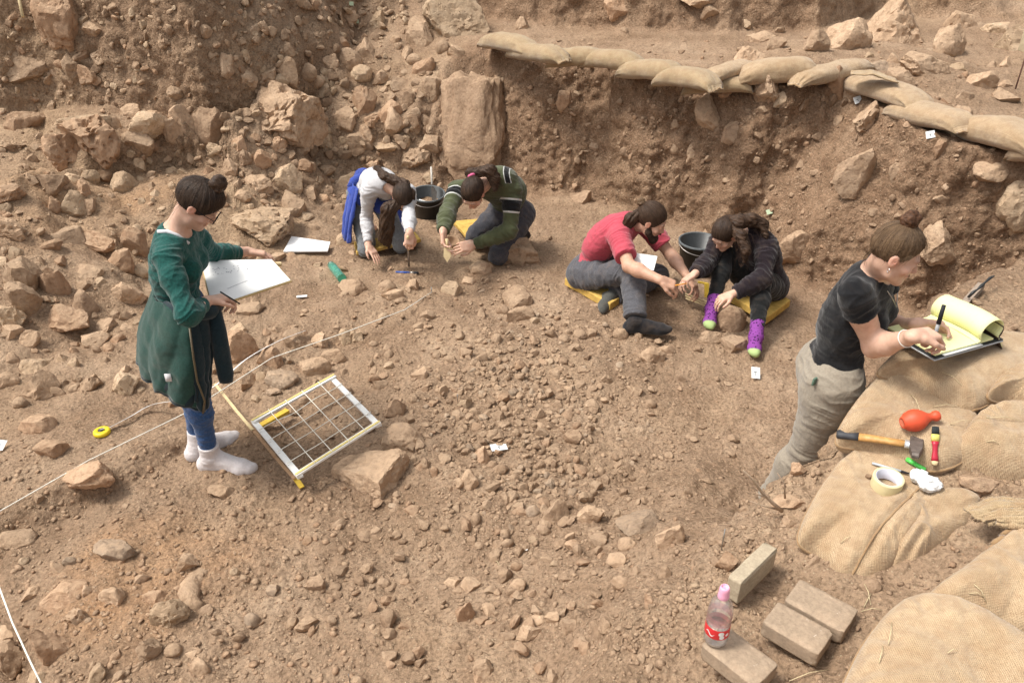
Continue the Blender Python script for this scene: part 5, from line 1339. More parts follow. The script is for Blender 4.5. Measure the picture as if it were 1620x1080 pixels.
def cord(name, label, pp, r, mat, cat='string'):
    V, Fc = tube([Vector(q) - Vector(pp[0]) for q in pp], [r] * len(pp), 5); o = mobj(name, (V, Fc), mat); o.location = pp[0]; return tag(o, label, cat)
cord('string', 'long white string stretched low across the left half of the pit', [P(-60, 840, .12), P(0, 808, .12), P(140, 728, .13), P(300, 650, .14), P(343, 622, .14), P(430, 566, .14), P(540, 528, .12), P(640, 490, .07), P(683, 462, .03)], .0034, M_STRING)
cord('string', 'white string running down the lower left corner', [P(-10, 905, .16), P(20, 985, .14), P(50, 1050, .13), P(75, 1100, .12)], .0034, M_STRING)
pg = P(683, 466, 0); stick('peg', 'thin peg holding the end of the long string', 'peg', (pg.x, pg.y, gz(pg.x, pg.y) - .03), (pg.x, pg.y, gz(pg.x, pg.y) + .05), .004, M_STEEL)
for (px, py, hh, lab) in ((1141, 870, .10, 'thin metal pin standing in the dirt near the bricks'), (724, 635, .05, 'thin pin standing in the central stone scatter'), (554, 1082, .06, 'pin standing at the bottom edge of the floor'), (630, 708, .06, 'pin standing in the boulder right of the string frame')):
    b_, _ = hit(px, py); stick('pin', lab, 'pin', b_ - Vector((0, 0, .02)), b_ + Vector((0, .0, hh)), .0022, M_STEEL)
wz, _ = hit(832, 870); o = mobj('washer', lathe([(.003, .001), (.008, .001), (.008, .004), (.003, .004), (.003, .001)], 20), M_PAPER); o.location = wz + Vector((0, 0, .004)); tag(o, 'tiny white ring lying on the pit floor', 'ring')

# ---- cards and tags
def card(px, py, w, h, rz, label, mat=None, tiltx=0.0, mark=True, z=None, name='tag_card', facing=None):
    c, n_ = hit(px, py); c = Vector(c)
    if facing is None: c.z += .012
    o = mobj(name, box(0, 0, 0, w, h, .0015), mat or M_TAG, None, False)
    if facing is None:
        q = Vector((0, 0, 1)).rotation_difference(Vector((n_[0] * .3, n_[1] * .3, 1)).normalized())
        o.rotation_euler = (q.to_matrix() @ Matrix.Rotation(rz, 3, 'Z') @ Matrix.Rotation(tiltx, 3, 'X')).to_euler(); o.location = c + Vector((0, 0, .006 + abs(math.sin(tiltx)) * h / 2))
    else:
        d = (CAM - c).normalized(); q = Vector((0, 0, 1)).rotation_difference((d + Vector((0, 0, .4))).normalized()); o.rotation_euler = (q.to_matrix() @ Matrix.Rotation(rz, 3, 'Z')).to_euler(); o.location = c + d * .03
    tag(o, label, 'card')
    if mark:
        V, Fc = merge([box(-w * .05, h * .05, .0012, w * .35, h * .05, .0006), box(.0, -h * .12, .0012, w * .06, h * .28, .0006)]); mobj('writing', (V, Fc), M_INK, o, False)
    return o
card(789, 711, .085, .058, .25, 'white card with a pen stroke lying in the middle of the pit')
card(1194, 598, .052, .075, -.1, 'white card on the ground near the feet of the dark-clothed woman', tiltx=.6)
card(478, 472, .075, .030, .15, 'small white slip of paper on the ground below the drawing board', mark=False)
card(3, 711, .05, .06, .0, 'white card at the left edge of the picture', tiltx=.4)
card(1357, 158, .055, .055, .1, 'blue-white tag under the folded-top sandbag', facing=1)
card(1472, 213, .055, .050, -.15, 'blue-white tag under the second sandbag after the bend', facing=1)
M_GTAG = plain('greenish_card', (.42, .50, .34, 1), .8, .1, 40, .05, 0)
for (px, py, lab) in ((556, 6, 'greenish tag on the rubble slope at the top edge'), (564, 34, 'greenish tag on the rubble slope, middle of three'), (547, 72, 'greenish tag on the rubble slope, lowest of three'), (1217, 335, 'small pale tag on the earth wall above the dark-haired woman')):
    card(px, py, .045, .04, .1, lab, M_GTAG, facing=1, mark=False)
# open sheet standing like a folded tent on the ground
c0 = P(450, 403, .02); V = [P(449, 403, .015), P(519, 402, .015), P(523, 388, .03), P(462, 379, .05)]
cc_ = sum(V, Vector()) / 4; o = mobj('paper_sheet', ([v - cc_ for v in V], [(0, 1, 2, 3)]), M_PAPER, None, False); o.location = cc_ + Vector((0, 0, .03)); m = o.modifiers.new('t', 'SOLIDIFY'); m.thickness = .012
tag(o, 'stack of white paper lying on the ground right of the drawing board', 'paper')
# green plastic cup on its side
cb = P(541, 441, .03); ce_ = P(524, 420, .035); d = (ce_ - cb); ML = Vector((0, 0, 1)).rotation_difference(d.normalized()).to_matrix().to_4x4(); CL = d.length * 1.02
cup = thing('plastic_cup', 'translucent green ribbed plastic cup lying on its side', 'cup', tuple(cb + Vector((0, 0, .005))))
M_CUP = thin_plastic('green_plastic', (.20, .72, .58, 1), .32)
pr = [(.001, 0.006), (.026, .004), (.034, 0)]
prof = [(.0345, 0), (.0345, CL * .22), (.0325, CL * .26), (.0345, CL * .30), (.0345, CL * .52), (.0325, CL * .56), (.0345, CL * .60), (.0335, CL * .85), (.028, CL), (.001, CL)]
mobj('cup_wall', lathe(prof, 32, ML), M_CUP, cup)
mobj('cup_base', lathe([(.0345, 0), (.028, .003), (.001, .003)], 32, ML), M_CUP, cup)
# blue brush on the ground
a = P(626, 430, .02); b = P(662, 432, .02)
stick('blue_brush', 'flat brush with a blue handle lying in front of the kneeling woman', 'brush', a, b, .008, M_INK, parts=[('handle', 0, .62, .005, .009, plain('blue_paint', (.03, .10, .42, 1), .4, .4, 40, .05, 0)), ('ferrule', .62, .82, .010, .012, M_STEEL), ('bristles', .82, 1.0, .012, .011, M_INK)])

# ---- buckets
def bucket(px, py, zf, rtop, h, label, tilt, fill, mat_fill, fill_l, rim_w=.008):
    base = P(px, py, zf); root = thing('bucket', label, 'bucket', tuple(base), rot=tilt)
    rb = rtop * .80
    mobj('bucket_wall', lathe([(.001, 0), (rb, 0), (rb + .003, .004), (rtop, h), (rtop + rim_w, h), (rtop + rim_w, h - .010), (rtop + .004, h - .012)], 48), M_BLACKP, root)
    o = mobj('bucket_inside', lathe([(rtop, h), (rtop - .004, h - .001), (rb - .002, .006), (.001, .006)], 48), M_BLACKP, root)
    mobj('rim', lathe([(rtop - .004, h), (rtop, h + .004), (rtop + rim_w, h + .003), (rtop + rim_w + .001, h - .009)], 48), plain('dusty_rim', (.10, .11, .115, 1), .6, .3, 60, .3, .1), root)
    mobj('handle', tube([Vector((math.cos(t) * (rtop + .010), math.sin(t) * (rtop + .010) * .96 , h - .012 - .045 * math.sin(t) * (1 if math.sin(t) > 0 else -1))) for t in [math.pi + math.pi * k / 18 for k in range(19)]], [.0035] * 19, 6), M_STEEL, root)
    if fill:
        v, f = lathe([(.001, fill + .02), (rtop * .5, fill + .012), (rb + (rtop - rb) * fill / h - .002, fill)], 40); v = [Vector((q.x, q.y, q.z + .012 * float(fbm(np.array([[q.x * 20, q.y * 20, 0]]), 3)[0]))) for q in v]
        mobj(fill_l, (v, f), mat_fill, root)
    return root
bkt = bucket(678, 343, .03, .145, .235, 'black rubber bucket half full of earth beside the kneeling pair', (math.radians(9), math.radians(2), 0), .13, M_SOIL, 'earth')
bucket(1100, 432, 0, .150, .275, 'empty black rubber bucket behind the seated pair', (math.radians(2), 0, 0), 0, None, '')
# trowel standing in the bucket and a white container
tb = bkt.location + Vector((.045, .02, .15)); tt_ = P(682, 264, .47)
tr = thing('trowel', 'pointing trowel standing in the earth-filled bucket', 'trowel', tuple(tb))
dd = (tt_ - tb)
mobj('handle', tube([dd * .45, dd * .5, dd], [.004, .009, .008], 8), plain('pale_handle', (.62, .58, .52, 1), .5, .3, 40, .1, 0), tr)
V = [Vector((-.006, 0, .13)), Vector((.006, 0, .13)), Vector((.040, -.006, .08)), Vector((.030, -.008, -.02)), Vector((-.006, -.01, -.02)), Vector((-.010, -.004, .09))]
o = mobj('blade', (V, [tuple(range(6))]), M_STEEL, tr, False); m = o.modifiers.new('t', 'SOLIDIFY'); m.thickness = .003
cn = mobj('white_dustpan', box(0, 0, 0, .10, .05, .02, .006), M_WHITE); cn.location = bkt.location + Vector((-.035, -.07, .155)); cn.rotation_euler = (.5, .1, -.45); tag(cn, 'white plastic scoop lying on the earth in the bucket', 'scoop')

# ---- rod with wooden block at the right edge
sb, _ = hit(1606, 142); s_top = sb + Vector((0.02, 0, .30))
st_ = thing('survey_stake', 'thin rod topped by a wooden block at the upper right edge', 'stake', tuple(sb))
mobj('rod', tube([Vector((0, 0, -.05)), Vector((.0, 0, .30))], [.006, .006], 8), plain('rusty_rod', (.12, .06, .045, 1), .8, .2, 60, .3), st_)
mobj('block', box(.03, 0, .37, .16, .10, .15, .006), plain('weathered_block', (.42, .34, .23, 1), .85, .1, 20, .2, .4, .003), st_)
tr2 = PT(30, 5, 7.4); stick('pole', 'pale thin pole leaning in the dark hollow at the top left', 'pole', PT(24, -30, 6.3), PT(36, 27, 6.25), .012, M_PALEWOOD)
# black cable and wooden rail at the trench end on the right
rail = thing('wooden_rail', 'weathered wooden rail at the right end of the trench behind the notepad', 'rail', tuple(P(1520, 500, .9)))
bar('rail', P(1498, 512, .96), P(1552, 452, 1.02), .03, .03, plain('grey_wood', (.30, .24, .19, 1), .85, .1, 40, .2), rail, P(1520, 500, .9))
kn = thing('black_cable', 'knotted black cable lying over the wooden rail', 'cable', tuple(P(1540, 460, 1.03)))
kp = [P(1532, 470, 1.02), P(1540, 462, 1.05), P(1546, 458, 1.04), P(1553, 452, 1.06), P(1558, 447, 1.05), P(1566, 440, 1.07), P(1572, 437, 1.05)]
mobj('cable', tube([q - kp[0] + (kp[0] - P(1540, 460, 1.03)) for q in kp], [.006, .007, .004, .008, .004, .007, .005], 8), M_BLACKP, kn)

# ---- twigs, straws
def twig(name, label, pp, rad, mat, cat='twig'):
    b = Vector(pp[0][0]); V = []
    parts = []
    for br, rd in zip(pp, rad): parts.append(tube([Vector(q) - b for q in br], [rd * (1 - .6 * i / (len(br) - 1)) for i in range(len(br))], 6))
    o = mobj(name, merge(parts), mat); o.location = b; return tag(o, label, cat)
M_TWIG = plain('dry_twig', (.42, .31, .22, 1), .85, .1, 120, .25, .4)
P_ = lambda px, py, z: P(px, py, z)
twig('dry_twig', 'bent dry forked branch by the edge of the trench', [[P_(1237, 808, .64), P_(1222, 795, .68), P_(1205, 778, .74), P_(1192, 760, .80), P_(1176, 744, .86)], [P_(1232, 806, .64), P_(1208, 800, .66), P_(1186, 792, .70)], [P_(1212, 786, .72), P_(1199, 782, .74), P_(1196, 777, .75)]], [.008, .004, .004], M_TWIG)
twig('dry_twig', 'thin upright twig beside the trouser leg', [[P_(1242, 788, .66), P_(1241, 765, .72), P_(1230, 748, .78)]], [.004], M_TWIG)
M_STRAW = plain('straw', (.55, .45, .28, 1), .8, .1, 100, .15, .2)
straws = []
def surf_pt(px, py):
    DG = bpy.context.evaluated_depsgraph_get(); h = SC.ray_cast(DG, CAM, ray(px, py).normalized()); return h[1] if h[0] else P(px, py, 0)
for (a, b) in (((1367, 925), (1377, 958)), ((1378, 940), (1366, 962)), ((1362, 968), (1395, 966)), ((1248, 1078), (1310, 1060)), ((1390, 1050), (1396, 1022)), ((1498, 1034), (1515, 1030)), ((1540, 925), (1560, 955)), ((1532, 940), (1556, 946)), ((1475, 645), (1515, 645)), ((1502, 672), (1540, 668)), ((1560, 662), (1618, 668)), ((1440, 625), (1455, 650)), ((1490, 590), (1522, 612)), ((1560, 700), (1580, 704)), ((1405, 1020), (1410, 985)), ((1330, 860), (1345, 850)), ((783, 888), (790, 895))):
    p, q = surf_pt(*a), surf_pt(*b); p = p + Vector((0, 0, .004)); q = q + Vector((0, 0, .004)); mid = (p + q) / 2 + Vector((0, 0, .012))
    straws.append((p, mid, q))
STR_ = []
for k, (p, mid, q) in enumerate(straws):
    o = mobj('straw', tube([Vector((0, 0, 0)), mid - p, q - p], [.0013, .0013, .0008], 5), M_STRAW); o.location = p; tag(o, 'dry straw', 'straw', 'dry straws'); STR_.append(o)
LAND = [((1380, 940), 'the pair of touching bricks'), ((1400, 755), 'the tape roll'), ((1500, 1040), 'the corner sandbag'), ((1445, 675), 'the rubber bulb'), ((1520, 540), 'the notepad'), ((1550, 930), 'the lower right sandbag'), ((1590, 690), 'the right-edge sandbag'), ((1350, 855), 'the seamed sandbag'), ((1280, 1075), 'the bricks'), ((785, 885), 'the tiny white ring')]
describe(STR_, 'dry straw', False)
# curved rim of an old clay vessel in the lower left
arc = [hit(x, y)[0] + Vector((0, 0, .0)) for x, y in ((328, 898), (318, 903), (307, 912), (299, 924), (295, 938), (299, 950), (309, 957), (320, 958))]
V, Fc = tube([q - arc[0] for q in arc], [.022, .036, .046, .050, .050, .044, .034, .020], 12)
V = np.array([tuple(v) for v in V]); V += (fbm(V * 14, 4) * .012)[:, None]; V[:, 2] *= .7
o = mobj('clay_rim', (V, Fc), ROCKM['tan']); o.location = arc[0] - Vector((0, 0, .018)); tag(o, 'curved rim of a large clay vessel half buried in the lower left', 'vessel rim')
# ------------------------------------------------------------------ people: one smooth surface grown round a posed skeleton
class Field:
    """signed distance field on a grid with smooth unions"""
    def __init__(s, lo, hi, h):
        s.h = h; s.lo = np.array(lo, np.float32); s.n = np.ceil((np.array(hi) - s.lo) / h).astype(int) + 1
        s.f = np.full(s.n, 1.0, np.float32)
    def sub(s, lo, hi):
        a = np.clip(np.floor((lo - s.lo) / s.h).astype(int), 0, s.n); b = np.clip(np.ceil((hi - s.lo) / s.h).astype(int) + 1, 0, s.n)
        if (b <= a).any(): return None, None
        ax = [s.lo[k] + np.arange(a[k], b[k], dtype=np.float32) * s.h for k in range(3)]
        X = np.stack(np.meshgrid(*ax, indexing='ij'), -1)
        return (slice(a[0], b[0]), slice(a[1], b[1]), slice(a[2], b[2])), X
    def put(s, sl, d, k, op='add'):
        g = s.f[sl]
        if op == 'add':
            if k > 0:
                hh = np.clip(k - np.abs(g - d), 0, None) / k; s.f[sl] = np.minimum(g, d) - hh * hh * k * .25
            else: s.f[sl] = np.minimum(g, d)
        elif op == 'cut':       # subtract
            d = -d
            if k > 0:
                hh = np.clip(k - np.abs(g - d), 0, None) / k; s.f[sl] = np.maximum(g, d) + hh * hh * k * .25
            else: s.f[sl] = np.maximum(g, d)
    def cone(s, a, b, ra, rb, k=.02, op='add', sq=None):
        a = np.array(a, np.float32); b = np.array(b, np.float32); pad = max(ra, rb) + k + .012
        sl, X = s.sub(np.minimum(a, b) - pad, np.maximum(a, b) + pad)
        if sl is None: return
        ba = b - a; L2 = float(ba @ ba) + 1e-9; pa = X - a; t = np.clip((pa @ ba) / L2, 0, 1)
        q = pa - t[..., None] * ba
        if sq is not None:      # squash perpendicular to the axis along a direction: (dir, factor>1 = thinner)
            n = np.array(sq[0], np.float32); n = n - ba * float(n @ ba) / L2; n /= np.linalg.norm(n) + 1e-9
            q = q + (q @ n)[..., None] * n * (sq[1] - 1)
        d = np.sqrt((q * q).sum(-1)) - (ra + (rb - ra) * t); s.put(sl, d, k, op)
    def ell(s, c, r, R=None, k=.02, op='add'):
        """ellipsoid at c with radii r, R columns are its axes"""
        c = np.array(c, np.float32); r = np.array(r, np.float32); pad = float(r.max()) + k + .012
        sl, X = s.sub(c - pad, c + pad)
        if sl is None: return
        q = X - c
        if R is not None: q = q @ np.array(R, np.float32)
        k0 = np.sqrt(((q / r) ** 2).sum(-1)); k1 = np.sqrt(((q / (r * r)) ** 2).sum(-1)) + 1e-6
        s.put(sl, (k0 * (k0 - 1) / k1), k, op)
    def rbox(s, c, hsz, rad, R=None, k=.01, op='add'):
        c = np.array(c, np.float32); hsz = np.array(hsz, np.float32); pad = float(np.linalg.norm(hsz)) + rad + k + .01
        sl, X = s.sub(c - pad, c + pad)
        if sl is None: return
        q = X - c
        if R is not None: q = q @ np.array(R, np.float32)
        q = np.abs(q) - hsz; d = np.sqrt((np.clip(q, 0, None) ** 2).sum(-1)) + np.minimum(q.max(-1), 0) - rad; s.put(sl, d, k, op)
    def plane(s, p, n, k=.004, near=None):
        """keep only the side the normal points away from; near=(center, radius) limits the cut"""
        p = np.array(p, np.float32); n = np.array(n, np.float32); n /= np.linalg.norm(n)
        if near is None: lo = s.lo; hi = s.lo + s.n * s.h
        else: lo = np.array(near[0]) - near[1]; hi = np.array(near[0]) + near[1]
        sl, X = s.sub(np.array(lo, np.float32), np.array(hi, np.float32))
        if sl is None: return
        d = (X - p) @ n
        if near is not None:
            rr_ = np.sqrt(((X - np.array(near[0], np.float32)) ** 2).sum(-1)); d = np.where(rr_ < near[1], d, -1.0)
        g = s.f[sl]; s.f[sl] = np.maximum(g, d)
    def mesh(s):
        f = s.f; ins = f < 0
        c = np.zeros(tuple(s.n - 1), np.int8); sh = [(i, j, k) for i in (0, 1) for j in (0, 1) for k in (0, 1)]
        for (i, j, k) in sh: c += ins[i:s.n[0] - 1 + i, j:s.n[1] - 1 + j, k:s.n[2] - 1 + k]
        act = (c > 0) & (c < 8); I = np.argwhere(act); ids = np.full(act.shape, -1, np.int64); ids[act] = np.arange(len(I))
        vals = np.stack([f[I[:, 0] + i, I[:, 1] + j, I[:, 2] + k] for (i, j, k) in sh], 1)
        cor = np.array(sh, np.float32); P_ = np.zeros((len(I), 3), np.float32); cnt = np.zeros(len(I), np.float32)
        for a in range(8):
            for b in range(a + 1, 8):
                if np.abs(cor[a] - cor[b]).sum() != 1: continue
                va, vb = vals[:, a], vals[:, b]; m = (va < 0) != (vb < 0)
                t = va / np.where(m, va - vb, 1); p = cor[a] + t[:, None] * (cor[b] - cor[a]); P_[m] += p[m]; cnt[m] += 1
        V = (I + P_ / cnt[:, None]) * s.h + s.lo
        Q = []
        for axis in range(3):
            o = [0, 1, 2]; o.remove(axis)
            sl0 = [slice(None)] * 3; sl1 = [slice(None)] * 3
            sl0[axis] = slice(0, s.n[axis] - 1); sl1[axis] = slice(1, s.n[axis])
            A_ = ins[tuple(sl0)]; B_ = ins[tuple(sl1)]; e = np.argwhere(A_ != B_)
            e = e[(e[:, o[0]] > 0) & (e[:, o[1]] > 0) & (e[:, o[0]] < s.n[o[0]] - 1) & (e[:, o[1]] < s.n[o[1]] - 1)]
            if len(e) == 0: continue
            def cid(d0, d1):
                q = e.copy(); q[:, o[0]] -= d0; q[:, o[1]] -= d1; return ids[q[:, 0], q[:, 1], q[:, 2]]
            q = np.stack([cid(1, 1), cid(0, 1), cid(0, 0), cid(1, 0)], 1)
            inside_a = A_[e[:, 0], e[:, 1], e[:, 2]]
            flip = inside_a if axis != 1 else ~inside_a
            q[~flip] = q[~flip][:, ::-1]; Q.append(q)
        Q = np.concatenate(Q); Q = Q[(Q >= 0).all(1)]
        return V.astype(np.float64), Q
def relax(V, Q, it=2, lam=.5):
    n = len(V)
    for _ in range(it):
        acc = np.zeros((n, 3)); cnt = np.zeros(n)
        for a, b in ((0, 1), (1, 2), (2, 3), (3, 0)):
            for x in range(3):
                acc[:, x] += np.bincount(Q[:, a], V[Q[:, b], x], n); acc[:, x] += np.bincount(Q[:, b], V[Q[:, a], x], n)
            cnt += np.bincount(Q[:, a], minlength=n) + np.bincount(Q[:, b], minlength=n)
        V = V + lam * (acc / np.maximum(cnt, 1)[:, None] - V)
    return V
def normals(V, Q):
    fn = np.cross(V[Q[:, 2]] - V[Q[:, 0]], V[Q[:, 3]] - V[Q[:, 1]]); N_ = np.zeros_like(V)
    for k in range(4):
        for x in range(3): N_[:, x] += np.bincount(Q[:, k], fn[:, x], len(V))
    return N_ / (np.linalg.norm(N_, axis=1)[:, None] + 1e-12)
A3 = lambda v: np.array(v, float)
def unit(v): v = A3(v); return v / (np.linalg.norm(v) + 1e-12)
def basis(fwd, up):
    """columns: right, forward, up"""
    f = unit(fwd); u = A3(up); u = unit(u - f * (u @ f)); r = np.cross(f, u); return np.stack([r, f, u], 1)

class Person:
    """J: joints (world). keys: pel, neck, head(center), face (forward dir), crown (up dir), shR shL elR elL wrR wrL hipR hipL knR knL anR anL toR toL"""
    def __init__(s, name, label, J, sc=1.0, man=False, h=.004):
        s.J = {k: A3(v) for k, v in J.items()}; s.sc = sc; s.man = man; s.h = h
        s.root = thing('person', label, 'person', tuple(J['root'])); s.org = A3(J['root'])
        s.name = name
    def emit(s, name, fld, mat, disp=None, rel=2, tint=None, flow=None):
        V, Q = fld.mesh()
        if len(V) == 0: return None
        V = relax(V, Q, rel)
        if disp is not None:
            N_ = normals(V, Q); V = V + N_ * disp(V, N_)[:, None]
        me = mesh_from(name, V - s.org, Q)
        if tint is not None:
            at = me.color_attributes.new('tint', 'FLOAT_COLOR', 'POINT'); c = np.ones((len(V), 4), np.float32); c[:, :3] = tint(V); at.data.foreach_set('color', c.ravel())
        if flow is not None:
            at = me.attributes.new('flow', 'FLOAT_VECTOR', 'POINT'); at.data.foreach_set('vector', flow(V).astype(np.float32).ravel())
        o = link(name, me, mat, s.root); return o
    def bounds(s, keys=None, pad=.16):
        P_ = np.array([s.J[k] for k in (keys or s.J) if k in s.J and k not in ('face', 'crown', 'root') and not k.startswith('d_')]); return P_.min(0) - pad, P_.max(0) + pad
    # ---- pieces shared by skin and clothes; g grows the surface outward
    def torso(s, F_, g=0.0, k=.05, bust=True, belly=0.0, low=None):
        J = s.J; sc = s.sc; m = s.man
        pel = J['pel']; neck = J['neck']; up = unit(neck - pel); lat = unit(J['shR'] - J['shL']); lat = unit(lat - up * (lat @ up))
        latH = unit(J['hipR'] - J['hipL']); latH = unit(latH - up * (latH @ up)); fw = np.cross(up, lat); fwH = np.cross(up, latH)
        bend = J.get('spine', (pel + neck) / 2); 
        ch = neck + unit(bend - neck) * .155 * sc; 
        Lt = np.linalg.norm(neck - pel)
        upc = unit(neck - bend); Rc = np.stack([lat, np.cross(upc, lat), upc], 1)
        uph = unit(bend - pel); Rh = np.stack([latH, np.cross(uph, latH), uph], 1)
        cw, cd = (.155, .112) if m else (.134, .100)
        ww, wd = (.135, .098) if m else (.115, .088)
        hw, hd = (.150, .108) if m else (.160, .112)
        F_.ell(ch, (cw * sc + g, cd * sc + g, .175 * sc + g), Rc, k)
        if low is not None: g0 = g; g = low
        F_.ell(bend + (pel - bend) * .12, (ww * sc + g, wd * sc + g + belly, .14 * sc + g), (Rc + Rh) / 2 if np.linalg.det((Rc + Rh) / 2) > .3 else Rc, k)
        F_.ell(pel + uph * .02, (hw * sc + g, hd * sc + g, .125 * sc + g), Rh, k)
        for sd in (1, -1):
            F_.ell(pel + latH * .07 * sc * sd - Rh[:, 1] * .05 * sc - uph * .02, (.085 * sc + g, .085 * sc + g, .09 * sc + g), Rh, k)
        if low is not None: g = g0
        if bust and not m:
            for sd in (1, -1): F_.ell(ch + Rc[:, 1] * .075 * sc + lat * .062 * sd * sc + upc * .0, (.058 * sc + g, .058 * sc + g, .058 * sc + g), Rc, .03)
        # shoulders
        for a in ('shR', 'shL'):
            F_.cone(neck - upc * .035 * sc, J[a], .052 * sc + g, (.055 if m else .047) * sc + g, k)
        s.Rc, s.Rh, s.ch, s.upc, s.uph = Rc, Rh, ch, upc, uph
    def arm(s, F_, sd, g=0.0, k=.03, upto=1.0, only_upper=None):
        J = s.J; sc = s.sc; m = 1.12 if s.man else 1.0
        sh, el, wr = J['sh' + sd], J['el' + sd], J['wr' + sd]
        if only_upper is None or only_upper >= 1:
            F_.cone(sh, sh + (el - sh) * .35, .047 * sc * m + g, .044 * sc * m + g, k); F_.cone(sh + (el - sh) * .3, el, .043 * sc * m + g, .035 * sc * m + g, k)
        else: F_.cone(sh, sh + (el - sh) * only_upper, .047 * sc * m + g, (.047 - .005 * only_upper) * sc * m + g, k)
        if only_upper is None:
            e = wr if upto >= 1 else el + (wr - el) * upto
            mid = el + (e - el) * .3
            F_.cone(el, mid, .037 * sc * m + g, .039 * sc * m + g, k); F_.cone(mid, e, .039 * sc * m + g, (.025 + (.016 * (1 - upto) if upto < 1 else 0)) * sc * m + g, k)
    def leg(s, F_, sd, g=0.0, k=.035, upto=1.0, thin=1.0):
        J = s.J; sc = s.sc
        hp, kn, an = J['hip' + sd], J['kn' + sd], J['an' + sd]
        mid = hp + (kn - hp) * .3
        F_.cone(hp, mid, .088 * sc * thin + g, .085 * sc * thin + g, k); F_.cone(mid, kn, .083 * sc * thin + g, .056 * sc * thin + g, min(k, .018))
        e = an if upto >= 1 else kn + (an - kn) * upto
        # calf bulges to the back
        back = -A3(s.J.get('kdir' + sd, unit((hp + an) / 2 - kn) * -1)); 
        c1 = kn + (an - kn) * .30 + back * .012
        F_.cone(kn, c1, .054 * sc * thin + g, .056 * sc * thin + g, min(k, .018)); F_.cone(c1, e, .054 * sc * thin + g, .036 * sc * thin + g, k)
    def foot(s, F_, sd, g=0.0, k=.018):
        J = s.J; sc = s.sc; an, to = J['an' + sd], J['to' + sd]; m = 1.1 if s.man else 1.0
        d = unit(to - an); dn = A3(J.get('sole' + sd, (0, 0, -1)))
        heel = an + dn * .048 * sc - unit(d - dn * (d @ dn)) * .035 * sc
        ball = to - unit(to - heel) * .055 * sc
        w = np.cross(unit(to - heel), dn)
        F_.cone(an, heel, .034 * sc * m + g, .031 * sc * m + g, k); F_.cone(an + d * .01, ball - dn * .012, .034 * sc + g, .026 * sc + g, k, sq=(dn, 1.05))
        F_.cone(heel, ball, .029 * sc * m + g, .030 * sc * m + g, k)
        F_.cone(ball + w * .014, to + w * .012, .022 * sc * m + g, .016 * sc + g, k); F_.cone(ball - w * .016, to - w * .012 - unit(to - heel) * .012, .022 * sc + g, .015 * sc + g, k)
    def head(s, F_, k=.015):
        J = s.J; q = s.sc * (1.0 if s.man else .935) * getattr(s, 'hq', 1.0); R = basis(J['face'], J['crown']); c = J['head']; s.RH = R; s.q = q
        L = lambda x, y, z: c + R @ (A3((x, y, z)) * q)
        s.HL = L
        F_.cone(J['neck'] - s.upc * .01, L(0, -.022, -.045), (.058 if s.man else .050) * s.sc, (.056 if s.man else .049) * s.sc, .03)
        F_.ell(L(0, -.018, .030), (.074 * q, .094 * q, .086 * q), R, .02)
        F_.ell(L(0, .030, -.030), (.058 * q, .058 * q, .078 * q), R, .03)
        F_.cone(L(-.040, .02, -.075), L(0, .068, -.098), .018 * q, .018 * q, .025); F_.cone(L(.040, .02, -.075), L(0, .068, -.098), .018 * q, .018 * q, .025)
        F_.cone(L(-.034, .080, .022), L(.034, .080, .022), .011 * q, .011 * q, .012)
        for sd in (-1, 1):
            F_.ell(L(.031 * sd, .098, .004), (.017 * q, .013 * q, .011 * q), R, .010, 'cut')
            F_.ell(L(.031 * sd, .079, .003), (.0145 * q, .0125 * q, .0125 * q), R, .003)
            F_.ell(L(.044 * sd, .062, -.028), (.022 * q, .020 * q, .018 * q), R, .018)
            F_.ell(L(.077 * sd, -.006, -.004), (.009 * q, .019 * q, .031 * q), R, .006)
            F_.ell(L(.087 * sd, -.002, .000), (.006 * q, .010 * q, .018 * q), R, .004, 'cut')
        F_.cone(L(0, .087, .010), L(0, .1035, -.030), .0070 * q, .0100 * q, .010)
        for sd in (-1, 1): F_.ell(L(.0095 * sd, .095, -.035), (.0075 * q, .0085 * q, .006 * q), R, .007)
        F_.cone(L(-.017, .088, -.0565), L(.017, .088, -.0565), .0055 * q, .0055 * q, .006); F_.cone(L(-.014, .086, -.0655), L(.014, .086, -.0655), .0065 * q, .0065 * q, .006)
        F_.cone(L(-.024, .094, -.061), L(.024, .094, -.061), .0022 * q, .0022 * q, .004, 'cut')
    def hand(s, F_, sd, d, n, curl=.5, spread=.10, thumb=None, k=.010, splay=None, curls=None):
        """d finger direction, n palm normal (out of the palm), curl in radians per joint"""
        J = s.J; sc = s.sc * (1.10 if s.man else 1.0); wr = J['wr' + sd]; d = unit(d); n = A3(n); n = unit(n - d * (n @ d))
        side = np.cross(d, n)                      # towards the thumb for a right hand seen with palm up
        if sd == 'R': side = -side
        th = side if thumb is None else side * thumb
        pc = wr + d * .048 * sc; R = np.stack([th, d, n], 1)
        if np.linalg.det(R) < 0: R[:, 2] *= -1
        F_.cone(wr - d * .01, wr + d * .025 * sc, .025 * sc, .026 * sc, k * 2, sq=(n, 1.35))
        F_.rbox(pc, (.026 * sc, .032 * sc, .001), .0125 * sc, R, k)
        lens = (.040, .045, .042, .032)
        tips = []
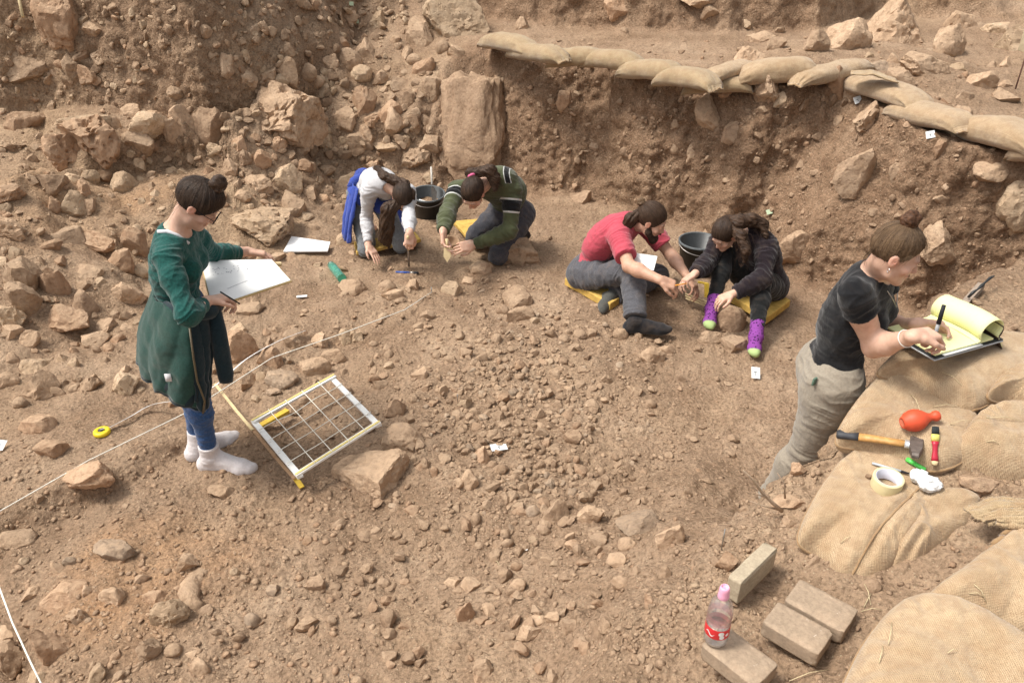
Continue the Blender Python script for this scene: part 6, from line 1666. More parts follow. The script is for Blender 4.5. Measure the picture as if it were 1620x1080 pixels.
        for i in range(4):
            off = (.030 - .0195 * i) * sc; base = wr + d * (.083 - .003 * abs(i - 1) - (.006 if i == 3 else 0)) * sc + th * off
            dd = unit(d + th * spread * (1.2 - .8 * i)); p = base; ang = 0; L = lens[i] * sc; r = (.0088 if i < 3 else .0078) * sc
            cu = curls[i] if curls is not None else curl * (1 + .12 * i)
            for j, (fr, tw) in enumerate(((1.0, .8), (.68, 1.1), (.52, .8))):
                ang += cu * tw; e = p + (dd * math.cos(ang) + n * math.sin(ang)) * L * fr
                F_.cone(p, e, r * (1 - .08 * j), r * (1 - .08 * (j + 1)), .0035 if j or True else k); p = e
            tips.append(p)
        b = wr + d * .022 * sc + th * .026 * sc; m_ = b + unit(d * .75 + th * .62 + n * .30) * .038 * sc; e = m_ + unit(d * .95 + th * .12 + n * .45) * .030 * sc; e2 = e + unit(d * .9 - th * .15 + n * .5) * .022 * sc
        F_.cone(b, m_, .0145 * sc, .0115 * sc, k); F_.cone(m_, e, .011 * sc, .0098 * sc, .004); F_.cone(e, e2, .0098 * sc, .0082 * sc, .004)
        s.tips = tips; return tips

def wrinkle(joints, base=.002, seed=0, amp=.007, stretch=None, rad=.16, freq=46):
    """folds that gather round joints: list of (point, axis)"""
    def f(V, N_):
        d = fbm(V * 9 + seed, 3) * base * 1.3
        rid = 0
        for (p, ax) in joints:
            p = A3(p); ax = unit(ax); q = V - p; t = q @ ax; r = np.sqrt((q * q).sum(1)); w = np.exp(-(r / rad) ** 2)
            wob = fbm(V * 7 + seed + 3, 2) * .045
            e1 = unit(np.cross(ax, (.31, .52, .79))); e2 = np.cross(ax, e1)
            n_ = 1 - np.abs(perlin(np.stack([(t + wob * .6) * freq * .62, (q @ e1) * 6.5 + seed, (q @ e2) * 6.5], 1)))
            rid = rid + w * (n_ ** 2.5 - .45) * amp * 1.5
        g = (1 - np.abs(perlin(V * np.array([9, 9, 14]) + seed * 3))) ** 3
        return d + rid + (g - .45) * base * 1.6
    return f
SKINA = (.60, .385, .285); SKINB = (.52, .315, .22)
M_SKIN = skin_mat('fair_skin', SKINA); M_SKIN2 = skin_mat('tan_skin', SKINB)
M_HAIRD = hair_mat('dark_brown_hair', (.007, .0045, .0035), (.075, .044, .028)); M_HAIRB = hair_mat('brown_hair', (.055, .032, .018), (.20, .125, .070)); M_HAIRM = hair_mat('mid_brown_hair', (.018, .010, .007), (.085, .048, .028))
def skin_tint(ps, extra=None):
    L = ps.HL
    def f(V):
        c = np.ones((len(V), 3))
        def blob(p, r, col, w=1.0):
            d = np.linalg.norm(V - p, axis=1); m = (np.exp(-(d / r) ** 2) * w)[:, None]; c[:] = c * (1 - m) + np.array(col) * m
        q = ps.q
        for sd in (-1, 1):
            blob(L(.045 * sd, .068, -.032), .022, (1.03, .80, .78), .7); blob(L(.078 * sd, 0, -.004), .022, (1.05, .70, .66), .75)
            blob(L(.031 * sd, .090, .0215), .0085, (.35, .26, .22), .75); blob(L(.040 * sd, .086, .0215), .008, (.35, .26, .22), .7); blob(L(.023 * sd, .092, .0205), .007, (.38, .28, .22), .7)
            blob(L(.031 * sd, .0925, -.0015), .0072, (.18, .12, .10), .85); blob(L(.038 * sd, .089, -.001), .006, (.22, .15, .13), .75); blob(L(.024 * sd, .0925, -.001), .006, (.25, .18, .15), .7)
        for x in (-.013, 0, .013): blob(L(x, .094, -.061), .0085, (1.0, .52, .50), .85)
        blob(L(0, .114, -.034), .013, (1.05, .78, .74), .6)
        if extra: extra(V, c, blob)
        return c
    return f

def hair_cap(ps, mat, hairline=.0, thick=.012, back=-.055, extra=None, part=0, h=.004, strand=1.0, name='hair', low=None):
    """hair over the skull with the face left free, plus extra(F_, L) locks"""
    J = ps.J; L = ps.HL; q = ps.q; R = ps.RH
    P_ = [J['head']]; lo = J['head'] - .30; hi = J['head'] + .30
    if low is not None: lo = np.minimum(lo, low[0]); hi = np.maximum(hi, low[1])
    F_ = Field(lo, hi, h)
    F_.ell(L(0, -.020, .034), ((.074 + thick) * q, (.094 + thick) * q, (.086 + thick) * q), R, 0)
    if extra: extra(F_, L)
    # remove the face: a big ellipsoid in front and below, and everything under the nape line
    F_.ell(L(0, .112, -.052 + hairline), (.090 * q, .098 * q, .108 * q), R, .006, 'cut')
    for sd in (-1, 1): F_.ell(L(.10 * sd, .004, -.012), (.035 * q, .022 * q, .030 * q), R, .006, 'cut')
    F_.plane(L(0, 0, back), -R[:, 2] * .9 + R[:, 1] * .35)
    top = L(0, -.07, .09)
    def flow(V):
        # strand coordinate: direction around the gathering point
        g = A3(ps.J.get('gather', top)); c = J['head']; ax = unit(g - c); d = V - c; a = d @ ax; p = d - np.outer(a, ax); e1 = unit(np.cross(ax, (.3, .5, .8))); e2 = np.cross(ax, e1); ang = np.arctan2(p @ e2, p @ e1)
        return np.stack([ang * 14 * strand, a * 6, np.linalg.norm(p, axis=1) * 4], 1)
    def disp(V, N_):
        f_ = flow(V); return (np.abs(perlin(f_ * np.array([1.6, .8, .8]))) - .3) * .0040 + (np.abs(perlin(f_ * np.array([4.5, .8, 1.5]))) - .3) * .0016
    o = ps.emit(name, F_, mat, disp, 1, flow=flow)
    V = np.array([v.co[:] for v in o.data.vertices]) + ps.org; N_ = np.array([v.normal[:] for v in o.data.vertices]); r = np.random.default_rng(len(V)); g = A3(ps.J.get('gather', top)); parts = []
    for k in r.integers(0, len(V), 100):
        p, n = V[k], N_[k]; d = g - p; d = unit(d - n * (d @ n)) * (1 if r.random() < .7 else -1); L_ = r.uniform(.018, .045); w = r.normal(0, .3, 3)
        parts.append(tube([Vector(p - ps.org), Vector(p + d * L_ * .5 + n * r.uniform(.002, .008) + w * .006 - ps.org), Vector(p + d * L_ + n * r.uniform(-.001, .012) + w * .012 - ps.org)], [.0005, .0004, .0002], 3, cap=False))
    fo = mobj('flyaway_hair', merge(parts), mat, ps.root); fo['kind'] = 'stuff'
    return o
def locks(ps, name, mat, paths, r0, n=40, spread=.02, seed=0, rs=.0016, curl=0.0):
    """loose strands: many thin tubes following the given centre lines"""
    r = np.random.default_rng(seed); parts = []
    for k in range(n):
        path = paths[int(r.integers(0, len(paths)))]; off = r.normal(0, spread, 3); ph = r.uniform(0, 6.28); pts_ = []
        m = len(path) * 3
        for i in range(m):
            t = i / (m - 1) * (len(path) - 1); j = min(int(t), len(path) - 2); p = A3(path[j]) * (1 - t + j) + A3(path[j + 1]) * (t - j)
            w = .35 + .65 * (i / (m - 1)); o_ = off * w + curl * np.array([math.sin(i * 1.3 + ph), math.cos(i * 1.1 + ph), math.sin(i * .9 + ph)]) 
            pts_.append(Vector(p + o_ - ps.org))
        parts.append(tube(pts_, [rs * (1 - .7 * i / (m - 1)) for i in range(m)], 4, cap=False))
    o = mobj(name, merge(parts), mat, ps.root); o['kind'] = 'stuff'
    at = o.data.attributes.new('flow', 'FLOAT_VECTOR', 'POINT'); at.data.foreach_set('vector', (np.array([v.co[:] for v in o.data.vertices]) * 30).astype(np.float32).ravel())
    return o
# ------------------------------------------------------------------ the five... people at work
def cloth_top(ps, mat, g=.012, sleeve=1.0, hem=.0, neckr=.066, neckfwd=.034, seed=1, wr=.0016, amp=.006, h=.006, name='shirt', hemdrop=0.0, belly=0.0, zig=None, extra=None, sleeveg=0.0, neckz=.05):
    J = ps.J; lo, hi = ps.bounds([k for k in J if k[:2] in ('pe', 'ne', 'sh', 'el', 'wr', 'sp', 'hi')], .22)
    F_ = Field(lo, hi, h); ps.torso(F_, g, .05, belly=belly)
    if hemdrop > 0: F_.cone(J['pel'], J['pel'] - ps.uph * hemdrop, .13 * ps.sc + g, .13 * ps.sc + g, .05, sq=(ps.Rh[:, 1], 1.3))
    Fs = Field(lo, hi, h)
    for sd in 'RL':
        if sleeve < 1:   # short sleeve: fraction of the upper arm
            ps.arm(Fs, sd, g + .004 + sleeveg, .035, only_upper=sleeve + .08)
            p = J['sh' + sd] + (J['el' + sd] - J['sh' + sd]) * sleeve; Fs.plane(p, J['el' + sd] - J['sh' + sd], near=(p + unit(J['el' + sd] - J['sh' + sd]) * .03, .10))
        else:
            fr = sleeve - 1.0
            ps.arm(Fs, sd, g * .8 + sleeveg, .035, upto=min(1, fr + .10))
            p = J['el' + sd] + (J['wr' + sd] - J['el' + sd]) * fr; ax = J['wr' + sd] - J['el' + sd]; Fs.plane(p, ax, near=(p + unit(ax) * .045, .075))
    hh_ = np.clip(.03 - np.abs(F_.f - Fs.f), 0, None) / .03; F_.f = np.minimum(F_.f, Fs.f) - hh_ * hh_ * .0075
    nk = J['neck'] + ps.upc * neckz + ps.Rc[:, 1] * neckfwd
    F_.ell(nk, (neckr, neckr, neckr * .95), ps.Rc, .006, 'cut')
    F_.plane(J['pel'] + ps.uph * hem, -ps.uph, near=(J['pel'] - ps.uph * .12, .34))
    if extra: extra(F_)
    js = []
    for sd in 'RL':
        js += [(J['el' + sd], J['wr' + sd] - J['sh' + sd]), (J['sh' + sd], J['el' + sd] - J['sh' + sd])]
        if sleeve > 1: js.append((J['wr' + sd], J['wr' + sd] - J['el' + sd]))
    js.append((J.get('spine', (J['pel'] + J['neck']) / 2), ps.uph + A3((.1, .1, 0)))); js.append((J['pel'] + ps.uph * .06, ps.uph))
    return ps.emit(name, F_, mat, wrinkle(js, wr, seed, amp), 2)
def cloth_legs(ps, mat, g=.010, cuff=.92, top=.10, seed=2, wr=.0018, amp=.007, h=.006, name='trousers', thin=1.0, loose=0.0, cut_rad=.10, extra=None, cuffs=None, hipk=1.0):
    J = ps.J; lo, hi = ps.bounds([k for k in J if k[:2] in ('pe', 'hi', 'kn', 'an')], .2)
    F_ = Field(lo, hi, h); up = ps.uph
    F_.ell(J['pel'] + up * .03, (.158 * ps.sc * hipk + g, .112 * ps.sc * hipk + g, .13 * ps.sc + g), ps.Rh, .05)
    for sd in (1, -1): F_.ell(J['pel'] + ps.Rh[:, 0] * .07 * ps.sc * sd - ps.Rh[:, 1] * .055 * ps.sc * hipk ** 3 - up * .03, (.09 * ps.sc * hipk + g, .088 * ps.sc * hipk + g, .10 * ps.sc + g), ps.Rh, .05)
    for sd in 'RL':
        c = (cuffs or {}).get(sd, cuff)
        ps.leg(F_, sd, g + loose, .035, upto=min(1.0, c + .08), thin=thin)
        if loose > 0: F_.cone(J['kn' + sd], J['kn' + sd] + (J['an' + sd] - J['kn' + sd]) * c, .062 * ps.sc + g, .058 * ps.sc + g + loose * .4, .012)
        ax = J['an' + sd] - J['kn' + sd]; p = J['kn' + sd] + ax * c; F_.plane(p, ax, near=(p + unit(ax) * .065, cut_rad))
    F_.plane(J['pel'] + up * top, up, near=(J['pel'] + up * (top + .06), .195))
    if extra: extra(F_)
    js = []
    for sd in 'RL': js += [(J['kn' + sd], J['an' + sd] - J['hip' + sd]), (J['an' + sd], J['an' + sd] - J['kn' + sd]), (J['hip' + sd], J['kn' + sd] - J['hip' + sd])]
    return ps.emit(name, F_, mat, wrinkle(js, wr, seed, amp, rad=.18), 2)
def sock(ps, sd, mat, g=.004, top=.10, label=None, h=.004):
    J = ps.J; an, to, kn = J['an' + sd], J['to' + sd], J['kn' + sd]; P_ = np.array([an, to, an + (kn - an) * .4]); F_ = Field(P_.min(0) - .09, P_.max(0) + .09, h)
    ax = unit(kn - an); F_.cone(an, an + ax * (top + .03), .035 * ps.sc + g, .042 * ps.sc + g, .015); ps.foot(F_, sd, g + .001, .02)
    p = an + ax * top; F_.plane(p, ax, near=(p + ax * .04, .07))
    o = ps.emit('sock', F_, mat, wrinkle([(an, an - kn)], .0008, 3, .004, rad=.06, freq=120), 2)
    if label: o['label'] = label
    return o
def sheet(ps, name, tops, bots, mat, folds=10, amp=.02, thick=.008, seed=0, nu=60, nv=30, belly=0.0, out=None):
    """cloth hanging between a top line and a bottom line"""
    def spl(pp, t):
        pp = [A3(p) for p in pp]; n = len(pp); x = t * (n - 1); i = min(int(x), n - 2); f = x - i; a, b, c, d = pp[max(i - 1, 0)], pp[i], pp[i + 1], pp[min(i + 2, n - 1)]
        return .5 * ((2 * b) + (-a + c) * f + (2 * a - 5 * b + 4 * c - d) * f * f + (-a + 3 * b - 3 * c + d) * f ** 3)
    V = []; cen = np.mean([A3(p) for p in tops + bots], 0) if out is None else A3(out)
    for i in range(nu):
        t = i / (nu - 1); a, b = spl(tops, t), spl(bots, t); o_ = (a + b) / 2 - cen; o_[2] = 0; o_ = unit(o_)
        for j in range(nv):
            s_ = j / (nv - 1); p = a * (1 - s_) + b * s_ + o_ * belly * math.sin(math.pi * s_ * .9)
            w = (abs(math.sin(t * folds * 3.14159 + seed + .8 * math.sin(s_ * 3 + t * 5))) - .5) * amp * (.35 + .65 * s_)
            V.append(p + o_ * w - ps.org)
    V = np.array(V); V += (fbm(V * 12 + seed, 3) * .007)[:, None]
    ix = np.arange(nu * nv).reshape(nu, nv); fa = np.stack([ix[:-1, :-1], ix[1:, :-1], ix[1:, 1:], ix[:-1, 1:]], -1).reshape(-1, 4)
    o = link(name, mesh_from(name, V, fa), mat, ps.root); m = o.modifiers.new('t', 'SOLIDIFY'); m.thickness = thick; return o
def ptube(ps, name, pp, r, mat, n=10, disp=None):
    V, Fc = tube([Vector(A3(p) - ps.org) for p in pp], r, n); return mobj(name, (V, Fc), mat, ps.root)
def body(ps, mat, extra=None, legs=True, feet=True, hands=None, fcut=None):
    """the whole body as one surface"""
    J = ps.J; lo, hi = ps.bounds(None, .17); F_ = Field(lo, hi, ps.h)
    ps.torso(F_, -.004, .05, low=-.030); 
    for sd in 'RL':
        ps.arm(F_, sd, 0, .03); 
        if legs: ps.leg(F_, sd, -.012, .035)
        if feet: ps.foot(F_, sd, -.002)
    ps.head(F_)
    for sd, kw in (hands or {}).items(): ps.hand(F_, sd, **kw)
    return ps.emit('body', F_, mat, None, 1, tint=skin_tint(ps, extra))
def R_(px, py, par, L, side=-1): return A3(near_on_ray(px, py, Vector(A3(par)), L, side))
def XPA(px, Y, z): return A3(XP(px, Y, z))
DBG = {}
def chk(name, J):
    for a, b in (('shR', 'elR'), ('elR', 'wrR'), ('shL', 'elL'), ('elL', 'wrL'), ('hipR', 'knR'), ('knR', 'anR'), ('hipL', 'knL'), ('knL', 'anL'), ('pel', 'neck'), ('neck', 'head'), ('shR', 'shL')):
        print(name, a, b, round(float(np.linalg.norm(A3(J[a]) - A3(J[b]))), 3), 'z', round(float(A3(J[b])[2]), 2), 'px', [round(x) for x in proj(A3(J[b]))])

# ================= standing woman in green (left)
J = dict(root=XPA(325, 3.17, 0.0)); z0 = 0.0
J['anR'] = A3(P(333, 722, .085)); J['anL'] = A3(P(313, 701, .085))
J['toR'] = A3(P(398, 742, .02)); J['toL'] = A3(P(373, 690, .02))
J['pel'] = XPA(287, 3.20, .86); J['hipR'] = J['pel'] + (.02, -.082, 0); J['hipL'] = J['pel'] + (-.02, .082, 0)
J['knR'] = XPA(313, 3.11, .47); J['knL'] = XPA(306, 3.27, .47)
J['spine'] = XPA(276, 3.20, 1.07); J['neck'] = XPA(277, 3.20, 1.285); J['head'] = XPA(313, 3.20, 1.405)
J['shR'] = XPA(264, 3.035, 1.215); J['shL'] = XPA(302, 3.36, 1.205)
J['elR'] = R_(296, 499, J['shR'], .265, -1); J['wrR'] = R_(329, 476, J['elR'], .225, 1)
J['elL'] = R_(340, 402, J['shL'], .265, 1); J['wrL'] = R_(392, 398, J['elL'], .225, 1)
J['face'] = (.70, .08, -.70); J['crown'] = (.70, .0, .70)
chk('A', J)
A_ = Person('person', 'woman in a green top and blue jeans standing and drawing on a board', J, .965, False, .0042)
A_.J['gather'] = A_.J['head'] + unit((.45, 0, .9)) * .12
F0 = Field((0, 0, 0), (1, 1, 1), .5); A_.torso(F0); A_.head(F0)
body(A_, M_SKIN, hands={'R': dict(d=unit(A_.J['wrR'] - A_.J['elR']) * .6 + A3((.62, .15, -.05)), n=A3((.35, .35, -1)), curl=.75), 'L': dict(d=A3((.85, .25, -.25)), n=A3((-.1, -.2, -1)), curl=.42)})
M_GREENT = cloth_mat('dark_green_velour', (.010, .070, .060), 0.45, 700, .3, .02, 20)
M_GREENJ = cloth_mat('bottle_green_jacket', (.018, .055, .044), 0.3, 900, .18, .06, 9)
M_NAVYRIB = cloth_mat('dark_navy_ribbing', (.010, .022, .028), 0.2, 500, .2, .03)
M_JEANS = cloth_mat('blue_denim', (.030, .075, .190), 0.45, 800, .30, .10, 24)
M_SOCK = cloth_mat('off_white_sock', (.60, .56, .56), 0.25, 500, .08, .10, 26)
M_WCLOTH = cloth_mat('white_cotton', (.62, .62, .64), 0.15, 500, .05, 0.0)
M_BLACKC = cloth_mat('black_cotton', (.0085, .0085, .0100), 0.35, 900, .25, .03, 16)
cloth_top(A_, M_GREENT, .006, 1.72, .02, .088, .034, 4, .0016, .0070, .005, 'green_top', neckz=.060)
cloth_legs(A_, M_JEANS, .004, .90, .10, 7, .0014, .006, .005, 'jeans', thin=.92)
sock(A_, 'R', M_SOCK, .011, .080); sock(A_, 'L', M_SOCK, .011, .080)
hair_cap(A_, M_HAIRD, .016, .009, -.046, extra=lambda F_, L: (F_.ell(L(0, .026, .052), (.074, .066, .070), A_.RH, .03)))
def bun(ps, pos, r, mat, seed, name='hair_bun'):
    F_ = Field(A3(pos) - r * 2, A3(pos) + r * 2, .003); rg = np.random.default_rng(seed)
    for k in range(7):
        ax = unit(rg.normal(size=3)); e1 = unit(np.cross(ax, (.3, .2, .9))); e2 = np.cross(ax, e1); rad = r * rg.uniform(.45, .75); prev = None
        for i in range(9):
            t = i / 8 * 5.0 + rg.uniform(0, .3); p = A3(pos) + (e1 * math.cos(t) + e2 * math.sin(t)) * rad + ax * rg.normal(0, r * .12)
            if prev is not None: F_.cone(prev, p, r * .30, r * .30, .004)
            prev = p
    fl = lambda V: (V - A3(pos)) * 40
    return ps.emit(name, F_, mat, lambda V, N_: perlin(V * np.array([90, 90, 90])) * .0016, 1, flow=fl)
bun(A_, A_.HL(0, .012, .150), .043, M_HAIRM, 3)
locks(A_, 'loose_hair', M_HAIRD, [[A_.HL(-.02, -.05, .12), A_.HL(-.03, -.10, .05), A_.HL(-.03, -.10, -.06), A_.HL(-.02, -.08, -.12)], [A_.HL(.05, -.06, .02), A_.HL(.055, -.075, -.06), A_.HL(.045, -.075, -.13)], [A_.HL(0, .03, .15), A_.HL(.02, .05, .20)]], 0, 26, .012, 3, .0009)
# spectacles
gl = []
for sd in (-1, 1):
    c = A_.HL(.033 * sd, .106, -.004); gl.append(tube([Vector(c + A_.RH[:, 0] * .022 * math.cos(t) + A_.RH[:, 2] * .017 * math.sin(t) - A_.org) for t in [k * 6.2832 / 20 for k in range(20)]], [.0015] * 20, 5, closed=True))
    gl.append(tube([Vector(A_.HL(.055 * sd, .104, .004) - A_.org), Vector(A_.HL(.079 * sd, .04, .010) - A_.org), Vector(A_.HL(.079 * sd, -.01, .016) - A_.org)], [.0016, .0017, .0016], 5))
gl.append(tube([Vector(A_.HL(-.011, .108, 0) - A_.org), Vector(A_.HL(.011, .108, 0) - A_.org)], [.0014] * 2, 5))
mobj('glasses', merge(gl), M_INK, A_.root)
# white strap seen in the scoop of the neckline
ptube(A_, 'undershirt_strap', [A_.J['neck'] + A_.Rc @ A3(v) for v in ((.060, -.052, .006), (.070, -.012, .020), (.068, .032, .008), (.052, .074, -.028))], [.008, .009, .009, .008], M_WCLOTH)
# jacket tied round the waist, hanging behind and at her side
W_ = lambda px, Y, z: XPA(px, Y, z)
jt = [W_(316, 3.02, .93), W_(300, 2.99, .985), W_(272, 3.00, 1.0), W_(248, 3.08, 1.0), W_(243, 3.22, .99), W_(256, 3.36, .98)]
jb = [W_(326, 2.98, .50), W_(298, 2.92, .555), W_(262, 2.94, .600), W_(236, 3.02, .625), W_(220, 3.18, .645), W_(232, 3.36, .66)]
sheet(A_, 'tied_jacket', jt, jb, M_GREENJ, 5, .020, .010, 1, 80, 40, .03, out=W_(305, 3.2, .75))
hb1 = [a + (b - a) * .84 + unit((a - W_(305, 3.2, .75)) * (1, 1, 0)) * .010 for a, b in zip(jt, jb)]; hb2 = [a + (b - a) * 1.03 + unit((a - W_(305, 3.2, .75)) * (1, 1, 0)) * .006 for a, b in zip(jt, jb)]
sheet(A_, 'jacket_hem', hb1, hb2, M_NAVYRIB, 5, .020, .016, 1, 80, 8, .0, out=W_(305, 3.2, .75))
jf = [W_(300, 2.99, .97), W_(318, 3.02, .96), W_(330, 3.08, .95)]; jfb = [W_(308, 2.93, .57), W_(324, 2.96, .50), W_(330, 3.02, .56)]
sheet(A_, 'jacket_front', jf, jfb, M_NAVYRIB, 3, .02, .008, 2, 40, 40, .02, out=W_(305, 3.2, .75))
ptube(A_, 'zip', [W_(300, 2.955, .93), W_(306, 2.925, .80), W_(312, 2.92, .68), W_(324, 2.925, .57), W_(321, 2.93, .50)], [.005] * 5, plain('brass_zip', (.10, .075, .04, 1), .5, .5, 200, .3, .2, .001), 6)
wb = [W_(262, 3.06, .99), W_(285, 2.985, .985), W_(310, 3.0, .965), W_(332, 3.06, .955), W_(345, 3.14, .945)]
ptube(A_, 'waist_knot', wb, [.018, .022, .024, .034, .028], M_NAVYRIB, 12)
slv = [W_(338, 3.10, .955), W_(345, 3.06, .86), W_(350, 3.05, .76), W_(357, 3.04, .64), W_(358, 3.03, .605)]
ptube(A_, 'hanging_sleeve', slv, [.030, .036, .038, .036, .030], M_NAVYRIB, 14)
mobj('care_label', box(*(XPA(266, 2.918, .70) - A_.org), .028, .003, .040, .0, Matrix.Identity(4)), M_WCLOTH, A_.root)
# drawing board with paper, pencil
qa, qb, qc, qd = A3(P(334, 487, .945)), A3(P(462, 444, .955)), A3(P(431, 410, .985)), A3(P(316, 412, 1.0))
dbd = thing('drawing_board', 'white-papered drawing board held by the standing woman in green', 'drawing board', tuple(qa))
def slab(name, quad, t, mat, parent, org, nseg=1):
    q = [A3(x) - org for x in quad]; n = unit(np.cross(q[1] - q[0], q[3] - q[0])); n = n if n[2] > 0 else -n
    V = q + [x - n * t for x in q]; Fc = [(0, 1, 2, 3), (7, 6, 5, 4)] + [(i, i + 4, (i + 1) % 4 + 4, (i + 1) % 4) for i in range(4)]
    o = mobj(name, (V, Fc), mat, parent, False); b = o.modifiers.new('b', 'BEVEL'); b.width = .004; b.segments = 2; return o, n
o, nB = slab('board', [qa, qb, qc, qd], .010, plain('board_edge_wood', (.46, .34, .16, 1), .6, .3, 40, .1, 0), dbd, qa)
ins = lambda a, c, f: a + (c - a) * f
cen4 = (qa + qb + qc + qd) / 4
slab('paper', [ins(x, cen4, .03) + nB * .003 for x in (qa, qb, qc, qd)], .002, M_PAPER, dbd, qa)
mk = []
for k in range(46):
    u_, v_ = random.uniform(.12, .85), random.uniform(.62, .80); p = (qa * (1 - u_) + qb * u_) * (1 - v_) + (qd * (1 - u_) + qc * u_) * v_; p = p + nB * .0045 - qa
    mk.append(box(p[0], p[1], p[2], random.uniform(.002, .007), .002, .0006))
for k in range(14):
    u_ = .25 + k * .02; v_ = .27 + k * .006; p = (qa * (1 - u_) + qb * u_) * (1 - v_) + (qd * (1 - u_) + qc * u_) * v_; p = p + nB * .0045 - qa; mk.append(box(p[0], p[1], p[2], .009, .0012, .0005))
mobj('pencil_drawing', merge(mk), plain('pencil_marks', (.10, .10, .16, 1), .7, .1, 40, .1, 0), dbd, False)
hd = A_.J['wrR'] + A3((.055, .03, .0))
stick('pencil', 'dark pencil in the right hand of the woman in green', 'pencil', hd + A3((.0, -.01, .035)), hd + A3((.06, .03, -.045)), .0035, M_INK)
wk = np.mean(A_.tips, 0) + A3((.015, .005, .004))
o = mobj('eraser', box(0, 0, 0, .06, .03, .02, .005), M_PALEWOOD); o.location = wk; o.rotation_euler = (0, .2, .5); tag(o, 'brownish block held by the left hand at the far corner of the drawing board', 'block')

# ================= woman in black at the sandbags (right)
J = dict(root=A3((1.22, 2.82, 0)))
J['pel'] = A3((1.306, 2.70, .86)); J['neck'] = A3((1.352, 2.655, 1.335)); J['spine'] = A3((1.312, 2.685, 1.10))
lat = unit((-.18, -.98, 0)); J['hipR'] = J['pel'] + lat * .085; J['hipL'] = J['pel'] - lat * .085
J['knR'] = A3((1.278, 2.69, .47)); J['knL'] = A3((1.395, 2.84, .47)); J['anR'] = A3((1.222, 2.80, .085)); J['anL'] = A3((1.33, 2.93, .085))
J['toR'] = J['anR'] + A3((.17, -.04, -.065)); J['toL'] = J['anL'] + A3((.17, -.03, -.065))
J['head'] = R_(1417, 402, J['neck'], .168, -1)
J['shR'] = XPA(1353, 2.535, 1.300); J['shL'] = A3((1.445, 2.795, 1.29))
J['elR'] = R_(1382, 549, J['shR'], .245, 1); J['wrR'] = R_(1447, 532, J['elR'], .215, -1)
J['elL'] = R_(1408, 520, J['shL'], .27, 1); J['wrL'] = R_(1452, 513, J['elL'], .225, -1)
J['face'] = (.86, -.36, -.34); J['crown'] = (.26, -.14, .94)
chk('F', J)
B_ = Person('person', 'woman in a black t-shirt and khaki trousers writing at the sandbags', J, 1.0, False, .0038)
B_.hq = .90; B_.torso(F0); B_.head(F0); B_.J['gather'] = A3(B_.HL(0, -.02, .14))
# tattoo and rings as tint on the skin
def tattoo(V, c, blob):
    q = B_.J['elL'] + (B_.J['wrL'] - B_.J['elL']) * .72
    for k in range(5): blob(q + unit(B_.J['wrL'] - B_.J['elL']) * (.012 * k - .02) + A3((0, -.03, .008 * math.sin(k * 2))), .0075, (.35, .36, .38), .8)
body(B_, M_SKIN, tattoo, hands={'R': dict(d=A3((.92, .30, -.05)), n=A3((.25, .1, -1)), curl=1.05), 'L': dict(d=A3((.85, .10, -.15)), n=A3((.1, -.8, -.7)), curl=.55)})
cloth_top(B_, M_BLACKC, .006, .38, .088, .078, .030, 11, .0013, .006, .005, 'black_tshirt', sleeveg=.001, belly=.004)
M_KHAKI = cloth_mat('stone_khaki', (.275, .238, .188), 0.45, 900, .12, .10, 18)
cloth_legs(B_, M_KHAKI, .010, .95, .105, 5, .0014, .007, .005, 'khaki_trousers', loose=.014, thin=.94, hipk=.88)
ps = B_
# pocket slit, belt loop, emblem
def on_body(ps, base, R, v): return base + R @ A3(v)
pk = ps.J['pel']
ptube(B_, 'pocket_edge', [on_body(B_, pk, B_.Rh, v) for v in ((.125, .105, .04), (.158, .085, -.01), (.182, .050, -.055))], [.0035] * 3, plain('dark_khaki_edge', (.14, .12, .09, 1), .8, .1, 60, .1), 5)
sock(B_, 'R', M_SOCK, .006, .105); sock(B_, 'L', M_SOCK, .006, .105)
e = on_body(B_, pk, B_.Rh, (.150, -.098, .055)); em = box(0, 0, 0, .022, .008, .032, .002); RHm = Matrix(B_.Rh.tolist()).to_4x4() @ Matrix.Rotation(-.75, 4, 'Z')
mobj('emblem', ([RHm @ v + Vector(e - B_.org) for v in em[0]], em[1]), plain('emblem_dark', (.10, .16, .12, 1), .6, .2, 40, .1, 0), B_.root)
hair_cap(B_, M_HAIRB, .030, .007, -.045, extra=lambda F_, L: (F_.ell(L(0, -.01, .075), (.060, .066, .050), B_.RH, .03)))
bun(B_, B_.HL(0, -.035, .155), .034, hair_mat('auburn_hair', (.030, .014, .008), (.13, .060, .030)), 5)
locks(B_, 'loose_hair', M_HAIRB, [[B_.HL(.074, .040, .05), B_.HL(.082, .022, .02), B_.HL(.084, .012, .0)], [B_.HL(.05, -.09, .02), B_.HL(.045, -.10, -.05), B_.HL(.04, -.085, -.09)], [B_.HL(.0, .05, .12), B_.HL(.02, .075, .10), B_.HL(.04, .09, .06)]], 0, 34, .008, 7, .0008)
mobj('earring', tube([Vector(B_.HL(.082, -.006, -.036) + A3((0, .008 * math.cos(t), .009 * math.sin(t) - .008)) - B_.org) for t in [k * 6.2832 / 14 for k in range(14)]], [.0012] * 14, 5, closed=True), plain('silver', (.7, .7, .7, 1), .25, .5, 60, .05, 0, Metallic=1), B_.root)
nk = B_.J['neck']; ptube(B_, 'necklace', [nk + B_.Rc @ A3(v) for v in ((.060, .0, .035), (.058, .050, .0), (.035, .100, -.045), (.008, .128, -.085), (-.02, .105, -.045))], [.0018] * 5, plain('silver_chain', (.6, .58, .54, 1), .3, .5, 300, .3, .3, .001, Metallic=.9), 5)
w0 = B_.J['wrR'] * .80 + B_.J['elR'] * .20; axw = unit(B_.J['wrR'] - B_.J['elR']); e1 = unit(np.cross(axw, (0, 0, 1))); e2 = np.cross(axw, e1)
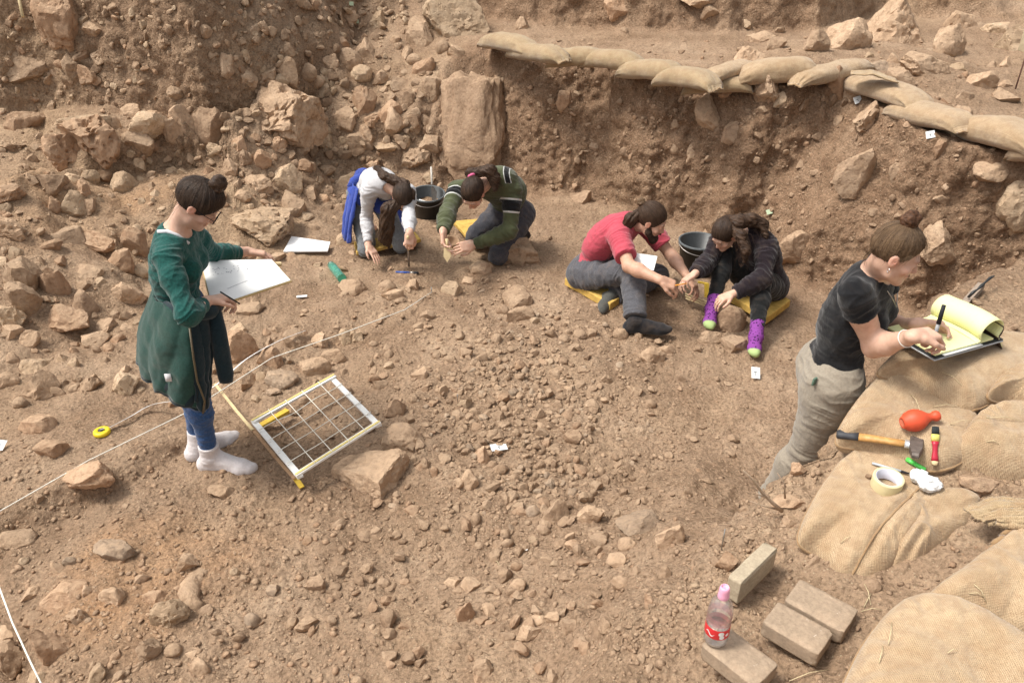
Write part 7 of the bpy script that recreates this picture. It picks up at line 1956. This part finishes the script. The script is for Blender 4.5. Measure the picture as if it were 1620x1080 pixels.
mobj('bracelet', tube([Vector(w0 + (e1 * math.cos(t) + e2 * math.sin(t)) * .0315 - B_.org) for t in [k * 6.2832 / 20 for k in range(20)]], [.0022] * 20, 5, closed=True), plain('white_cord', (.7, .68, .62, 1), .7, .1, 60, .05, 0), B_.root)
hw = B_.tips[0] if False else B_.J['wrR'] + unit(A3((.90, .40, .02))) * .105
pen = thing('marker_pen', 'black marker held upright in the right hand of the writing woman', 'pen', tuple(hw + A3((0, 0, -.03))))
mobj('barrel', tube([Vector((-.002, -.004, -.01)), Vector((.0, .0, .055))], [.0065, .0065], 10), plain('grey_barrel', (.30, .31, .32, 1), .4, .4, 40, .1, 0), pen)
mobj('pen_cap', tube([Vector((0, 0, .055)), Vector((.003, .006, .125))], [.0078, .0068], 10), M_INK, pen)

# ================= kneeling woman in white (long dark hair)
J = dict(root=A3(P(605, 385, .0)))
J['pel'] = XPA(584, 6.06, .44); J['neck'] = XPA(613, 5.68, .66); J['spine'] = XPA(594, 5.88, .62)
J['hipR'] = J['pel'] + (-.085, .01, 0); J['hipL'] = J['pel'] + (.085, -.01, 0)
J['knR'] = XPA(578, 5.80, .075); J['knL'] = XPA(634, 5.88, .075); J['anR'] = J['knR'] + A3((-.02, .40, -.01)); J['anL'] = J['knL'] + A3((0, .40, -.01))
J['toR'] = J['anR'] + A3((0, .16, -.03)); J['toL'] = J['anL'] + A3((0, .16, -.03)); J['soleR'] = J['soleL'] = (0, .3, 1)
J['head'] = R_(637, 313, J['neck'], .165, -1)
J['shR'] = XPA(583, 5.70, .595); J['shL'] = XPA(646, 5.70, .59)
J['elR'] = R_(580, 344, J['shR'], .26, 1); J['wrR'] = R_(583, 389, J['elR'], .235, -1)
J['elL'] = R_(647, 344, J['shL'], .26, -1); J['wrL'] = R_(648, 369, J['elL'], .20, -1)
J['face'] = (.12, -.50, -.86); J['crown'] = (.22, -.83, .50)
chk('B', J)
C_ = Person('person', 'kneeling woman in a white long-sleeved top with long dark hair', J, .95, False, .0052)
C_.torso(F0); C_.head(F0); C_.J['gather'] = A3(C_.HL(0, -.12, .02))
body(C_, M_SKIN, hands={'R': dict(d=A3((.5, -.5, -.45)), n=A3((0, -.2, -1)), curl=.15), 'L': dict(d=A3((-.05, -.35, -.85)), n=A3((-.3, .8, -.2)), curl=.75)})
cloth_top(C_, M_WCLOTH if 0 else cloth_mat('white_knit', (.52, .515, .53), 0.3, 600, .07, .05, 18), .010, 1.86, .04, .056, .045, 6, .0014, .006, .006, 'white_top')
M_GREYLEG = cloth_mat('grey_leggings', (.17, .18, .19), 0.3, 800, .2, .12, 20); M_BLUEH = cloth_mat('royal_blue_hoodie', (.035, .065, .30), 0.4, 700, .2, .05, 16)
cloth_legs(C_, M_GREYLEG, .006, .96, .10, 9, .0025, .008, .0065, 'leggings')
c0 = C_.J['pel'] + A3((0, 0, .0)); up = C_.uph
ring = [c0 + up * .07 + C_.Rh @ A3((math.cos(t) * .160, math.sin(t) * .125, 0)) for t in [k * 6.2832 / 12 for k in range(13)]]
ptube(C_, 'hoodie_waist', ring, [.034] * 13, M_BLUEH, 12)
jt = [XPA(566, 6.10, .60), XPA(560, 5.98, .57), XPA(568, 5.88, .55)]; jb = [XPA(552, 6.05, .15), XPA(548, 5.92, .12), XPA(556, 5.80, .13)]
sheet(C_, 'hanging_hoodie', jt, jb, M_BLUEH, 4, .03, .012, 3, 40, 30, .03, out=c0)
sheet(C_, 'hoodie_back', [XPA(566, 6.12, .62), XPA(580, 6.0, .68), XPA(592, 5.95, .68)], [XPA(554, 6.14, .42), XPA(566, 6.16, .44), XPA(590, 6.2, .46)], M_BLUEH, 4, .02, .012, 5, 40, 20, .02, out=c0 - A3((0, 0, 1)))
ptube(C_, 'hoodie_sleeve', [XPA(628, 5.90, .50), XPA(634, 5.80, .42), XPA(640, 5.76, .34), XPA(644, 5.78, .24)], [.03, .038, .036, .03], M_BLUEH, 12)
ptube(C_, 'hoodie_front', [XPA(590, 5.86, .46), XPA(600, 5.82, .42), XPA(614, 5.82, .42), XPA(628, 5.86, .46)], [.05, .055, .055, .05], M_BLUEH, 12)
hair_cap(C_, M_HAIRD, .010, .012, -.08, h=.005)
L = C_.HL
fall = [[L(-.055, .0, .02), XPA(612, 5.52, .52), XPA(609, 5.52, .40), XPA(606, 5.54, .28), XPA(609, 5.56, .22)], [L(-.06, -.03, .04), XPA(617, 5.55, .50), XPA(615, 5.53, .36), XPA(613, 5.55, .25), XPA(615, 5.55, .20)]]
def long_hair(ps, name, paths, radii, mat, h=.006, seed=0):
    P_ = np.concatenate([np.array(p) for p in paths]); F_ = Field(P_.min(0) - .08, P_.max(0) + .08, h)
    for pth, rd in zip(paths, radii):
        for i in range(len(pth) - 1): F_.cone(pth[i], pth[i + 1], rd[i], rd[i + 1], .02)
    ax = unit(A3(paths[0][-1]) - A3(paths[0][0]))
    e1 = unit(np.cross(ax, (.2, .9, .1))); e2 = np.cross(ax, e1)
    fl = lambda V: np.stack([(V @ e1) * 60, (V @ ax) * 7, (V @ e2) * 60], 1)
    return ps.emit(name, F_, mat, lambda V, N_: perlin(fl(V) * 1.1 + seed) * .009 + perlin(fl(V) * 2.5) * .003, 1, flow=fl)
long_hair(C_, 'long_hair', fall, [[.045, .042, .040, .034, .012], [.04, .04, .038, .03, .01]], M_HAIRM, .005)
locks(C_, 'loose_hair', M_HAIRM, fall, 0, 170, .026, 5, .0011, .007)
back = [[L(-.03, -.10, .03), XPA(608, 5.66, .72), XPA(598, 5.76, .74), XPA(592, 5.84, .73)]]
long_hair(C_, 'hair_over_back', back, [[.04, .035, .028, .012]], M_HAIRM, .005, 4); locks(C_, 'loose_hair', M_HAIRM, back, 0, 130, .024, 8, .0011, .010)
tw = C_.J['wrL'] + A3((-.01, -.06, -.10)); stick('digging_tool', 'thin metal tool with a pale handle in the hand of the kneeling woman', 'tool', tw + A3((0, .02, .09)), A3(P(647, 421, .03)), .004, M_STEEL, parts=[('handle', 0, .42, .010, .009, M_PALEWOOD), ('blade', .42, 1, .0055, .009, M_STEEL)])

# ================= kneeling man in olive sweater
J = dict(root=A3(P(780, 385, 0)))
J['pel'] = XPA(808, 5.98, .30); J['neck'] = XPA(772, 5.66, .70); J['spine'] = XPA(802, 5.88, .55)
J['hipR'] = J['pel'] + (-.09, -.03, 0); J['hipL'] = J['pel'] + (.09, .0, 0)
J['knL'] = XPA(788, 5.66, .085); J['anL'] = XPA(822, 6.0, .08); J['toL'] = J['anL'] + A3((.06, .15, -.03))
J['knR'] = XPA(752, 5.78, .20); J['anR'] = XPA(775, 6.08, .07); J['toR'] = J['anR'] + A3((.02, .16, -.02)); J['soleR'] = J['soleL'] = (0, .4, 1)
J['head'] = R_(748, 306, J['neck'], .18, -1)
J['shR'] = XPA(724, 5.66, .615); J['shL'] = XPA(811, 5.70, .60)
J['elR'] = R_(708, 338, J['shR'], .28, -1); J['wrR'] = R_(701, 366, J['elR'], .22, -1)
J['elL'] = R_(806, 366, J['shL'], .29, -1); J['wrL'] = R_(749, 387, J['elL'], .25, -1)
J['face'] = (-.25, -.52, -.82); J['crown'] = (-.20, -.80, .57)
chk('C', J)
D_ = Person('person', 'kneeling man in an olive striped sweater holding a pottery sherd', J, 1.0, True, .0052)
D_.torso(F0); D_.head(F0); D_.J['gather'] = A3(D_.HL(.02, -.11, .05))
body(D_, M_SKIN, hands={'R': dict(d=A3((.05, -.45, -.75)), n=A3((.75, -.2, -.1)), curl=.45), 'L': dict(d=A3((-.85, -.15, -.12)), n=A3((0, .75, -.5)), curl=.42)})
def olive():
    s = NT('olive_sweater'); st = s.attr('stripe').outputs['Fac']
    n = s.noise(16, 4, .55); nf = s.noise(600, 2, .6)
    base = s.ramp(n, [(.3, (.055, .062, .030, 1)), (.7, (.082, .092, .046, 1))])
    wmask = s.ramp(st, [(.0, 0.0), (.34, 0.0), (.37, 1.0), (.50, 1.0), (.53, 0.0)], 'LINEAR'); kmask = s.ramp(st, [(.51, 0.0), (.55, 1.0)])
    c = s.mix(wmask, base, (.50, .50, .48, 1)); c = s.mix(kmask, c, (.008, .008, .009, 1))
    return s.done(c, .9, s.bump(nf, .25, .001, s.bump(n, .7, .02)), .15, **{'Sheen Weight': .2})
o = cloth_top(D_, olive(), .015, 1.97, .00, .058, .045, 13, .0018, .008, .006, 'olive_sweater', sleeveg=.004, belly=.02)
V = np.array([v.co[:] for v in o.data.vertices]) + D_.org
sA, eA = D_.J['shL'], D_.J['elL']; ax = unit(eA - sA); t = (V - sA) @ ax; r = np.linalg.norm(V - sA - np.outer(t, ax), axis=1)
band = np.where(r < .095, 1 - np.abs(t - .115) / .085, 0)
sR, eR = D_.J['shR'], D_.J['elR']; axr = unit(eR - sR); t2 = (V - sR) @ axr; r2 = np.linalg.norm(V - sR - np.outer(t2, axr), axis=1); band = np.maximum(band, np.where(r2 < .08, 1 - np.abs(t2 - .08) / .07, 0))
# stripe running over the shoulder and down the back
q = V - D_.J['neck']; lx = q @ D_.Rc[:, 0]; side_l = -lx
bk = 1 - np.abs(side_l - .150 - .04 * (q @ D_.Rc[:, 2])) / .034
band = np.maximum(band, np.where((q @ D_.Rc[:, 1] < .06) & (t < .02), bk * .95, 0))
at = o.data.attributes.new('stripe', 'FLOAT', 'POINT'); at.data.foreach_set('value', np.clip(band, 0, 1).astype(np.float32))
M_CHAR = cloth_mat('charcoal_trousers', (.055, .055, .065), 0.4, 800, .2, .14, 18)
sock(D_, 'L', M_INK, .008, .08, h=.006); sock(D_, 'R', M_INK, .008, .08, h=.006)
cloth_legs(D_, M_CHAR, .012, .96, .17, 15, .0018, .008, .006, 'trousers', loose=.006)
hair_cap(D_, M_HAIRD, .010, .010, -.085, h=.005)
tail = [[D_.HL(.02, -.10, .05), D_.HL(.045, -.13, .045), XPA(776, 5.56, .80), XPA(782, 5.56, .74), XPA(783, 5.54, .67)]]
long_hair(D_, 'ponytail', tail, [[.020, .034, .042, .042, .022]], M_HAIRM, .005, 2); locks(D_, 'curly_hair', M_HAIRM, tail, 0, 200, .024, 12, .0011, .012)
g_ = D_.HL(.022, -.112, .052); axg = unit(D_.HL(.05, -.15, .05) - g_); e1 = unit(np.cross(axg, (0, 0, 1))); e2 = np.cross(axg, e1)
mobj('hair_tie', tube([Vector(g_ + (e1 * math.cos(t) + e2 * math.sin(t)) * .027 - D_.org) for t in [k * 6.2832 / 16 for k in range(16)]], [.010] * 16, 8, closed=True), plain('pink_elastic', (.78, .16, .32, 1), .7, .2, 60, .05), D_.root)
sh = A3(P(714, 389, .15)); v, f = lathe([(.002, 0), (.030, .004), (.045, .022), (.052, .045), (.056, .060), (.051, .060), (.046, .045), (.038, .024), (.024, .010), (.002, .008)], 30)
o = mobj('pottery_bowl', (v, f), plain('clay', (.42, .28, .18, 1), .9, .1, 40, .15, .4, .002)); o.location = sh; o.rotation_euler = (.35, .2, 0); tag(o, 'small broken clay bowl in the hands of the man in olive', 'pottery')
tp_ = D_.J['wrR'] + A3((.03, -.08, -.09)); tw = thing('hand_trowel', 'small trowel pressed into the soil by the man in olive', 'trowel', tuple(tp_))
mobj('handle', tube([Vector((0, .02, .06)), Vector((0, 0, .0))], [.011, .010], 8), M_PALEWOOD, tw)
o = mobj('blade', ([Vector(x) for x in ((-.022, 0, 0), (.022, -.002, 0), (.026, -.02, -.06), (0, -.03, -.10), (-.026, -.02, -.06))], [(0, 1, 2, 3, 4)]), M_PALEWOOD, tw, False); m = o.modifiers.new('t', 'SOLIDIFY'); m.thickness = .003

# ================= seated bearded man in red
J = dict(root=A3(P(950, 450, 0)))
J['pel'] = XPA(936, 5.20, .17); J['neck'] = XPA(1001, 5.10, .585); J['spine'] = XPA(953, 5.16, .42)
fw = unit((.87, -.5, 0)); lat = unit((-.5, -.87, 0))
J['hipR'] = J['pel'] + lat * .09 + fw * .03; J['hipL'] = J['pel'] - lat * .09 + fw * .03
J['head'] = R_(1031, 349, J['neck'], .185, -1)
J['shR'] = J['neck'] + lat * .175 + A3((-.02, 0, -.055)); J['shL'] = J['neck'] - lat * .175 + A3((.02, 0, -.065))
J['elR'] = R_(995, 421, J['shR'], .28, -1); J['wrR'] = R_(1045, 443, J['elR'], .25, -1)
J['elL'] = R_(1062, 404, J['shL'], .28, -1); J['wrL'] = R_(1087, 437, J['elL'], .25, -1)
J['knR'] = R_(1004, 428, J['hipR'], .40, -1); J['anR'] = R_(1004, 513, J['knR'], .40, -1); J['anR'][2] = max(J['anR'][2], .10)
J['toR'] = R_(1058, 522, J['anR'], .19, -1)
J['knL'] = R_(1040, 436, J['hipL'], .38, -1); J['anL'] = A3(P(965, 470, .08)); J['toL'] = A3(P(953, 490, .05)); J['soleL'] = (-.6, 0, -.5)
J['face'] = (.80, -.30, -.42); J['crown'] = (.35, -.15, .9)
chk('D', J)
E_ = Person('person', 'seated bearded man in a red t-shirt and grey trousers', J, 1.0, True, .0052)
E_.torso(F0); E_.head(F0); E_.J['gather'] = A3(E_.HL(0, -.12, .06))
body(E_, M_SKIN2, hands={'R': dict(d=A3((.85, -.15, -.3)), n=A3((.2, .3, -.9)), curl=.7), 'L': dict(d=A3((.45, -.55, -.5)), n=A3((-.2, -.2, -.9)), curl=.45)})
cloth_top(E_, cloth_mat('raspberry_cotton', (.42, .062, .090), 0.35, 800, .12, .04, 16), .012, .70, .02, .066, .030, 17, .0018, .007, .006, 'red_tshirt', sleeveg=.008)
cloth_legs(E_, cloth_mat('slate_trousers', (.085, .085, .095), 0.4, 800, .2, .15, 18), .012, .90, .16, 19, .0020, .009, .006, 'grey_trousers', loose=.010, cuffs={'R': .93, 'L': .9})
sock(E_, 'R', cloth_mat('black_sock', (.014, .014, .017), 0.2, 600, .2, .12), .005, .10, h=.005); sock(E_, 'L', cloth_mat('grey_sock', (.075, .075, .068), 0.2, 600, .2, .12), .005, .10, h=.005)
hair_cap(E_, M_HAIRM, .010, .011, -.055, h=.005)
bun(E_, E_.HL(-.0, -.125, .075), .032, M_HAIRB, 9); tl = [[E_.HL(0.02, -.10, -.01), E_.HL(.03, -.125, -.06), E_.HL(.03, -.12, -.11), E_.HL(.04, -.10, -.16)]]
long_hair(E_, 'hair_at_nape', tl, [[.038, .040, .032, .012]], M_HAIRM, .005, 3); locks(E_, 'loose_hair', M_HAIRM, tl, 0, 110, .020, 15, .0010, .006)
def beard(ps, mat):
    F_ = Field(ps.J['head'] - .2, ps.J['head'] + .2, .0045); L = ps.HL; q = ps.q
    F_.cone(L(-.050, .025, -.060), L(0, .075, -.108), .024, .026, .02); F_.cone(L(.050, .025, -.060), L(0, .075, -.108), .024, .026, .02); F_.cone(L(0, .078, -.100), L(0, .082, -.125), .026, .015, .02)
    for sd in (-1, 1): F_.cone(L(.064 * sd, .012, -.01), L(.052 * sd, .025, -.06), .010, .020, .02); F_.cone(L(.004 * sd, .100, -.050), L(.030 * sd, .086, -.068), .0065, .006, .006)
    F_.cone(L(-.016, .098, -.062), L(.016, .098, -.062), .0075, .0075, .004, 'cut')
    return ps.emit('beard', F_, mat, lambda V, N_: perlin(V * 140) * .003, 1, flow=lambda V: V * 60)
beard(E_, M_HAIRD)
slab_pts = [A3(P(1000, 418, .40)), A3(P(1034, 428, .40)), A3(P(1040, 405, .43)), A3(P(1000, 399, .46))]
pp = thing('clipboard_paper', 'white sheet of paper on the lap of the man in red', 'paper', tuple(slab_pts[0])); slab('sheet', slab_pts, .004, M_PAPER, pp, slab_pts[0])
hp = E_.J['wrR'] + A3((.08, -.03, -.03)); stick('orange_pencil', 'orange pencil in the hand of the man in red', 'pencil', hp + A3((-.02, 0, .0)), hp + A3((.09, .02, .012)), .004, plain('orange_paint', (.75, .28, .03, 1), .4, .4, 40, .05, 0))
rb = A3(P(1084, 464, .12)); re_ = A3(P(1122, 478, .08))
rl = thing('folding_rule', 'folded bundle of pale folding-rule laths held between the seated pair', 'folding rule', tuple(rb))
for k in range(3): bar('segment', Vector(rb) + Vector((0, -.014 * k, -.012 * k)), Vector(re_) + Vector((0, -.014 * k, -.012 * k)), .016, .004, M_PALEWOOD, rl, Vector(rb))
wb_ = A3(P(1106, 462, .05)); o = thing('wooden_stake', 'short yellow wooden stake standing between the bucket and the seated pair', 'stake', tuple(wb_))
bar('lath', A3(P(1118, 470, .05)), A3(P(1118, 448, .14)), .03, .02, M_YEL, o, Vector(wb_)); bar('rail', A3(P(1104, 446, .13)), A3(P(1120, 449, .13)), .012, .012, M_YEL, o, Vector(wb_))

# ================= seated woman in dark clothes with purple socks
J = dict(root=A3(P(1190, 480, 0)))
J['pel'] = XPA(1206, 4.98, .17); J['neck'] = XPA(1180, 4.93, .575); J['spine'] = XPA(1206, 4.99, .38)
lat = unit((-.75, .65, 0)); fw = unit((-.65, -.75, 0))
J['hipR'] = J['pel'] + lat * .085 + fw * .03; J['hipL'] = J['pel'] - lat * .085 + fw * .03
J['head'] = R_(1146, 371, J['neck'], .165, -1)
J['shR'] = J['neck'] + lat * .155 + A3((0, 0, -.05)); J['shL'] = J['neck'] - lat * .165 + A3((0, 0, -.055))
J['elR'] = R_(1119, 415, J['shR'], .25, -1); J['wrR'] = R_(1098, 434, J['elR'], .22, -1)
J['elL'] = R_(1206, 442, J['shL'], .26, -1); J['wrL'] = R_(1157, 466, J['elL'], .23, -1)
J['anR'] = A3(P(1126, 488, .115)); J['knR'] = R_(1146, 402, J['anR'], .40, 1); J['toR'] = A3(P(1122, 516, .06))
J['anL'] = A3(P(1196, 532, .09)); J['knL'] = R_(1205, 446, J['anL'], .40, 1); J['toL'] = A3(P(1193, 559, .03))
J['face'] = (-.60, -.42, -.62); J['crown'] = (-.45, -.40, .78)
chk('E', J)
G_ = Person('person', 'seated woman in black clothes with purple patterned socks', J, .95, False, .0052)
G_.torso(F0); G_.head(F0); G_.J['gather'] = A3(G_.HL(.03, -.13, .05))
body(G_, M_SKIN, hands={'R': dict(d=A3((-.75, -.4, -.35)), n=A3((.1, -.3, -.9)), curl=.55), 'L': dict(d=A3((-.8, -.3, -.2)), n=A3((0, .1, -1)), curl=.55)})
M_PLUM = cloth_mat('black_plum_hoodie', (.014, .009, .012), 0.45, 700, .3, .10, 15)
cloth_top(G_, M_PLUM, .018, 1.90, -.09, .056, .040, 23, .0022, .008, .006, 'dark_hoodie', hemdrop=.10, belly=.02, sleeveg=.006)
cloth_legs(G_, cloth_mat('black_leggings', (.0095, .0100, .0105), 0.3, 800, .25, .07, 18), .006, .90, .17, 25, .002, .007, .0062, 'black_leggings', cuffs={'R': .84, 'L': .84})
def polka():
    s = NT('purple_polka_sock'); v = s.voro(62); c = s.mix(s.ramp(v, [(.30, 1.0), (.36, 0.0)]), (.22, .055, .27, 1), (.045, .012, .07, 1)); t = s.attr('toe').outputs['Fac']
    c = s.mix(t, c, (.36, .47, .20, 1)); return s.done(c, .85, s.bump(s.noise(500, 2), .2, .001), .15)
M_POL = polka()
for sd in 'RL':
    o = sock(G_, sd, M_POL, .008, .105, h=.0045); V = np.array([v.co[:] for v in o.data.vertices]) + G_.org
    tt = (V - G_.J['an' + sd]) @ unit(G_.J['to' + sd] - G_.J['an' + sd]); L_ = np.linalg.norm(G_.J['to' + sd] - G_.J['an' + sd])
    at = o.data.attributes.new('toe', 'FLOAT', 'POINT'); at.data.foreach_set('value', sstep(L_ * .78, L_ * .86, tt).astype(np.float32))
hair_cap(G_, M_HAIRD, .006, .015, -.06, h=.005)
tl = [[G_.HL(.02, -.08, .04), XPA(1168, 4.84, .68), XPA(1188, 4.86, .69), XPA(1206, 4.86, .66), XPA(1212, 4.80, .60)], [G_.HL(.04, -.07, .0), XPA(1172, 4.76, .62), XPA(1180, 4.70, .54), XPA(1178, 4.70, .46)]]
long_hair(G_, 'gathered_hair', tl, [[.050, .046, .044, .036, .014], [.035, .034, .028, .010]], M_HAIRM, .005, 6); locks(G_, 'loose_hair', M_HAIRM, tl, 0, 190, .026, 17, .0011, .010)

# ---- yellow kneeling pads
def foam(label, quad, t):
    q = [Vector(P(*x)) for x in quad]; c = sum(q, Vector()) / 4; root = thing('kneeling_pad', label, 'foam pad', tuple(c), 'yellow foam kneeling pads')
    n = 14; V = []
    for s_ in (1, -1):
        for i in range(n + 1):
            for j in range(n + 1):
                u, v_ = i / n, j / n; p = q[0].lerp(q[1], u).lerp(q[3].lerp(q[2], u), v_) - c; p.z += s_ * t / 2 + .006 * float(fbm(np.array([[p.x * 6, p.y * 6, c.x]]), 2)[0]); V.append(p)
    k = (n + 1) ** 2; Fc = []
    for i in range(n):
        for j in range(n):
            a = i * (n + 1) + j; Fc.append((a, a + n + 1, a + n + 2, a + 1)); Fc.append((a + k, a + k + 1, a + k + n + 2, a + k + n + 1))
    rim = [i * (n + 1) for i in range(n + 1)] + [n * (n + 1) + j for j in range(1, n + 1)] + [i * (n + 1) + n for i in range(n - 1, -1, -1)] + [j for j in range(n - 1, 0, -1)]
    for a, b in zip(rim, rim[1:] + rim[:1]): Fc.append((a, b, b + k, a + k))
    me = mesh_from('foam', [tuple(v) for v in V], Fc, False); bm = bmesh.new(); bm.from_mesh(me); bmesh.ops.recalc_face_normals(bm, faces=bm.faces); bm.to_mesh(me); bm.free()
    o = link('foam', me, M_FOAM, root); b = o.modifiers.new('b', 'BEVEL'); b.width = .006; b.segments = 2; b.limit_method = 'ANGLE'; return root
foam('yellow foam pad under the knees of the kneeling woman in white', [(564, 402, .05), (666, 380, .08), (655, 368, .03), (560, 385, .02)], .03)
foam('yellow foam pad under the man in olive', [(716, 352, .10), (745, 383, .07), (838, 385, .06), (815, 345, .08)], .035)
foam('yellow foam pad under the man in red', [(893, 446, .06), (965, 486, .06), (1010, 455, .06), (925, 420, .06)], .055)
foam('yellow foam pad under the woman with purple socks', [(1150, 470, .06), (1212, 508, .06), (1250, 480, .06), (1190, 448, .06)], .055)
